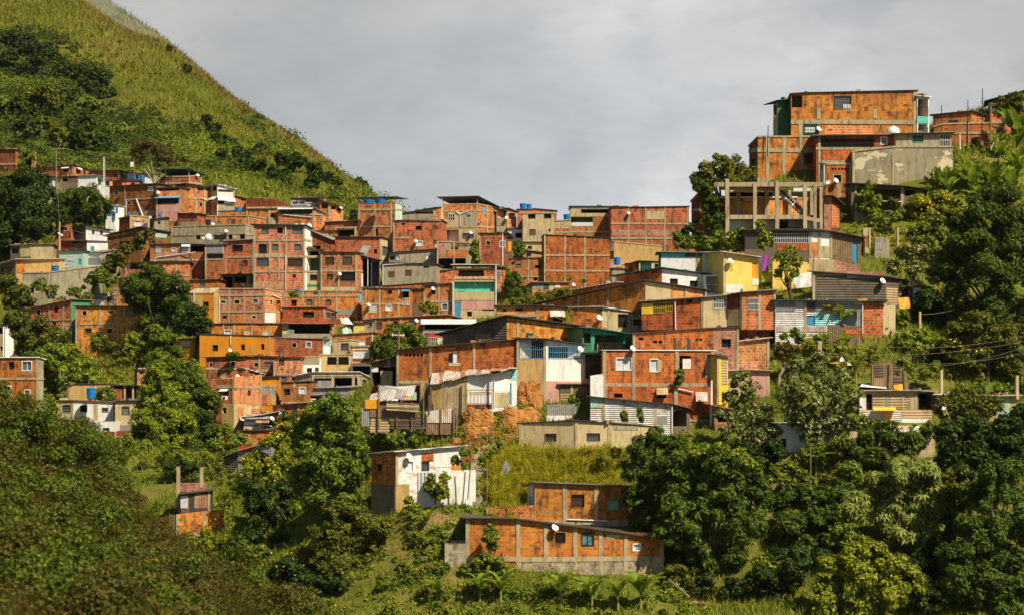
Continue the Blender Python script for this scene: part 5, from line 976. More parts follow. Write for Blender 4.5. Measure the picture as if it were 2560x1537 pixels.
leaf_mat('fgl', 'dimmed foreground scrub leaves', [(.03, .04, .004), (.065, .07, .007), (.11, .095, .011), (.13, .075, .015)])  # dimness of the near slope is put into these leaf colours
leaf_mat('fgo', 'foreground green leaves', [(.03, .048, .004), (.075, .10, .007), (.17, .18, .014)])
leaf_mat('fgr', 'foreground rusty leaves', [(.05, .04, .006), (.10, .065, .010), (.15, .085, .015)])
leaf_mat('grass', 'green grass', [(.08, .115, .006), (.15, .18, .010), (.24, .23, .018), (.30, .24, .035)])
leaf_mat('hay', 'tall yellow grass', [(.20, .24, .012), (.42, .43, .02), (.66, .58, .05), (.40, .30, .04)], tr=.45)
leaf_mat('mgrass', 'mountain grass blades', [(.08, .115, .006), (.145, .175, .009), (.215, .21, .014), (.23, .165, .022)])
leaf_mat('mgold', 'tawny mountain grass', [(.11, .095, .008), (.20, .155, .018), (.28, .20, .035), (.15, .14, .012)])
leaf_mat('mtree', 'mountain scrub leaves', [(.022, .040, .004), (.045, .068, .006), (.085, .11, .010)])
leaf_mat('banana', 'banana leaves', [(.13, .20, .012), (.21, .28, .02), (.30, .34, .035)], tr=.45, gloss=.4)
leaf_mat('flow', 'yellow blossom', [(.6, .30, .01), (.7, .42, .02)])

def unit(v): return v / np.maximum(np.linalg.norm(v, axis=-1, keepdims=True), 1e-9)
def rdir(n, rng): return unit(rng.normal(size=(n, 3)))
def leaves(P, N, L, asp, rng, droop=.25, T=None):
    n = len(P)
    if T is None: T = rdir(n, rng); T[:, 2] -= droop
    T = unit(T - N * (T * N).sum(1, keepdims=True)); B = np.cross(N, T)
    L = np.broadcast_to(np.asarray(L), (n,)).reshape(n, 1) * rng.uniform(.7, 1.3, (n, 1)); w = L / asp
    return np.stack([P - T * L / 2, P + B * w / 2, P + T * L / 2 - N * L * .08, P - B * w / 2], 1).reshape(-1, 3)
def rosettes(P, N, L, rng, k=8):
    n = len(P); T = unit(np.cross(N, rdir(n, rng))); B = np.cross(N, T); out = []
    for i in range(k):
        a = 2 * math.pi * i / k; D = T * math.cos(a) + B * math.sin(a); Q = np.cross(N, D); l = L * rng.uniform(.8, 1.1, (n, 1))
        out.append(np.stack([P, P + D * l * .55 + Q * l * .17 + N * l * .02, P + D * l - N * l * .38, P + D * l * .55 - Q * l * .17 + N * l * .02], 1))
    return np.concatenate(out, 1).reshape(-1, 3)
def crown_leaves(lobes, L, asp, rng, dens=1., gap=.0, kind='leaf'):
    V = []
    for c, R in lobes:
        ns = max(9, int(20 * (1 - gap))); D = rdir(ns, rng); D[:, 2] += .25; D = unit(D)
        C = c + D * R * rng.uniform(.55, .92, (ns, 1)); rr = R * rng.uniform(.30, .46, ns)
        for cc, r in zip(C, rr):
            area = 4 * math.pi * r * r; m = max(14, int(dens * area / (L * L / asp * .5) * .75))
            if kind == 'rosette': m = max(3, int(dens * area / (L * L * 1.5)))
            d = rdir(m, rng); P = cc + d * r * (1 - .55 * rng.random((m, 1)) ** 2) * np.array([1, 1, .85])
            N = unit(d * .8 + unit(cc - c) * .35 + np.array([0, 0, .55]) + rng.normal(size=(m, 3)) * .45)
            V.append(rosettes(P, unit(N + np.array([0, -.25, .4])), L, rng) if kind == 'rosette' else leaves(P, N, L, asp, rng))
    return np.concatenate(V)
def lobes_from(s, Y, rng, spread=.75):
    out = []
    for e in s.split(';'):
        px, py, r = [float(t) for t in e.split()]; R = r / F * Y * 1.04
        y = Y + rng.uniform(-spread, spread) * R * .9; out.append((W(px, py, Y) + np.array([0, y - Y, 0]), R))
    return out
SP = dict(mango=(.40, 3.2, 1.0, .0), dark=(.34, 2.0, 1.0, .0), mid=(.32, 2.0, .95, .05), lime=(.30, 1.9, .9, .05), olive=(.30, 2.0, .9, .1), pale=(.38, 2.0, .55, .25), cecr=(.62, 1, 1., .1),
          rust=(.30, 2., .45, .2), mtree=(.9, 1.7, .9, .1))
def tree(name, sp_, label, Y, lob, group=None, trunk=None, flowers=0, cat='tree', barkc='bark', base=None, spread=.75, lscale=1., dens=1., seed=None):
    rng = np.random.default_rng(seed if seed is not None else abs(hash(label)) % 99991 if False else sum(ord(c) * (i + 1) for i, c in enumerate(label)) % 99991)
    L, asp, dn, gap = SP[sp_]; L *= lscale * (1. if Y < 260 else 1.25 if Y < 420 else 1.)
    lobes = lobes_from(lob, Y, rng, spread); c = sum(q for q, _ in lobes) / len(lobes); low = min(lobes, key=lambda q: q[0][2] - q[1])
    zlow = low[0][2] - low[1]
    bx, by = (c[0], c[1]) if base is None else (W(base, HY, Y)[0], Y)
    zg = float(GZ(bx, by)); o = (float(bx), float(by), zg if zg < zlow + 1 else zlow)
    V = crown_leaves(lobes, L, asp, rng, dn * dens, gap, 'rosette' if sp_ == 'cecr' else 'leaf')
    if trunk is None: trunk = cat == 'tree'
    if not trunk:
        ob = npmesh(name, V - np.array(o), 4, sp_, None, o); tag(ob, label, cat, group)
        root = ob
    else:
        root = thing(name, label, cat, o, group); npmesh('crown', V - np.array(o), 4, sp_, root)
        mb = MB(); H = max(1.5, c[2] - o[2]); r0 = .035 * H + .08; top = np.array([c[0], c[1], o[2] + H * .55])
        mid = np.array([bx * .6 + c[0] * .4 + rng.normal() * .15, by, o[2] + H * .28])
        mb.bar((bx, by, o[2] - .6), mid, r0, barkc, 8, r0 * .78); mb.bar(mid, top, r0 * .78, barkc, 8, r0 * .6)
        for q, R in lobes:
            k = .35 + .5 * rng.random(); st = mid * (1 - k) + top * k; kn = st * .45 + q * .55 + rng.normal(size=3) * .2
            mb.bar(st, kn, r0 * .42, barkc, 6, r0 * .3); mb.bar(kn, q, r0 * .3, barkc, 6, r0 * .12)
        mb.build('trunk', root, o, True)
    if flowers:
        n = flowers; i = rng.integers(0, len(lobes), n); d = rdir(n, rng); d[:, 1] -= .5; d[:, 2] += .4; d = unit(d)
        P = np.array([lobes[k][0] for k in i]) + d * np.array([[lobes[k][1] * 1.12] for k in i])
        npmesh('blossoms', leaves(P, unit(d + np.array([0, -.5, .3])), .2, 1.2, rng) - np.array(o), 4, 'flow', root)
    return root
def GZ(x, y):
    if y > 430: return mtn(np.array([x]), np.array([y]))
    return TERR(x, y)

def thit(px, py, y0=150, y1=300):
    t = np.linspace(y0, y1, 600); d = TERR((px - CX) / F * t, t) - (HY - py) / F * t; i = int(np.argmax(d > 0)); return t[i] if d[i] > 0 else y1
def banana(px, py, hpx, Y, label, n=8, seed=1, spread=1.15, stem=.42, group='banana plants on the slopes', name='banana_plant', cat='banana plant'):
    """(px,py) foot of the stem, hpx height to the top of the leaves"""
    rng = np.random.default_rng(seed); clump = Y > 225 and hpx > 48 and hpx < 150; stem = .10 if clump else stem; n = n + 7 if clump else n; spread = 1.1 if clump else spread; Yh = thit(px, py, Y - 14, Y + 14); Y = Yh if Yh < Y + 13.9 else Y; p = W(px, py, Y); H = hpx / F * Y; root = thing(name, label, cat, tuple(p), group)
    mb = MB(); s = np.array([0, 0, H * stem]); mb.bar(p + np.array([0, 0, -.5]), p + s, .035 * H + .03, 'stem', 8, .02 * H + .02); mb.build('stem', root, p, True)
    V = []
    for k in range(n):
        az = 2 * math.pi * (k + rng.random() * .6) / n; L = H * rng.uniform(.55, .8) * spread; w = L * (.11 if clump else .15) + .05; up = (rng.uniform(1.0, 1.5) if k % 2 else 1.55) if clump else rng.uniform(.9, 1.35) if k % 3 else 1.5
        d = np.array([math.cos(az), math.sin(az), 0]); q = np.array([-d[1], d[0], 0]); c = s.copy(); ang = up; pts = []; ns = 7
        for j in range(ns + 1):
            pts.append(c.copy()); c = c + (d * math.cos(ang) + np.array([0, 0, 1]) * math.sin(ang)) * L / ns; ang -= rng.uniform(.08, .22) if clump else rng.uniform(.14, .30)
        prof = [.12, .3, .85, 1., 1., .9, .65, .05]
        for j in range(ns):
            a, b = pts[j], pts[j + 1]; wa, wb = w * prof[j], w * prof[j + 1]; up_ = np.array([0, 0, .35])
            for sg in (1, -1):
                if j > 1 and rng.random() < .12: continue      # torn strips
                V += [a, b, b + q * wb * sg + up_ * wb, a + q * wa * sg + up_ * wa] if sg > 0 else [b, a, a + q * wa * sg + up_ * wa, b + q * wb * sg + up_ * wb]
    npmesh('leaves', np.array(V), 4, 'banana', root)
    return root

TF, TN = 'trees among the houses of the far spur', 'trees on the near spur'
# ---- far spur
tree('mango_tree', 'dark', 'dense dark mango tree hiding the far left houses', 350, '15 495 50;70 480 48;118 505 38;25 550 58;85 555 55;125 545 36;55 595 50;10 600 40', TF)
tree('mango_tree', 'mango', 'smaller dark tree right of the dense dark mango', 351, '178 508 36;215 500 38;242 520 32;190 535 36;228 545 30;160 525 25', TF)
tree('bare_tree', 'rust', 'thin brownish tree with two round heads and pale forked trunks', 373, '350 375 24;375 370 22;395 400 18;412 385 24;425 405 18;345 395 18', TF, barkc='barkp', base=400, lscale=.6, dens=1.3)
tree('mango_tree', 'mango', 'big rounded mango tree between the orange front house and the peach house', 306, '375 690 34;345 720 38;395 715 40;435 725 38;460 765 32;350 765 38;400 770 45;440 795 38;380 805 38;330 740 25', TF)
tree('mango_tree', 'dark', 'small dark tree tucked right of the rounded mango', 304, '490 785 26;505 812 24;480 825 26;497 835 20', TF)
tree('shade_tree', 'olive', 'olive tree under the two dark windows of the long brick house', 291, '60 825 36;100 832 40;145 848 38;118 878 42;70 870 40;35 800 25', TF)
tree('shade_tree', 'lime', 'bright green tree on the slope left of the dry grass', 287, '172 892 36;205 918 34;226 945 28;180 935 34', TF)
tree('shade_tree', 'mid', 'mid green tree above the blue tank house', 286, '125 925 42;165 955 32;92 905 40;110 960 36;140 885 35', TF)
tree('round_bush', 'mid', 'small round bush under the four windowed orange house', 301, '248 848 20;246 862 17', TF, cat='bush')
tree('shade_tree', 'lime', 'light green bush tree left of the banana clump', 300, '332 845 24;345 865 24;325 872 18', TF)
tree('shade_tree', 'mid', 'feathery green tree under the rounded mango', 300, '395 840 32;425 850 24;370 850 22', TF)
tree('shade_tree', 'mid', 'tangled green tree below the banana clump', 294, '400 905 32;440 898 32;468 918 24;420 930 28;380 925 24', TF)
tree('round_bush', 'mid', 'little green bush against the brick cabin', 289, '482 915 18;490 930 15', TF, cat='bush')
tree('shade_tree', 'lime', 'light green double crowned tree in front of the striped corner house', 256, '385 960 34;405 935 30;372 1000 40;420 985 36;440 1020 42;400 1045 42;360 1050 34;450 1065 40;410 1090 40', TF)
tree('shade_tree', 'mango', 'tall dark tree joined to the light double crowned tree', 259, '460 950 36;490 975 36;515 1010 36;500 1050 42;525 1080 34;480 1100 50;410 1120 50;360 1095 36;450 1140 44;515 1125 34;430 930 25', TF)
tree('shade_tree', 'mid', 'low leafy tree between the striped house and the tin shed', 250, '560 1085 26;590 1105 26;545 1115 26;612 1120 22', TF)
tree('mango_tree', 'mid', 'pointed mango tree left of the wide orange brick house', 298, '955 862 28;985 832 26;1012 838 30;1040 858 26;985 870 30;1052 882 20;942 885 22;1018 880 26', TF)
tree('vine_bush', 'mid', 'upright vine bush beside the vine draped brick house', 331, '1187 612 11;1185 630 13;1190 650 12', TF, cat='bush', trunk=0)
tree('round_bush', 'mid', 'round bush left of the small beige house', 334, '1297 618 15;1300 632 13', TF, cat='bush')
tree('shade_tree', 'mango', 'dark shrubbery climbing the bank behind the patched shack', 326, '1285 702 22;1275 728 22;1300 740 24', TF, cat='bush')
tree('hedge_bush', 'olive', 'olive bushes spilling along the bank in front of the patched shack', 320, '1320 762 24;1352 752 22;1385 748 24;1412 738 20;1290 768 22;1335 780 20', TF, cat='bush')
tree('shade_tree', 'mid', 'dark leafy tree at the top left below the mountain', 386, '30 400 26;60 392 24;90 408 20;15 418 18;50 415 20', TF)
tree('shade_tree', 'olive', 'olive bushes descending beside the small gable house', 327, '370 592 18;345 608 20;318 625 20;298 645 22;272 662 22', TF, cat='bush')
tree('shade_tree', 'mid', 'round green bush above the long brick house', 322, '250 695 24;225 712 20;275 705 16', TF, cat='bush')
tree('shade_tree', 'olive', 'bushes at the left edge below the retaining wall', 316, '20 715 28;52 735 22;28 758 26;70 760 20', TF, cat='bush')
tree('shade_tree', 'dark', 'dark bush between the mountain grass and the tank tower', 362, '885 535 10;884 550 11', TF, cat='bush')
tree('shade_tree', 'lime', 'bright bush beside the stair of the rail balcony house', 317, '1058 770 12;1085 775 13;1072 762 9', TF, cat='bush')
tree('pot_plants', 'lime', 'green plants growing on the planted brick parapet', 311.5, '730 735 8;742 738 6;790 732 4', TF, cat='plant', trunk=0)
tree('roof_weeds', 'mid', 'weeds sprouting on the leafy cabin roof', 292, '582 884 6;592 886 6;572 886 5', TF, cat='plant', trunk=0)
tree('low_tree', 'olive', 'pale low tree before the brick storey with the violet window', 268, '715 1042 16;735 1038 14;700 1065 20;735 1065 18', TF)
# ---- gully and near spur
tree('shade_tree', 'mid', 'tall leafy tree hiding the left end of the white flaking house', 193, '830 1012 36;795 1040 38;865 1045 34;760 1085 40;820 1085 42;880 1088 34;780 1135 42;840 1145 44;902 1128 28;755 1190 40;825 1200 44;888 1185 38;800 1250 40;862 1245 36', TN)
tree('shade_tree', 'lime', 'yellow green tree with blossoms left of the tall leafy tree', 205, '690 1115 32;722 1145 34;650 1155 34;682 1185 38;620 1180 36;715 1080 24', TN, flowers=60)
tree('shade_tree', 'dark', 'dark spreading tree below the half built tower', 202, '622 1225 34;650 1270 44;705 1235 42;725 1295 42;672 1330 44;630 1345 30', TN)
tree('shade_tree', 'olive', 'broad olive tree beside the banana path', 184, '840 1285 38;890 1295 42;940 1325 36;815 1340 42;880 1365 46;950 1385 34;845 1415 42;905 1420 36', TN)
tree('shrub', 'lime', 'light green shrub right of the sunken brick house', 208, '605 1315 24;625 1345 26;590 1370 24;600 1390 26', TN, cat='bush', flowers=14)
for i, (lb, lob, spc) in enumerate([('lime shrub below the sunken brick house', '470 1365 34;510 1350 30;440 1385 26', 'lime'), ('flowering shrub on the gully floor', '590 1410 36;640 1395 34;555 1430 28', 'olive'),
        ('dark shrub at the gully bottom beside two young bananas', '720 1420 36;760 1450 34;690 1450 30', 'dark'), ('pale shrub low on the gully floor', '620 1470 34;660 1500 32;580 1490 28', 'lime'), ('round dark shrub at the bottom of the gully', '730 1500 34;775 1510 30;700 1530 28', 'mid')]):
    tree('shrub', spc, lb, 188 - i * 2, lob, TN, cat='bush', flowers=16)
tree('mango_tree', 'olive', 'mango tree with tawny tips behind the concrete skeleton', 230, '1762 428 24;1798 408 24;1838 415 28;1872 438 24;1830 440 30;1785 445 26;1745 445 18', TN, flowers=12)
tree('creeper_tree', 'mango', 'dark creeper tree swallowing the red brick house', 223.5, '1762 475 22;1772 510 24;1790 545 22;1768 555 20;1748 468 18;1738 448 14;1795 575 16', TN, trunk=0)
tree('hanging_branch', 'dark', 'dark sprig leaning from the brick corner towards the sky', 226, '1715 575 11;1728 568 10;1708 585 7', TN, trunk=0, cat='bush')
tree('creeper', 'mid', 'ivy cascading over the porch left of the trellis', 220.5, '1770 608 18;1795 595 20;1825 600 20;1852 588 20;1815 618 16;1850 612 15', TN, trunk=0, cat='creeper')
tree('creeper', 'lime', 'bright ivy climbing the trellis porch post', 216, '1900 565 14;1912 590 15;1905 612 13;1925 605 12', TN, trunk=0, cat='creeper')
tree('creeper', 'mid', 'ivy carpet on the left of the tarpaulin shack roof', 221, '1700 605 18;1725 612 18;1755 615 16;1690 590 12', TN, trunk=0, cat='creeper')
tree('young_tree', 'lime', 'thin yellow green tree in front of the yellow garden wall', 211.8, '1952 645 20;1975 638 20;1992 655 16;1962 670 16;1945 685 11;1988 685 12;1970 700 9', TN, base=1972, dens=.55)
tree('young_tree', 'lime', 'feathery bright tree before the long dark shed', 227, '2175 462 13;2170 485 17;2190 505 18;2165 520 16;2188 535 16;2148 495 12;2180 555 12', TN, dens=.8)
tree('shrub', 'olive', 'yellow flowering shrubs against the mottled grey wall', 235.5, '2350 462 26;2312 482 24;2275 498 20;2390 448 22;2330 500 20', TN, flowers=60, cat='bush')
tree('shrub', 'lime', 'mounded yellow flowering shrub below the plantains', 228, '2300 518 30;2350 508 30;2402 518 32;2330 545 28;2392 550 30;2288 545 22', TN, flowers=60, cat='bush')
tree('shrub', 'pale', 'pale leaved shrub above the dark board cabin', 214, '2262 640 26;2310 632 30;2350 645 28;2235 665 22;2290 678 30;2342 690 28;2380 662 22', TN, cat='bush')
tree('shrub', 'mid', 'round green shrub in the dry grass below the flowering mound', 221, '2332 572 34;2292 590 26;2372 600 26;2310 610 22', TN, cat='bush')
tree('mango_tree', 'mango', 'huge dark mango tree on the right slope', 210, '2450 545 52;2500 510 50;2545 555 50;2420 610 52;2480 620 60;2540 640 54;2400 680 48;2462 700 60;2532 720 56;2400 752 42;2462 780 48;2540 790 46;2380 640 30', TN)
tree('shrub', 'olive', 'orange blossomed olive tree below the huge dark mango', 203.5, '2400 835 38;2450 822 42;2510 842 42;2550 830 34;2430 885 38;2490 895 42;2545 905 36;2380 870 26', TN, flowers=30)
tree('shade_tree', 'dark', 'dark undergrowth tree between the board cabin and the huge mango', 211.5, '2318 755 34;2352 785 34;2300 785 24;2330 815 22', TN)
tree('shrub', 'mid', 'green shrub on the bank right of the cream block stub', 208, '2212 828 20;2200 842 15', TN, cat='bush')
tree('shrub', 'lime', 'spreading light shrub on the bank under the white post', 206.5, '2262 852 28;2300 842 26;2332 862 26;2290 875 22', TN, cat='bush')
tree('shade_tree', 'pale', 'open pale leaved tree with a forked trunk before the white sheds', 191.5, '2000 935 38;2050 918 38;2095 945 38;1968 978 34;2022 985 42;2082 995 42;2132 1000 30;1990 1028 38;2050 1045 42;2112 1045 34;2020 1075 34', TN)
tree('shade_tree', 'pale', 'droopy pale leaved tree in front of the cream house', 192.5, '1850 952 28;1832 995 28;1882 985 28;1810 1045 30;1860 1055 38;1912 1038 30;1832 1095 34;1890 1098 34;1930 1080 22', TN)
tree('mango_tree', 'mango', 'small leaved dark tree right of the black grille house', 184, '1605 1125 36;1642 1098 30;1680 1118 32;1600 1185 42;1655 1175 40;1595 1245 38;1615 1300 40;1650 1230 40', TN)
tree('mango_tree', 'mango', 'enormous drooping mango tree in the lower right middle', 180.5, '1690 1160 36;1735 1145 36;1790 1150 38;1838 1155 34;1875 1175 30;1700 1215 46;1765 1215 50;1830 1205 42;1885 1220 32;1680 1275 44;1745 1285 52;1815 1275 50;1880 1265 38;1700 1335 44;1765 1350 48;1835 1340 46;1890 1315 34;1760 1400 38;1830 1395 38;1660 1330 30', TN)
tree('young_tree', 'lime', 'fresh yellow green flush on top of the drooping mango', 179.5, '1762 1128 20;1800 1128 24;1842 1138 22;1872 1160 18;1735 1135 14', TN, trunk=0)
tree('umbrella_tree', 'cecr', 'umbrella leaved tree with big pale leaf rosettes', 180.5, '2250 1175 36;2312 1180 36;2200 1215 40;2270 1225 44;2340 1240 36;2150 1265 36;2220 1285 44;2300 1295 44;2360 1288 28;2260 1338 36;2322 1345 32;2125 1280 24', TN)
tree('shade_tree', 'olive', 'olive tree hiding the red stall', 192, '2362 1018 32;2410 998 34;2452 1020 34;2400 1045 34;2440 1055 28;2490 1010 24', TN)
tree('shade_tree', 'dark', 'dark billowing tree below the red stall', 186.5, '2370 1088 38;2440 1085 46;2512 1085 46;2430 1145 46;2500 1165 50;2552 1145 42;2378 1150 34;2545 1040 34', TN)
tree('shade_tree', 'mango', 'grey olive tree behind the umbrella leaved tree', 187.5, '2170 1098 34;2222 1088 34;2270 1108 34;2130 1128 28;2190 1148 34;2250 1150 30', TN)  # this and the next two: darker leaves paint in the lower right shade
tree('shade_tree', 'mango', 'mid green thicket between the drooping mango and the umbrella tree', 183.5, '1950 1258 34;2000 1238 36;2060 1248 36;2110 1228 28;1970 1308 38;2040 1300 38;2092 1308 30;1952 1358 34;2022 1368 38;2080 1370 30', TN)
tree('shade_tree', 'mango', 'large olive tree filling the lower right corner', 176, '2475 1178 36;2532 1185 40;2450 1245 42;2522 1255 46;2420 1318 42;2490 1325 50;2552 1315 42;2430 1388 46;2512 1395 50;2382 1440 46;2462 1455 50;2545 1465 50;2420 1508 42;2505 1520 44', TN)
tree('shade_tree', 'lime', 'bright lime tree at the bottom right', 174.5, '2080 1428 38;2140 1398 42;2192 1388 34;2232 1420 42;2150 1448 46;2080 1478 42;2212 1478 46;2272 1448 38;2140 1510 42;2052 1512 34;2158 1362 24', TN)
tree('shade_tree', 'dark', 'dark thicket at the bottom between bananas and lime tree', 177.5, '1762 1468 30;1832 1478 34;1900 1448 38;1950 1478 38;1882 1512 38;1980 1428 34;1962 1522 34;1842 1530 30', TN)
tree('shade_tree', 'dark', 'dark tree under the umbrella leaved tree', 179, '2310 1400 36;2350 1360 34;2290 1440 30;2340 1430 32;2390 1250 32;2400 1190 34;2385 1310 30', TN)
tree('shade_tree', 'mid', 'dark green trees edging the sheds below the tan hut', 189.5, '2150 1055 22;2180 1072 24;2100 1110 26;2060 1130 26;2020 1140 28;2290 1085 26;2320 1070 20', TN)
tree('pollard_tree', 'rust', 'pollarded tree with a clipped mossy head on a bare trunk', 203, '1945 872 17;1965 868 18;1985 876 15;1958 884 15', TN, base=1946, barkc='barkp', dens=2.2)
tree('shrub', 'mid', 'yard shrub beside the dark sheet doorway', 201.5, '1435 1000 16;1450 1018 17;1432 1022 14;1445 1035 12', TN, cat='bush')
tree('wall_plant', 'mid', 'leafy plant rooted in the wall of the net curtained house', 198.6, '1697 932 11;1700 946 11;1694 956 8', TN, trunk=0, cat='plant')
tree('young_tree', 'mid', 'slim young tree before the lowest brick house', 178, '1226 1325 15;1232 1345 15;1217 1342 13;1222 1365 13;1235 1365 10', TN)
tree('shrub', 'mid', 'bushy mound at the foot of the slim young tree', 177.8, '1215 1398 20;1195 1415 22;1240 1400 16;1165 1420 18;1250 1425 18', TN, cat='bush')
tree('creeper', 'mid', 'left vine draped over the white sheet fence', 185.8, '1075 1198 13;1070 1215 13;1080 1228 12', TN, trunk=0, cat='creeper')
tree('creeper', 'lime', 'right vine draped over the white sheet fence', 185.6, '1112 1195 15;1105 1215 15;1115 1232 12;1102 1240 10', TN, trunk=0, cat='creeper')
tree('shrub', 'lime', 'bright shrub on the terrace edge left of the earth bank', 200.5, '935 1085 18;955 1095 18;915 1100 16;960 1115 14', TN, cat='bush')
tree('shrub', 'mid', 'low shrub on the terrace below the scrap fence', 199, '1010 1090 16;1035 1100 14;1060 1095 13;985 1100 12', TN, cat='bush')
tree('creeper', 'mid', 'creeper on the left of the white corrugated shack', 194.8, '1560 1035 8;1562 1045 9', TN, trunk=0, cat='creeper')
tree('creeper', 'mid', 'thin creeper on the middle of the white corrugated shack', 194.6, '1598 1025 6;1600 1038 7;1605 1048 6', TN, trunk=0, cat='creeper')
tree('shade_tree', 'olive', 'tree crowding the dark green pavilion', 262, '2512 262 20;2540 250 22;2500 282 16;2550 285 18', TN)
tree('spiky_plant', 'dark', 'spiky dark dragon plant beside the dark brick terrace', 250, '2442 355 11;2440 370 12;2446 385 10', TN, cat='plant', lscale=1.6)
tree('shrub', 'mid', 'greenery under the dark brick terrace', 248, '2410 380 14;2470 385 14;2500 395 18;2420 400 12', TN, cat='bush')
tree('shrub', 'mid', 'leafy screen behind the plank barrier', 205.5, '2040 850 12;1985 830 12;2000 845 14;1960 840 10', TN, cat='bush')
tree('shrub', 'lime', 'garden greenery behind the pollarded tree', 203.8, '2020 860 20;2060 870 18;2100 865 18;2140 885 20;2080 890 16;2180 890 18', TN, cat='bush')
tree('hanging_plants', 'mid', 'hanging garden above the tan board hut', 200.4, '2255 905 14;2280 925 16;2310 930 18;2340 915 16;2240 935 12', TN, cat='bush', trunk=0)
tree('shrub', 'mid', 'big leaved weeds below the open pale leaved tree', 187, '1945 1175 16;1975 1170 16;2000 1180 14;1930 1195 14', TN, cat='bush', lscale=1.6)

FILL = [('dark', '1930 1130 30;1900 1150 26;1870 1125 24', 190, 'dark bush tree under the droopy pale leaved tree'), ('olive', '2010 1215 28;1960 1215 26;2070 1205 26', 187.2, 'olive thicket above the mid green thicket'), ('mid', '2130 1180 28;2160 1205 26;2120 1230 26', 185, 'green thicket left of the umbrella leaved tree'),
        ('dark', '2000 1410 34;2060 1395 30;1940 1400 34;1990 1380 30', 180, 'shadowy thicket below the mid green thicket'), ('mid', '2110 1330 30;2120 1370 28;2085 1345 28', 180.5, 'green thicket at the left foot of the umbrella leaved tree'), ('olive', '2390 1200 34;2410 1260 36;2430 1210 34', 178.5, 'dusky tree right of the umbrella leaved tree'),
        ('dark', '2300 1470 36;2340 1500 36;2290 1520 30;2370 1390 34', 175, 'dark tree between the lime tree and the corner tree'), ('dark', '2520 1120 40;2555 1080 36;2480 1130 36', 188, 'dark tree at the right edge below the cream hut'), ('olive', '1690 1430 26;1720 1450 26;1670 1455 22', 178.5, 'grassy shrubs under the enormous mango'),
        ('mid', '1920 1440 26;1905 1410 24', 178.8, 'ferny shrub in the dark thicket'), ('olive', '2330 950 24;2380 945 26;2440 950 26;2500 955 26', 203.8, 'weedy bank shrubs behind the white post garden'), ('mid', '2450 970 20;2500 975 22;2550 970 22;2400 975 18', 201, 'green shrubs above the cream hut roof'),
        ('mid', '2200 900 18;2230 880 20;2180 880 18', 206, 'light shrubs below the bank of the patchwork house'), ('dark', '2360 880 26;2330 905 22;2300 900 20', 205, 'dark shrubs left of the orange blossomed tree'), ('lime', '2260 790 18;2240 810 16', 209.5, 'bright tuft of shrub below the orange leaning sheet'), ('mid', '2250 720 18;2280 730 20', 214, 'green shrubs right of the dark board cabin'),
        ('dark', '2400 560 24;2370 640 26;2360 680 26', 214.5, 'dark leaves between the pale shrub and the huge mango'), ('lime', '2210 560 18;2240 545 16;2190 545 14', 225, 'bright weeds under the grey block retaining wall'), ('olive', '2160 520 16;2230 505 16;2250 530 16', 227.6, 'shrubs in front of the long dark shed'), ('lime', '2290 440 16;2330 430 18;2260 455 14', 238, 'golden shrub at the right foot of the mottled wall'),
        ('mid', '2420 430 18;2470 420 18;2520 425 20', 243, 'greenery under the plantains of the right slope'), ('dark', '1745 590 16;1720 600 14', 222, 'dark scrub under the creeper tree'), ('olive', '2060 790 14;2130 770 12', 208.5, 'weeds around the banana before the patchwork house'),
        ('mid', '120 1010 26;90 985 24;60 1000 24', 270, 'green bush left of the long white house'), ('olive', '560 1160 28;520 1170 28;590 1180 26', 236, 'olive thicket in the gully below the striped house'), ('dark', '480 1190 34;520 1230 34;440 1170 30', 232, 'dark thicket under the tall dark tree'), ('mid', '360 1130 30;320 1110 26;400 1160 30', 246, 'green thicket under the light double crowned tree'),
        ('olive', '360 1180 30;400 1210 30;330 1200 28', 238, 'gully shrubs behind the half built tower'), ('lime', '430 1130 24;470 1150 24', 240, 'bright gully shrub below the double crowned tree'), ('mid', '588 1200 20;592 1230 18', 214, 'gully bush right of the half built tower'), ('dark', '660 1390 34;620 1350 34;700 1360 30', 196, 'dark bush hollow in the lower gully'),
        ('olive', '760 1390 30;800 1420 30;770 1450 30', 187, 'dry leaved bush left of the broad olive tree'), ('dark', '800 1475 30;850 1470 28;900 1480 26', 180.5, 'dark bush below the broad olive tree'), ('lime', '460 1440 28;500 1470 30;540 1500 28', 184, 'yellow green bush low in the gully'), ('lime', '400 1390 18;425 1395 16', 211, 'bright weeds before the sunken brick house'),
        ('mid', '960 1460 20;990 1480 18;930 1500 20', 178, 'leafy weeds at the bottom left of the banana row'), ('lime', '1130 1480 16;1160 1470 16', 177, 'low weeds between the first bananas'), ('mid', '1290 1480 14;1320 1475 14;1380 1490 14', 176.8, 'weeds under the concrete base left end'), ('mid', '1660 1490 18;1690 1510 18;1640 1515 16', 176.5, 'leafy weeds right of the last banana'),
        ('olive', '1540 1130 14;1500 1150 16;1560 1160 16', 190.5, 'dry shrubs at the end of the yellow grass'), ('mid', '1250 1110 10;1235 1130 12;1210 1150 12', 193.5, 'weeds along the crooked steps'), ('mid', '1160 1130 12;1140 1150 12;1165 1175 10', 190, 'bushy weeds left of the crooked steps'), ('lime', '1040 1270 14;1020 1250 12', 185.5, 'creeper beside the tall stone base'), ('olive', '1240 1250 12;1215 1235 12;1260 1270 12', 188, 'dry weeds right of the crooked steps'),
        ('mid', '265 985 22;240 1000 18', 279, 'bush behind the beige upper storey'), ('olive', '300 880 22;275 870 20', 300, 'dull bush beside the dry grass slope'), ('mid', '215 755 22;190 735 18;150 760 18', 318, 'green bushes above the two dark windows'), ('mid', '100 715 18;130 730 18', 320, 'shrubs under the pale wall pieces'), ('dark', '90 440 16;110 450 16', 352, 'dark leaves right of the far left mango')]
for spc, lob, Y_, lb in FILL: tree('shrub' if True else '', spc, lb, Y_, lob, 'thicket shrubs', cat='bush', trunk=0, seed=sum(ord(c) for c in lb))
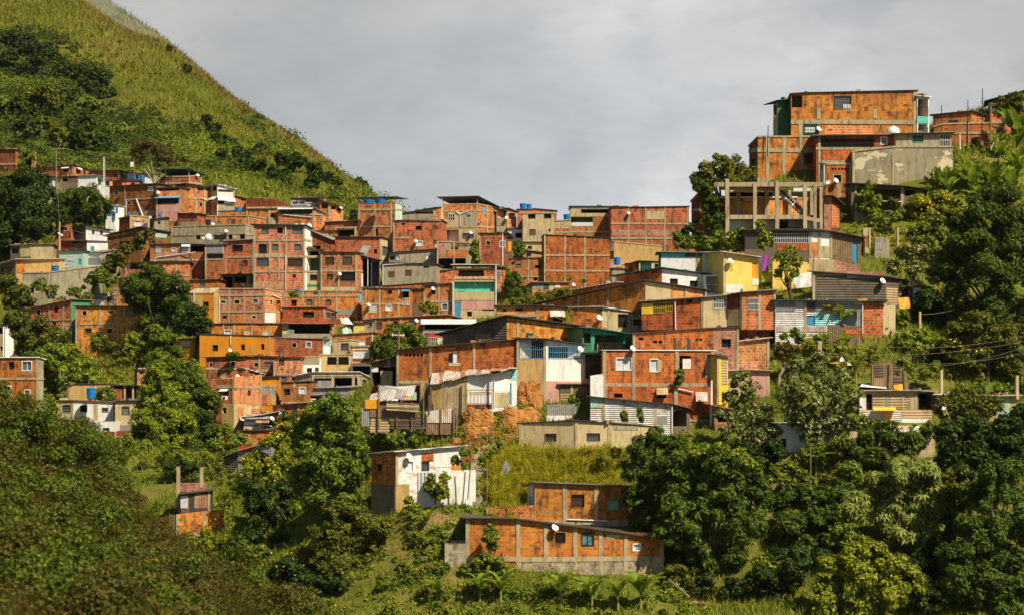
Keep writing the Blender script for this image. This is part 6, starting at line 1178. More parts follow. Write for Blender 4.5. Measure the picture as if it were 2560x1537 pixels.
# ---- bananas (feet on the ground)
for q in [(1093, 1515, 62, 176, 'leftmost small banana plant of the bottom row', 6, 3), (1200, 1512, 72, 176, 'banana plant with two tall leaves in the bottom row', 7, 4), (1252, 1515, 75, 175.5, 'banana plant right of the two leaved one in the bottom row', 7, 5),
          (1340, 1515, 40, 176, 'stunted banana shoot in the bottom row', 7, 6), (1402, 1520, 78, 175.5, 'banana plant under the middle of the concrete base', 8, 7), (1480, 1530, 78, 175, 'banana plant right of the middle of the concrete base', 8, 8),
          (1545, 1532, 80, 175, 'banana plant near the right end of the concrete base', 7, 9), (1602, 1532, 88, 175, 'rightmost dark banana plant of the bottom row', 8, 10),
          (1035, 1325, 55, 183, 'left banana plant below the stone retaining wall', 6, 11), (1068, 1330, 62, 182.5, 'tallest banana plant below the stone retaining wall', 7, 12), (1048, 1365, 40, 181, 'lowest banana shoot below the stone retaining wall', 7, 13),
          (2105, 840, 82, 206, 'banana plant before the patchwork tin house', 9, 14), (1945, 850, 58, 205.5, 'banana leaves left of the patchwork tin house', 6, 15), (2060, 895, 70, 204, 'banana shoot behind the white post garden', 5, 16), (2115, 890, 60, 203.8, 'young banana beside the plank barrier', 5, 17),
          (1975, 950, 70, 201, 'broad banana clump right of the pollarded trunk', 8, 18), (2140, 960, 75, 199, 'bright banana leaves above the tan board hut', 7, 19), (2040, 1190, 72, 186, 'banana clump in the dip below the pale leaved tree', 8, 20),
          (2542, 385, 148, 246, 'tall plantain towering at the right edge', 9, 21), (2500, 400, 90, 246, 'plantain left of the towering plantain', 8, 22),
          (2370, 500, 75, 233, 'plantain clump on the slope right of the mottled wall', 8, 23), (2430, 490, 90, 234, 'largest plantain on the right slope', 9, 24), (2480, 500, 95, 234, 'plantain leaning right on the right slope', 9, 25), (2530, 495, 90, 235, 'plantain at the right edge of the slope', 9, 26), (2450, 520, 60, 230, 'low plantain fronds above the huge mango', 8, 27), (2545, 440, 70, 240, 'upper plantain under the towering plantain', 8, 28), (2345, 470, 50, 236, 'small plantain by the yellow flowering shrubs', 7, 29),
          (360, 905, 62, 296, 'left banana plant below the rounded mango', 8, 30), (395, 895, 60, 297, 'middle banana plant below the rounded mango', 8, 31), (472, 905, 55, 292, 'banana palm before the small orange annex', 8, 32), (150, 980, 55, 279, 'banana plant left of the blue tank house', 7, 33),
          (1425, 715, 26, 323, 'banana tuft in front of the big plain orange wall', 7, 34), (1460, 722, 28, 322, 'palm tuft right of the banana tuft', 9, 35), (82, 412, 28, 384, 'palm tuft under the mountain woods', 8, 36), (120, 415, 26, 383, 'second palm tuft under the mountain woods', 8, 37),
          (660, 1445, 55, 184, 'thin young banana on the gully floor', 6, 38), (725, 1420, 55, 181, 'broad leaved young banana on the gully floor', 5, 39), (600, 1420, 45, 190, 'spindly banana among the gully shrubs', 6, 40), (150, 930, 30, 283, 'banana shoot among the olive trees', 6, 41)]:
    px, py, hp, Y_, lb, n, sd = q; hp = hp * (1.2 if Y_ < 180 else 1.3 if 225 < Y_ < 245 and px > 2300 else 1.)
    banana(px, py, hp, Y_, lb, n, sd)

# ---- ground cover of the spurs: grass blades and low undergrowth, nothing inside the houses
def inside_any(x, y):
    m = np.zeros(len(x), bool)
    for sp in SPECS:
        q = np.array([sp['FP'][i] for i in range(len(sp['FP']))]); c = q.mean(0); q = c + (q - c) * 1.04
        lo, hi = q.min(0), q.max(0); k = np.where((x > lo[0]) & (x < hi[0]) & (y > lo[1]) & (y < hi[1]))[0]
        if not len(k): continue
        ins = np.zeros(len(k), bool); xx, yy = x[k], y[k]
        for i in range(len(q)):
            (x1, y1), (x2, y2) = q[i], q[(i + 1) % len(q)]
            cr = ((y1 > yy) != (y2 > yy)) & (xx < (x2 - x1) * (yy - y1) / (y2 - y1 + 1e-12) + x1); ins ^= cr
        m[k[ins]] = True
    return m
def scatter(n, x0, x1, y0, y1, rng, half=.235):
    y = 1 / rng.uniform(1 / y1, 1 / y0, n); x = rng.uniform(-1, 1, n) * half * y
    return x, y
def blades(x, y, z, h, w, rng, lean=.35):
    n = len(x); P = np.stack([x, y, z], 1); a = rng.uniform(0, 2 * math.pi, n); d = np.stack([np.cos(a), np.sin(a), np.zeros(n)], 1) * (w / 2)[:, None]
    tip = P + np.stack([rng.normal(0, lean, n) * h, rng.normal(0, lean, n) * h, h], 1)
    return np.stack([P - d, P + d, tip], 1).reshape(-1, 3)
rng = np.random.default_rng(11)
x, y = scatter(450000, -100, 105, 160, 424, rng); k = ~inside_any(x, y); x, y = x[k], y[k]; z = TERR(x, y)
pn = vnoise(x * .16, y * .16, 21) + .5 * vnoise(x * .5, y * .5, 22)
k = rng.random(len(x)) < np.clip(.55 + .8 * pn, .05, 1); xg, yg, zg = x[k], y[k], z[k]
o = tag(npmesh('grass', blades(xg, yg, zg - .05, rng.uniform(.3, .95, len(xg)) * (yg / 200), .085 * (yg / 200) * rng.uniform(.7, 1.3, len(xg)), rng), 3, 'grass'), 'green grass covering the barrio slopes', 'grass', kind='stuff')
x, y = scatter(14000, -100, 105, 160, 424, rng); k = ~inside_any(x, y); x, y = x[k], y[k]; z = TERR(x, y)
pn = vnoise(x * .11, y * .11, 31); k = rng.random(len(x)) < np.clip(.45 + .9 * pn, 0.04, 1); x, y, z = x[k], y[k], z[k]
def clumps(x, y, z, rad, m, L, asp, rng, flat=.7):
    n = len(x); C = np.repeat(np.stack([x, y, z], 1), m, 0); R = np.repeat(rad, m)[:, None]; d = rdir(n * m, rng); d[:, 2] = np.abs(d[:, 2])
    P = C + d * R * np.array([1, 1, flat]) * rng.uniform(.6, 1, (n * m, 1))
    N = unit(d + np.array([0, 0, .6]) + rng.normal(size=(n * m, 3)) * .5); return leaves(P, N, np.repeat(L, m), asp, rng)
rad = rng.uniform(.35, 1.0, len(x)) * (y / 200)
g_ = rng.random(len(x)); 
for nm, mt, sel, lb in (('undergrowth', 'mid', g_ < .55, 'mid green undergrowth on the barrio slopes'), ('bright_undergrowth', 'lime', g_ >= .55, 'bright weeds on the barrio slopes')):
    o = tag(npmesh(nm, clumps(x[sel], y[sel], z[sel], rad[sel], 46, .27 * (y[sel] / 200), 1.8, rng), 4, mt), lb, 'undergrowth', kind='stuff')
for nm, mt, lb, cnt, seed_ in (('valley_thicket', 'mid', 'tangled green thicket along the valley bottom', 210, 61), ('valley_weeds', 'lime', 'bright weeds along the valley bottom', 190, 62), ('valley_brush', 'olive', 'dry brush along the valley bottom', 90, 63)):
    r2 = np.random.default_rng(seed_); LB = []
    while len(LB) < cnt * 2:
        yb = r2.uniform(168, 183) if r2.random() < .6 else r2.uniform(183, 262); pxx = r2.uniform(380, 1720) if yb < 183 else r2.uniform(240, 800); xb = (pxx - CX) / F * yb
        R = r2.uniform(.35, .95) * (yb / 190)
        if vnoise(np.array([xb * .3]), np.array([yb * .3]), seed_)[0] < -.1 or inside_any(np.array([xb]), np.array([yb + R]))[0] or inside_any(np.array([xb]), np.array([yb + 1.8]))[0]: continue
        for _ in range(2): xo, yo = xb + r2.normal() * R * .8, yb + r2.normal() * R * .6; LB.append((np.array([xo, yo, TERR(xo, yo) + R * r2.uniform(.1, .5)]), R * r2.uniform(.5, 1)))
    tag(npmesh(nm, crown_leaves(LB, .27, 2.0, r2, .5, .3), 4, mt), lb, 'thicket', kind='stuff')
def patch(name, mat, label, pts, n, h, w, Y):
    """tufts: every tuft is a fan of arching blades"""
    V = []
    for px, py, rx, ry in pts:
        c = W(px, py, Y(py) if callable(Y) else Y); nt_ = max(6, n // 30); xx = c[0] + rng.normal(0, rx / F * c[1] * .55, nt_); yy = c[1] + rng.normal(0, 1.6, nt_)
        k = ~inside_any(xx, yy); xx, yy = xx[k], yy[k]; zz = TERR(xx, yy); hh = rng.uniform(.35, 1, len(xx)) * h
        m = 30; P = np.repeat(np.stack([xx, yy, zz - .05], 1), m, 0); H = np.repeat(hh, m) * rng.uniform(.6, 1.1, len(xx) * m); a = rng.uniform(0, 2 * math.pi, len(P)); d = np.stack([np.cos(a), np.sin(a), 0 * a], 1); q = np.stack([-d[:, 1], d[:, 0], d[:, 2]], 1)
        le = rng.uniform(.1, .75, len(P))[:, None]; ww = (w * rng.uniform(.6, 1.2, len(P)) / 2)[:, None]; H = H[:, None]; up = np.array([0, 0, 1.])
        mid = P + d * le * H * .35 + up * H * .65; tip = P + d * le * H * 1.1 + up * H * (1.05 - .45 * le)
        V.append(np.stack([P - q * ww, P + q * ww, mid + q * ww * .8, mid - q * ww * .8], 1).reshape(-1, 3)); V.append(np.stack([mid - q * ww * .8, mid + q * ww * .8, tip + q * .01, tip - q * .01], 1).reshape(-1, 3))
    return tag(npmesh(name, np.concatenate(V), 4, mat), label, 'grass', kind='stuff')
patch('yellow_grass', 'hay', 'tall yellow grass between the beige house and the black grille house', [(1300, 1150, 50, 20), (1360, 1150, 60, 20), (1420, 1160, 70, 20), (1480, 1175, 50, 20), (1520, 1170, 40, 20), (1300, 1200, 50, 20), (1340, 1180, 60, 20), (1260, 1180, 30, 20), (1270, 1230, 40, 20)], 4200, 1.7, .08, lambda py: 193.5 - (py - 1140) * .07)
patch('dry_grass', 'hay', 'dry grass bank beside the trellis porch', [(2140, 580, 40, 10), (2200, 575, 50, 10), (2260, 585, 50, 10), (2300, 600, 50, 10)], 1500, .8, .08, 224)
patch('bank_grass', 'hay', 'yellow grass below the vine draped house', [(1180, 655, 20, 5), (1220, 658, 30, 5), (1260, 652, 20, 5)], 900, 1.6, .14, 338)
patch('gully_grass', 'hay', 'pale dry grass on the slope beside the olive trees', [(285, 905, 30, 10), (300, 930, 30, 10), (290, 950, 35, 10)], 1100, 1.0, .12, lambda py: 296 - (py - 905) * .15)

# ---- mountain: grass, scrub and trees
rng = np.random.default_rng(5)
n = 330000; x = rng.uniform(-250, 10, n); y = 384 + (1000 - 384) * rng.random(n) ** 1.6; px = CX + F * x / y
k = (px > -60) & (px < 1000); x, y, px = x[k], y[k], px[k]; z = mtn(x, y); py = HY - F * z / y
gul = vnoise(x * .05 - z * .05, z * .012 + 3, 41); wood = np.clip((py - (108 + .40 * px)) / 150, -1, 1.2)     # woods hold the lower flank, grass the ridge
isw = wood + .55 * vnoise(x * .045, z * .06, 43) + .35 * vnoise(x * .13, z * .15, 44) + .25 * gul > .02
kg = ~isw & (rng.random(len(x)) < .9); s_ = y[kg] / 600
sd = mside(x, y) + 14 * vnoise(x * .06, y * .04, 49) + 6 * vnoise(x * .2, y * .15, 50); gold = (sd < 11) | ((sd > 52) & (sd < 62))
for nm, mt, sel, lb in (('mountain_grass', 'mgrass', kg & ~gold, 'green grass on the mountain flank'), ('tawny_grass', 'mgold', kg & gold, 'tawny grass along the mountain ridge')):
    s_ = y[sel] / 600; tag(npmesh(nm, blades(x[sel], y[sel], z[sel] - .1, rng.uniform(.6, 1.6, sel.sum()) * s_, rng.uniform(.16, .36, sel.sum()) * s_, rng, .45), 3, mt), lb, 'grass', kind='stuff')
kw = isw & (rng.random(len(x)) < .06); xw, yw, zw = x[kw], y[kw], z[kw]; rw = rng.uniform(.6, 2.0, len(xw)) + 1.6 * (rng.random(len(xw)) < .12)
hue = 1.1 * vnoise(xw * .05 + 7, zw * .07, 47) + .5 * vnoise(xw * .15, zw * .2, 48) + .22 * rng.normal(size=len(xw)) - .25 * (rw > 2) - .45 * (px[kw] < 360)
for nm, mt, sel, lb in (('mountain_scrub', 'mtree', hue < -.05, 'dark scrub clothing the lower mountain'), ('mountain_olive_scrub', 'olive', (hue >= -.05) & (hue < .25), 'olive scrub clothing the mountain'), ('mountain_bushes', 'mid', (hue >= .25) & (hue < .6), 'green bushes clothing the mountain'), ('mountain_weeds', 'lime', hue >= .6, 'bright bushes on the sunny mountain flank')):
    rs = rw[sel]; tag(npmesh(nm, clumps(xw[sel], yw[sel], zw[sel], rs, 58, .5 * yw[sel] / 550 * (1 + .3 * (rs > 2)), 1.7, rng, 1.0), 4, mt), lb, 'scrub', kind='stuff')
kb = ~isw & (rng.random(len(x)) < .006); tag(npmesh('ridge_scrub', clumps(x[kb], y[kb], z[kb], rng.uniform(.7, 1.7, kb.sum()), 30, np.full(kb.sum(), .65), 1.6, rng, .8), 4, 'olive'), 'scattered scrub on the grassy ridge', 'scrub', kind='stuff')
n = 26000; xr = rng.uniform(-330, -100, n); yr = rng.uniform(1060, 1500, n); zr = RID(xr, yr)
tag(npmesh('far_ridge_grass', blades(xr, yr, zr, rng.uniform(1.5, 3.5, n), rng.uniform(.6, 1.2, n), rng, .5), 3, 'mgrass'), 'grass on the far ridge in the cloud', 'grass', kind='stuff')
def mhit(px, py):
    t = np.linspace(388, 1100, 900); xx = (px - CX) / F * t; zz = (HY - py) / F * t; d = mtn(xx, t) - zz; i = int(np.argmax(d > 0)); return t[i] if d[i] > 0 else 600.
for i, (px_, py_, r, spc) in enumerate([(40, 105, 26, 'dark'), (85, 125, 26, 'dark'), (20, 150, 24, 'dark'), (120, 140, 20, 'dark'), (70, 165, 24, 'dark'), (130, 180, 22, 'mtree'), (165, 175, 22, 'dark'), (205, 185, 24, 'dark'), (240, 195, 24, 'dark'), (265, 225, 18, 'dark'), (225, 220, 22, 'dark'),
        (95, 250, 34, 'olive'), (140, 270, 24, 'olive'), (60, 275, 24, 'mtree'), (15, 260, 26, 'mid'), (175, 245, 22, 'mtree'), (205, 265, 24, 'mid'), (195, 305, 26, 'mtree'), (250, 285, 22, 'mid'), (110, 325, 26, 'olive'), (60, 335, 26, 'mtree'), (170, 345, 26, 'olive'), (215, 350, 22, 'mtree'), (260, 350, 24, 'dark'), (300, 330, 20, 'mid'),
        (515, 300, 16, 'dark'), (535, 318, 18, 'dark'), (495, 322, 16, 'mtree'), (545, 345, 17, 'mtree'), (580, 360, 18, 'dark'), (603, 382, 20, 'dark'), (560, 385, 16, 'mtree'), (640, 378, 16, 'mtree'), (618, 410, 18, 'dark'), (680, 385, 14, 'mtree'), (650, 410, 16, 'mtree'), (705, 400, 16, 'mtree'), (700, 430, 18, 'dark'), (735, 395, 15, 'mtree'), (750, 415, 17, 'dark'), (790, 425, 15, 'mtree'), (815, 440, 16, 'dark'), (845, 452, 14, 'mtree'), (780, 452, 17, 'mtree'), (725, 445, 16, 'mid'), (420, 365, 16, 'mid'), (450, 395, 18, 'mid'), (470, 175, 12, 'mtree'), (425, 122, 9, 'mtree')]):
    r = r * (1.25 if px_ < 340 else 1.1); Ym = mhit(px_, py_ + r * .7); lob = ';'.join('%f %f %f' % (px_ + rng.normal() * r * .5, py_ + rng.normal() * r * .28, r * rng.uniform(.5, .72)) for _ in range(4))
    tree('mountain_tree', spc, 'dark wooded clump on the mountain flank above the houses' if px_ < 400 else 'rounded tree on the grassy mountain flank above the houses', Ym - 2, lob, 'trees on the mountain flank', trunk=0, lscale=1.0 if spc == 'mtree' else 2.3, seed=100 + i)
tree('ridge_tree', 'mtree', 'lone dark tree at the foot of the mountain skyline', 505, '898 455 10;910 462 10;918 472 8;905 470 9', 'trees on the mountain flank', seed=77)

# ---- foreground slope scrub (close to the camera, out of focus)
rng = np.random.default_rng(9)
n = 230000; y = 42 + 72 * rng.random(n) ** .8; x = (rng.uniform(-60, 1000, n) - CX) / F * y; z = FGT(x, y)
pn = vnoise(x * .35, y * .2, 51) + .5 * vnoise(x * 1.1, y * .7, 52)
k = pn < .25; tag(npmesh('scrub_grass', blades(x[k], y[k], z[k] - .03, rng.uniform(.25, .8, k.sum()), rng.uniform(.02, .04, k.sum()), rng, .4), 3, 'fgl'), 'brownish scrub grass on the foreground slope', 'grass', kind='stuff')
k = np.where((pn > -.35) & (rng.random(n) < .022))[0]; hu = vnoise(x[k] * .25, y[k] * .12, 55) + .35 * rng.normal(size=len(k))
for nm, mt, sel, lb in (('scrub', 'fgl', hu < .0, 'brown olive scrub on the foreground slope'), ('leafy_scrub', 'fgo', (hu >= .0) & (hu < .45), 'leafy scrub on the foreground slope'), ('rusty_scrub', 'fgr', hu >= .45, 'rust brown scrub on the foreground slope')):
    kk = k[sel]; tag(npmesh(nm, clumps(x[kk], y[kk], z[kk], rng.uniform(.2, .5, len(kk)) + rng.random(len(kk)) ** 4 * 1.0, 60, np.full(len(kk), .11), 2.0, rng, 1.0), 4, mt), lb, 'scrub', kind='stuff')
for nm, mt, lb, cnt in (('foreground_bushes', 'fgo', 'dark green bushes crowding the foreground slope', 260), ('foreground_olive_bushes', 'fgl', 'olive bushes crowding the foreground slope', 150), ('foreground_rusty_bushes', 'fgr', 'rusty bushes crowding the foreground slope', 50)):
    LB = []
    while len(LB) < cnt:
        yb = rng.uniform(52, 100); pxb = rng.uniform(-40, 780); xb = (pxb - CX) / F * yb; R = rng.uniform(.25, .8) + .7 * (rng.random() < .25)
        if 325 < pxb < 620 and HY - F * (FGT(xb, yb) + R * 1.5) / yb < 1400: continue
        for _ in range(3): xo, yo = xb + rng.normal() * R * .7, yb + rng.normal() * R * .7; LB.append((np.array([xo, yo, FGT(xo, yo) + R * rng.uniform(.1, .6)]), R * rng.uniform(.5, 1)))
    tag(npmesh(nm, crown_leaves(LB, .14, 2.4, rng, .33, .3), 4, mt), lb, 'bushes', kind='stuff')
SP['fgl'] = SP['fgo'] = SP['fgr'] = (.12, 2.4, .45, .15)
for i, (px_, py_, r, Yf, spc, lb, fl) in enumerate([(40, 1010, 60, 90, 'fgo', 'blurred dark bush at the left edge under the brick house with white windows', 0), (150, 1085, 60, 92, 'fgo', 'blurred feathery bush in front of the long white house', 0), (225, 1110, 45, 94, 'fgo', 'tall blurred sprig bush before the white basement', 0), (60, 1110, 70, 86, 'fgl', 'blurred olive bush low at the left edge', 0),
        (285, 1170, 55, 96, 'fgo', 'blurred bush on the foreground crest below the little brick house', 0), (285, 1290, 45, 96, 'fgl', 'blurred bush on the foreground crest left of the half built tower', 0), (270, 1400, 45, 97, 'fgo', 'blurred bush on the foreground crest left of the sunken brick house', 0), (190, 1200, 60, 88, 'fgl', 'blurred bush high on the foreground slope', 0),
        (300, 1470, 70, 62, 'olive', 'pale budded shrub at the bottom of the foreground slope', 0), (190, 1500, 75, 58, 'olive', 'pale budded shrub in the bottom left of the picture', 0), (420, 1510, 60, 70, 'olive', 'budded shrub at the bottom edge right of the other two', 0), (400, 1490, 42, 98, 'fgo', 'shrub on the lower foreground crest', 0), (500, 1520, 40, 98, 'olive', 'shrub low on the foreground crest near the young bananas', 0), (610, 1545, 40, 96, 'fgo', 'last shrub on the foreground crest at the bottom', 0),
        (140, 1280, 55, 78, 'fgl', 'brownish shrub in the middle of the foreground slope', 0), (40, 1330, 60, 68, 'fgr', 'rust coloured shrub at the left edge of the foreground slope', 0), (270, 1370, 50, 80, 'fgo', 'green shrub in the middle of the foreground slope', 0)]):
    lob = ';'.join('%f %f %f' % (px_ + rng.normal() * r * .5, py_ + rng.normal() * r * .3, r * rng.uniform(.4, .6)) for _ in range(5))
    tree('shrub', spc, lb, Yf, lob, 'shrubs on the foreground slope', trunk=0, cat='bush', lscale=.42 if spc[:2] != 'fg' else 1., seed=300 + i)
# ================================================================== the concrete skeleton, scrap roof, banks, stairs, poles, wires
def bx(mb, x0, y0, x1, y1, Y, dy, code, y0b=None, y1b=None):
    """box whose front is the pixel rectangle of the current view at distance Y, running dy back"""
    A = W(X(x0), Yp(y1), Y); B = W(X(x1), Yp(y1 if y1b is None else y1b), Y); C = W(X(x1), Yp(y0 if y0b is None else y0b), Y); D = W(X(x0), Yp(y0), Y); e = np.array([0, dy, 0])
    mb.box8([A, B, B + e, A + e, D, C, C + e, D + e], code)
def part(root, name, boxes, Y0=None):
    mb = MB()
    for b in boxes: bx(mb, *b)
    return mb.build(name, root, tuple(root.location))
def find(label): return next(s for s in SPECS if s['label'] == label)
view('G', 'N'); Y = 225.0
sk = thing('unfinished_house', 'bare concrete skeleton house with open floors and a broken stair', 'unfinished house', tuple(W(X(1000), Yp(600), Y)))
part(sk, 'roof_slab', [(486, 62, 1535, 104, Y, .5, 'cn'), (560, 66, 1120, 100, Y + .5, 3.6, 'cn')])
part(sk, 'floor_slab', [(484, 378, 1380, 418, Y - .05, 4.2, 'cn')])
part(sk, 'floor_slab', [(1380, 392, 1535, 428, Y - .1, 3.2, 'cn', 420, 456)])
for x0, x1, y0, y1 in ((594, 630, 30, 600), (862, 897, 70, 520), (1075, 1112, 50, 520), (1345, 1382, 80, 520), (1413, 1440, 130, 380), (1444, 1474, 80, 520), (1504, 1534, 110, 540)):
    part(sk, 'column', [(x0, y0, x1, y1, Y - .12, .4, 'cn')])
for x0, x1 in ((700, 738), (975, 1010), (1200, 1228)): part(sk, 'column', [(x0, 140, x1, 380, Y + 3.2, .4, 'cn')])
part(sk, 'back_wall', [(588, 212, 1500, 386, Y + 3.7, .2, 'bl'), (540, 200, 1290, 212, Y + 3.55, .4, 'pw')])
part(sk, 'back_wall', [(600, 160, 1500, 202, Y + 4.4, .2, 'dk')])  # near-black strip painting the unlit depth above the brick wall
part(sk, 'hanging_ceiling', [(680, 104, 900, 150, Y + 1.0, .1, 'pb', 104, 170), (900, 104, 1080, 140, Y + .8, .1, 'bp', 104, 160), (1250, 118, 1420, 150, Y + 1.2, .1, 'pw')])
mb = MB()
for i in range(13):
    t = i / 12; xx = 1115 + 265 * t; yy = 120 + 250 * t; bx(mb, xx - 14, yy, xx + 34, yy + 42, Y + .6, 1.2, 'pg' if i % 3 else 'pw')
mb.build('stair', sk, tuple(sk.location))
for a in ((622, 420, 742, 584, 'pc'), (744, 428, 856, 540, 'pb'), (892, 416, 982, 516, 'pw'), (984, 416, 1076, 516, 'pb'), (1384, 436, 1504, 520, 'pw')): part(sk, 'wall_panel', [(*a[:4], Y + .6, .12, a[4])])
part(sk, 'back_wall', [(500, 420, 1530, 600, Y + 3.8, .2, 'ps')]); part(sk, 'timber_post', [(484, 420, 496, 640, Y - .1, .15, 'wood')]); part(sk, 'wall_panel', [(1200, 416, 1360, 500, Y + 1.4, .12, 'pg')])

# patched tin roof of the scrap panel shack
sp = find('white scrap panel shack with a rusty patched roof and teal strips'); r_ = sp['root']; view('K', 'N'); rg = np.random.default_rng(3)
def edge(pts, x):
    for (a, b), (c, d) in zip(pts, pts[1:]):
        if x <= c: return b + (d - b) * (x - a) / (c - a)
    return pts[-1][1]
fr_, bk_ = [(838, 862), (930, 850), (1190, 780), (1440, 742), (1660, 700)], [(838, 705), (910, 698), (1200, 700), (1440, 700), (1660, 688)]
xs = [838, 905, 960, 1040, 1110, 1180, 1260, 1330, 1420, 1510, 1590, 1660]; cs = ['tj', 'tr', 'tj', 'tj', 'tr', 'tj', 'tg', 'tj', 'tr', 'tj', 'tj']
for i, cd in enumerate(cs):
    x0, x1 = xs[i] - 6, xs[i + 1] + 8; L_ = .05 * (i % 3) + .03; skew = 26 if i < 6 else 8
    yf = [(838, 201.5), (1192, 200.7), (1448, 200.1), (1668, 201.0)]
    A = W(X(x0), Yp(edge(fr_, x0) + rg.uniform(-8, 8)), edge(yf, x0)); B = W(X(x1), Yp(edge(fr_, x1) + rg.uniform(-8, 8)), edge(yf, x1)); C = W(X(x1 + skew), Yp(edge(bk_, x1)), 204.6); D = W(X(x0 + skew), Yp(edge(bk_, x0)), 204.6)
    up = np.array([0, 0, .03]); off = np.array([0, 0, L_]); mb = MB(); q = [A + off, B + off, C + off, D + off]
    mb.box8(q + [p + up for p in q], cd); mb.build('roof_sheet', r_, tuple(r_.location))
for x_ in (838, 955, 1170, 1440):
    part(r_, 'corner_post', [(x_ - 4, edge(fr_, x_) + 5, x_ + 6, 1100 if x_ < 1200 else 1085, 200.6 if x_ < 1200 else 200.3, .15, 'wood')])

def fence(name, label, cat, sheets, posts, Y):
    rt = thing(name, label, cat, tuple(W(X(sheets[0][0]), Yp(sheets[0][3]), Y)))
    for k, (x0, y0, x1, y1, cd, *rest) in enumerate(sheets): part(rt, 'sheet', [(x0, y0, x1, y1 + 25, Y + .06 * (k % 3), .05, cd, rest[0] if rest else None, None)])
    for x0, y0, y1, w_ in posts: part(rt, 'post', [(x0 - w_, y0, x0 + w_, y1 + 20, Y - .12, .1, 'wood')])
    return rt
fence('scrap_fence', 'patchwork fence of brown scrap sheets around the terrace below the shack', 'fence',
      [(205, 995, 330, 1060, 'ora'), (245, 1050, 440, 1140, 'ts'), (250, 1135, 440, 1290, 'wt'), (440, 1105, 690, 1180, 'ts', 1120), (450, 1175, 780, 1260, 'wd'), (690, 1130, 800, 1200, 'ts'), (790, 1110, 1075, 1195, 'tj', 1075), (785, 1190, 1070, 1310, 'ts', 1200), (170, 1075, 258, 1230, 'tg')],
      [(335, 850, 1270, 7), (508, 1090, 1240, 4), (655, 1020, 1270, 5), (770, 880, 1200, 5), (800, 1140, 1290, 4), (935, 1080, 1300, 5), (1090, 890, 1310, 5), (822, 950, 1120, 4), (1062, 1075, 1300, 8)], 198.6)
rt = thing('reed_mat', 'rolled brown reed mat slung on the scrap fence', 'mat', tuple(W(X(570), Yp(1080), 198.3)))
mb = MB()
for k in range(9): mb.bar(W(X(410), Yp(1030 + 8 * k), 198.3 + .05 * (k % 2)), W(X(725), Yp(1045 + 8 * k + 5 * math.sin(k)), 198.3), .10, 'wd' if k % 3 == 0 else 'wt', 6)
tag(mb.build('mat_roll', rt, tuple(rt.location)))
rt = thing('scrap_heap', 'heap of pale tin offcuts and rags on the left end of the scrap fence', 'scrap heap', tuple(W(X(440), Yp(1000), 200)))
rg = np.random.default_rng(8)
for k in range(7):
    c = W(X(340 + 32 * k), Yp(975 - 9 * k + rg.uniform(-8, 8)), 200 + .1 * k); a = rg.uniform(-.5, .5); L_ = rg.uniform(.7, 1.4); mb = MB()
    d = np.array([math.cos(a), -.3, math.sin(a) * .5]) * L_; e = np.array([.1, .7, .45]); q = [c - d - e, c + d - e, c + d + e, c - d + e]; mb.box8(q + [p + np.array([0, 0, .04]) for p in q], ['tj', 'tw', 'tj', 'tarp', 'tg', 'tw', 'tj'][k]); mb.build('sheet', rt, tuple(rt.location))

def earth(name, label, x0, y0, x1, y1, Y, bulge, seed, slope=.6):
    """an irregular bank of bare soil leaning back into the hill"""
    n, m_ = 60, 44; mb = MB(); G = np.zeros((m_ + 1, n + 1, 3))
    for j in range(m_ + 1):
        for i in range(n + 1):
            u, v = i / n, j / m_; e = 1 - (2 * u - 1) ** 4; px = X(x0 + (x1 - x0) * (u + .04 * math.sin(9 * v + seed))); py = Yp(y1 + 60 + (y0 - y1 - 60) * v * (.72 + .28 * e + .06 * math.sin(u * 17 + seed)))
            d = bulge * (vnoise(np.array([u * 5.]), np.array([v * 5.]), seed)[0] + .6 * vnoise(np.array([u * 13.]), np.array([v * 13.]), seed + 1)[0] + .5 * vnoise(np.array([u * 29.]), np.array([v * 29.]), seed + 2)[0])
            p = W(px, py, Y); G[j, i] = p + np.array([0, slope * v * 2 + (1 - e) * 1.2 - d, 0])
    for j in range(m_):
        for i in range(n):
            q = [G[j, i], G[j, i + 1], G[j + 1, i + 1], G[j + 1, i]]; mb.poly(q, 'ea', [(p[0] * .8, p[2] * .8) for p in q])
    o = mb.build(name, None, tuple(G[0, n // 2]), True); o['kind'] = 'structure'; return o
earth('earth_bank', '', 1110, 1080, 1480, 1310, 197.6, .13, 2)
earth('earth_bank', '', 1650, 815, 1930, 1120, 201.2, .13, 5)
earth('earth_bank', '', 1440, 1075, 1960, 1250, 198.2, .11, 8, .9)
def dirt(name, pts, mat='soil'):
    for (px, py, Yd, rx, ry) in pts:
        c = W(px, py, Yd); mb = MB(); n = 26; ring = []
        for i in range(n):
            a = 2 * math.pi * i / n; k = 1 + .3 * math.sin(3 * a + px) + .2 * math.sin(7 * a + py); xx, yy = c[0] + rx * k * math.cos(a), c[1] + ry * k * math.sin(a); ring.append((xx, yy))
        for s0, s1 in ((.0, .5), (.5, 1.)):
            for i in range(n):
                j = (i + 1) % n; q = []
                for (s, t) in ((s0, i), (s1, i), (s1, j), (s0, j)): xx = c[0] + (ring[t][0] - c[0]) * s; yy = c[1] + (ring[t][1] - c[1]) * s; q.append((xx, yy, TERR(xx, yy) + .12 - .10 * s))
                if s0 == 0: q = [q[0], q[1], q[2]]
                mb.poly(q, mat, [(p[0], p[1]) for p in q])
        o = mb.build(name, None, tuple(c)); o['kind'] = 'structure'
dirt('dirt_path', [(1130, 1078, 197.2, 1.6, .7), (1190, 1092, 196, 1.5, .8), (1245, 1078, 196.8, .9, .7)], 'ea')
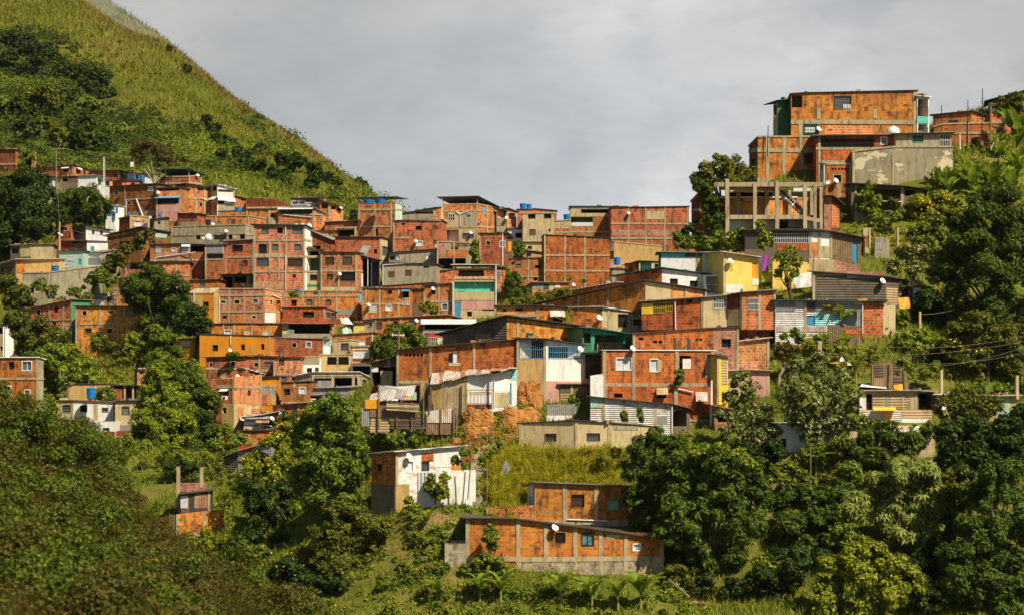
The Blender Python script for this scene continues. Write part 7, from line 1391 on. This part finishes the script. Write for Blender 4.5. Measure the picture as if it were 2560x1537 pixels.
dirt('dirt_path', [(1150, 1080, 196.5, 1.8, 1.0), (1215, 1085, 196.2, 1.2, .8), (1100, 1070, 197.6, 1.2, .7), (1045, 1300, 184, 1.0, .8), (1090, 1290, 184.6, 1.2, .9), (1030, 1410, 179.5, .8, 1.2), (1050, 1450, 177.8, .9, 1.0), (1750, 1470, 177, .7, .8), (1350, 1520, 175.5, 1.0, .7), (1100, 1500, 176.5, .8, .8)])

view('N', 'N')
def stairs(label, pts, nst, w_):
    P = [(X(a), Yp(b)) for a, b in pts]; rt = None
    seg = np.linspace(0, len(P) - 1, nst)
    for k, s in enumerate(seg):
        i = min(int(s), len(P) - 2); f = s - i; px, py = P[i][0] * (1 - f) + P[i + 1][0] * f, P[i][1] * (1 - f) + P[i + 1][1] * f; Yd = thit(px, py); c = W(px, py, Yd)
        if rt is None: rt = thing('hillside_stair', label, 'stairs', tuple(c))
        mb = MB(); ww = w_ * (.85 + .3 * ((k * 37) % 10) / 10); a = .12 * math.sin(k * 2.1); q = [c + np.array(v) for v in ((-ww, -.35 - a, -.5), (ww, -.35 + a, -.5), (ww, .5 + a, -.5), (-ww, .5 - a, -.5))]
        mb.box8(q + [p + np.array([0, 0, .66]) for p in q], 'pg'); mb.build('step', rt, tuple(rt.location))
stairs('crooked concrete steps climbing between the white flaking house and the yellow grass', [(1000, 610), (1012, 570), (1020, 530), (1022, 480), (1030, 430), (1034, 360), (1040, 300), (1062, 235), (1130, 170), (1190, 110)], 26, .62)
stairs('lower run of concrete steps beside the block planter', [(690, 1055), (705, 1010), (735, 965), (755, 925), (775, 880), (800, 840)], 11, .6)

def pole(name, label, vk, x0, y0, x1, y1, Y, r, code, cat='pole', extra=None, group=None):
    view(vk, 'N'); a, b = W(X(x1), Yp(y1), Y), W(X(x0), Yp(y0), Y); a = a - (b - a) / np.linalg.norm(b - a) * .8
    rt = thing(name, label, cat, tuple(a), group); mb = MB(); mb.bar(a, b, r, code, 7, r * .85); mb.build('shaft', rt, tuple(a))
    for nm, segs in (extra or {}).items():
        mb = MB()
        for (p, q, rr, cd) in segs: mb.bar(W(X(p[0]), Yp(p[1]), Y - .02), W(X(q[0]), Yp(q[1]), Y - .02), rr, cd, 6)
        mb.build(nm, rt, tuple(a))
    return rt
pole('utility_pole', 'wooden pole with a crossbar beside the pointed mango tree', 'J', 2305, 410, 2305, 600, 206.5, .10, 'wood', extra={'crossbar': [((2240, 450), (2360, 455), .05, 'wm'), ((2245, 430), (2245, 462), .04, 'wm'), ((2355, 435), (2355, 465), .04, 'wm')]})
pole('utility_pole', 'wire draped pole on the far left houses', 'A', 541, 100, 541, 470, 350, .11, 'wood', extra={'crossbar': [((525, 90), (625, 85), .06, 'barkp'), ((560, 95), (600, 10), .05, 'barkp'), ((600, 80), (710, 105), .05, 'barkp')]})
pole('utility_pole', 'grey concrete pole left of the white two storey house', 'A', 574, 790, 574, 1140, 346, .16, 'cn', extra={'lamp': [((560, 900), (605, 930), .16, 'wm')]})
pole('utility_pole', 'dark pole on the ledge before the grey retaining wall', 'A', 400, 1265, 405, 1480, 286, .08, 'wood'); pole('utility_pole', 'dark pole right of the blue tank on the ledge', 'A', 505, 1175, 480, 1440, 287, .07, 'wood')
view('A'); rt = thing('lattice_mast', 'thin white lattice mast behind the long low brick house', 'mast', tuple(W(X(1005), Yp(450), 352)))
mb = MB()
for dx in (-7, 7): mb.bar(W(X(1005 + dx), Yp(460), 352), W(X(1005 + dx), Yp(168), 352), .035, 'wm', 5)
for k in range(18): mb.bar(W(X(998), Yp(170 + 16 * k), 352), W(X(1012), Yp(178 + 16 * k), 352), .025, 'wm', 4)
mb.build('lattice', rt, tuple(rt.location)); mb = MB(); mb.bar(W(X(1005), Yp(168), 352), W(X(1005), Yp(158), 352), .03, 'wm', 5); mb.build('tip', rt, tuple(rt.location))
view('A'); rt = thing('tank_on_pole', 'white box tank on a rusty pole left of the bare tree', 'water tank', tuple(W(X(1296), Yp(340), 360)))
mb = MB(); mb.bar(W(X(1296), Yp(345), 360), W(X(1296), Yp(180), 360), .07, 'wood', 6); mb.build('shaft', rt, tuple(rt.location)); part(rt, 'tank_body', [(1258, 215, 1288, 262, 359.8, .9, 'wm')])
for lb, a in (('white leaning pipe on the big dark red brick house', ('A', 1315, 570, 1372, 720, 358, .12)), ('tall white pole in front of the brick ground storey', ('L', 1540, 888, 1534, 1440, 197.2, .10)), ('white pole before the vine draped house', ('C', 1570, 560, 1570, 850, 335, .09)), ('white pole at the edge of the cement upper storey', ('C', 924, 660, 924, 920, 343, .09)),
              ('white corner pole of the turquoise balcony house', ('C', 1505, 865, 1505, 1200, 318.6, .09))):
    pole('white_pole', lb, *a, 'wm')
for lb, a in (('short white post on the bank below the huge mango', ('H', 1465, 868, 1465, 945, 208.5, .14)), ('white post beside the scrap wall garden', ('M', 1672, 168, 1672, 345, 199.2, .16)), ('white post at the right edge above the cream hut', ('M', 2402, 222, 2402, 360, 199.8, .18)), ('white post in the dry grass bank', ('H', 1250, 60, 1250, 175, 223, .13)),
              ('fat white post in the banana garden', ('H', 492, 1150, 492, 1350, 203.4, .28)), ('white post on the broken garden wall', ('G', 1983, 500, 1983, 620, 220.5, .12))):
    pole('white_post', lb, *a, 'pb', 'post')
for lb, a in (('thick wooden post left of the two on the tan board hut', ('M', 1178, 125, 1172, 345, 197.8, .26)), ('thick wooden post right of the two on the tan board hut', ('M', 1312, 180, 1325, 345, 197.8, .22)), ('thin stake on the path edge beside the yellow grass', ('N', 1106, 300, 1103, 640, 187, .06)), ('stake through the white sheet fence', ('N', 985, 235, 962, 500, 186.2, .05)),
              ('brown stake at the right end of the stone retaining wall', ('N', 856, 400, 868, 620, 186, .07)), ('stake in front of the stone retaining wall', ('N', 702, 380, 708, 695, 186, .08)), ('dark post below the slim young tree', ('N', 1226, 990, 1226, 1200, 178.2, .13)), ('slanting timber left behind in the yellow grass', ('N', 1640, 200, 1610, 330, 192, .07)),
              ('dark stake on the earth bank', ('K', 1424, 1215, 1410, 1410, 196.6, .07)), ('leaning dark stick above the dark board cabin', ('G', 1452, 720, 1438, 910, 216, .06)), ('bent pole leaning below the cross window cellar', ('L', 1265, 1350, 1390, 1435, 196, .09)), ('pinkish plank lying by the enormous mango', ('P', 400, 1090, 475, 1155, 177, .10)), ('rusty rod standing in the banana dip', ('M', 410, 880, 412, 1170, 187, .05))):
    pole('wooden_stake', lb, *a, 'wood', 'post')
for lb, a in (('bare roof antenna rod left of three on the antenna house', ('F', 1676, 365, 1676, 450, 262, .05)), ('middle roof antenna rod on the antenna house', ('F', 1930, 310, 1930, 560, 261, .05))): pole('antenna', lb, *a, 'bk', 'antenna')
pole('antenna', 'tall comb antenna above the antenna house', 'F', 2072, 200, 2072, 480, 262, .05, 'bk', 'antenna', {'crossbars': [((2055, 300), (2090, 300), .03, 'bk'), ((2050, 325), (2095, 325), .03, 'bk'), ((2055, 345), (2092, 345), .03, 'bk')]})
pole('antenna', 'rusted rod on the orange block left of the topmost house', 'E', 1006, 555, 1000, 780, 237.6, .05, 'bk', 'antenna'); pole('utility_pole', 'dark bracket pole left of the dark green pavilion', 'F', 2150, 370, 2145, 790, 252, .11, 'wood', extra={'crossbar': [((2130, 345), (2200, 350), .06, 'wood'), ((2130, 362), (2190, 365), .05, 'wood')]})
pole('utility_pole', 'slim dark pole on the long dark brick terrace', 'F', 1925, 520, 1925, 760, 254, .09, 'bk'); pole('white_pole', 'white pipe with a dish right of the mottled grey wall', 'F', 1852, 640, 1856, 885, 246, .07, 'wm'); pole('white_pole', 'slanting white rod below the dark pavilion', 'F', 2200, 675, 2135, 825, 250, .05, 'wm')
view('F')
def wire(label, pts, Y0, Y1, sag, r=.013):
    P = [(X(a), Yp(b)) for a, b in pts]; A, B = W(*P[0], Y0), W(*P[1], Y1); mb = MB(); n = 16; prev = A
    for i in range(1, n + 1):
        t = i / n; q = A * (1 - t) + B * t - np.array([0, 0, sag * 4 * t * (1 - t)]); mb.bar(prev, q, r, 'barkp', 4); prev = q
    tag(mb.build('power_cable', None, tuple(A)), label, 'cable', 'power cables over the slopes')
view('H')
wire('upper cable from the banana garden to the right edge', [(500, 1122), (2500, 1098)], 203, 198, .9); wire('second cable sagging towards the orange blossomed tree', [(500, 1262), (2500, 1150)], 203, 197, .6); wire('third cable rising to the right edge', [(1200, 1350), (2500, 1255)], 201, 197, .5); wire('lowest cable over the hanging garden', [(560, 1280), (2500, 1195)], 203, 197, 1.4)
wire('short cable from the white post into the huge mango', [(1465, 895), (1800, 850)], 208.4, 209, .1)
view('F'); wire('cable from the pipe dish to the pavilion pole', [(1860, 840), (2480, 890)], 245.8, 247, .4); wire('cable running right from the bracket pole', [(2145, 545), (2500, 560)], 252, 250, .3); wire('cable from the dark terrace pole to the bracket pole', [(1925, 545), (2145, 555)], 254, 252, .3)
view('K'); wire('cables crossing the two slit windows', [(1990, 170), (2600, 330)], 212, 210, .4); 
# hanging and lying sheets
def sheet(name, label, cat, vk, q, Y, code, lean=.2, wav=.06, group=None):
    view(vk, 'N'); (xa, ya), (xb, yb), (xc, yc), (xd, yd) = q; n, m_ = 12, 8; mb = MB(); G = {}
    for j in range(m_ + 1):
        for i in range(n + 1):
            u, v = i / n, j / m_; px = (X(xa) * (1 - u) + X(xb) * u) * (1 - v) + (X(xd) * (1 - u) + X(xc) * u) * v; py = (Yp(ya) * (1 - u) + Yp(yb) * u) * (1 - v) + (Yp(yd) * (1 - u) + Yp(yc) * u) * v
            G[i, j] = W(px, py, Y) + np.array([0, lean * (1 - v) + wav * math.sin(u * 9 + v * 3), 0])
    for j in range(m_):
        for i in range(n): mb.poly([G[i, j + 1], G[i + 1, j + 1], G[i + 1, j], G[i, j]], code)
    e = np.array([0, .03, 0])
    for j in range(m_):
        for i in range(n): mb.poly([G[i, j] + e, G[i + 1, j] + e, G[i + 1, j + 1] + e, G[i, j + 1] + e], code)
    return tag(mb.build(name, None, tuple(G[0, m_])), label, cat, group)
R4 = lambda x0, y0, x1, y1: [(x0, y0), (x1, y0), (x1, y1), (x0, y1)]
sheet('cloth', 'purple cloth hung beside the yellow rendered shack', 'cloth', 'G', [(945, 762), (1016, 768), (1005, 925), (932, 915)], 212.5, 'pur')
sheet('panel', 'olive yellow panel standing under the purple cloth', 'panel', 'G', R4(946, 918, 1046, 1024), 212.7, 'olv', .1, .01)
sheet('tarpaulin', 'pale tarpaulin sagging behind the thin yellow green tree', 'tarpaulin', 'G', [(1250, 950), (1425, 930), (1425, 1070), (1280, 1085)], 213.5, 'tarp')
sheet('panel', 'orange sheet leaning on the dark board cabin', 'panel', 'H', [(1262, 735), (1368, 728), (1378, 835), (1270, 842)], 210.5, 'ora', .4, .02)
sheet('tarpaulin', 'white tarpaulin spread above the tan board hut', 'tarpaulin', 'M', [(950, 290), (1170, 315), (1175, 352), (885, 330)], 199, 'tarp', 2.2, .05)
sheet('tarpaulin', 'orange rag heap on the tan board hut roof', 'tarpaulin', 'M', [(1240, 312), (1335, 300), (1352, 362), (1215, 360)], 198.6, 'ora', 1.2, .1)
sheet('tarpaulin', 'orange tarpaulin lying in the banana garden', 'tarpaulin', 'H', [(615, 1315), (700, 1308), (722, 1372), (600, 1366)], 203.2, 'ora', 1., .1)
sheet('tarpaulin', 'white round rag beside the orange garden tarpaulin', 'tarpaulin', 'H', R4(690, 1298, 735, 1345), 203.3, 'tarp', .6, .1)
sheet('tin_sheet', 'crumpled pale tin sheets right of the orange garden tarpaulin', 'tin sheet', 'H', R4(770, 1325, 892, 1385), 203.2, 'tw', .8, .15)
sheet('tin_sheet', 'bent grey tin sheet standing in the yellow grass', 'tin sheet', 'N', [(1245, 272), (1290, 335), (1255, 390), (1200, 395)], 189.6, 'tg', .3, .1)
sheet('panel', 'pale green slab leaning behind the knee high wall', 'panel', 'N', [(1230, 605), (1285, 592), (1308, 640), (1245, 645)], 186.5, 'pc', .5, .01)
sheet('tin_sheet', 'tin sheet tilted on the purple stairwell roof', 'tin sheet', 'B', [(1950, 820), (2030, 822), (1990, 922), (1916, 915)], 338, 'tg', 1.5, .01)
sheet('cloth', 'cyan cloth hung from the roof terrace of the three storey house', 'cloth', 'C', R4(1380, 312, 1401, 362), 345.2, 'cyn', .05, .04)
sheet('cloth', 'light blue cloth between the planted parapet and the rail balcony house', 'cloth', 'J', R4(1918, 58, 1952, 138), 311, 'cyn', .05, .05)
sheet('tarpaulin', 'white tarpaulin crumpled beside the little brick house', 'tarpaulin', 'O', [(815, 305), (960, 295), (975, 318), (810, 325)], 261, 'tarp', 2.0, .2)
sheet('tarpaulin', 'green netting under the crumpled white tarpaulin', 'tarpaulin', 'O', R4(835, 325, 920, 360), 261.2, 'gtp', .1, .05)
sheet('tarpaulin', 'white heap of rags beside the red awning', 'tarpaulin', 'J', [(1730, 285), (1810, 275), (1865, 350), (1760, 340)], 309.5, 'tarp', 1.5, .2)
sheet('tin_sheet', 'mint sheet roof slumped right of the red awning', 'tin sheet', 'J', [(1750, 365), (1830, 372), (1860, 430), (1765, 440)], 308.5, 'pc', 1.5, .1)
# air conditioners and a bird cage on the walls
view('J', 'F')
for lb, (x0, y0, x1, y1, Yd) in (('air conditioner under the awning window of the striped corner house', (596, 1038, 650, 1076, 259.5)), ('air conditioner on the low parapet of the framed brick block', (1035, 30, 1062, 62, 316.5))):
    rt = thing('air_conditioner', lb, 'air conditioner', tuple(W(X(x0), Yp(y1), Yd))); part(rt, 'case', [(x0, y0, x1, y1, Yd, .4, 'wm')])
    mb = MB(); c = W(X(x0 + (x1 - x0) * .4), Yp((y0 + y1) / 2), Yd - .02); mb.bar(c, c + np.array([0, -.02, 0]), (y1 - y0) * .36 / cur[2] / F * Yd, 'bkt', 14); mb.build('fan', rt, tuple(rt.location))

# cables and washing lines over the far spur
for lb, vk, a, b, Ya, Yb, sg in (('cable from the wire draped pole to the lattice mast', 'A', (541, 110), (1005, 180), 350, 352, .5), ('cable from the wire draped pole down to the concrete pole', 'A', (541, 120), (574, 800), 349.8, 346, .8), ('cable from the concrete pole to the gable house', 'A', (574, 820), (1240, 900), 345.8, 338, .9), ('cable from the concrete pole to the ochre house', 'A', (574, 850), (100, 1020), 345.6, 343, .8),
        ('cable strung between the pole on the ledge and the bushes', 'A', (505, 1180), (1000, 1290), 286.8, 300, .7), ('cable across the planted parapet to the rail balcony house', 'B', (1210, 1300), (1960, 1240), 311, 317, .4), ('cable over the shop bay under the red awning', 'J', (1000, 300), (1700, 330), 306.5, 306.5, .3), ('cable from the crossbar pole to the red brick bay', 'J', (2305, 440), (1950, 470), 206.4, 291, .6), ('cable along the striped white awning', 'K', (300, 230), (760, 262), 310.5, 308, .4), ('cable down the turquoise balcony side', 'C', (1500, 900), (1600, 1180), 318.2, 320, .2),
        ('cable from the white pole to the small beige house', 'C', (1570, 570), (1800, 660), 334.8, 341, .5), ('cable slung over the four windowed orange house', 'I', (730, 160), (1240, 90), 307.5, 314, .6)):
    view(vk); wire(lb, [a, b], Ya, Yb, sg, .016)

# loose stones and lumps of soil below the cut
view('K', 'N'); rg = np.random.default_rng(21); mb = MB()
for k in range(320):
    px, Yd = X(rg.uniform(1080, 1900)), rg.uniform(194.6, 198.2); x_ = (px - CX) / F * Yd; z_ = TERR(x_, Yd); r = rg.uniform(.05, .22) if rg.random() < .9 else rg.uniform(.25, .4)
    Q = [np.array([x_ + r * a * rg.uniform(.6, 1.2), Yd + r * b * rg.uniform(.6, 1.2), z_ + h_ * r * rg.uniform(.5, 1.)]) for h_ in (-.6, .8) for a, b in ((-1, -1), (1, -1), (1, 1), (-1, 1))]
    mb.box8(Q, ('ea', 'ea', 'st', 'bo')[k % 4])
o = mb.build('rubble', None, tuple(W(X(1400), Yp(1300), 197))); o['kind'] = 'stuff'
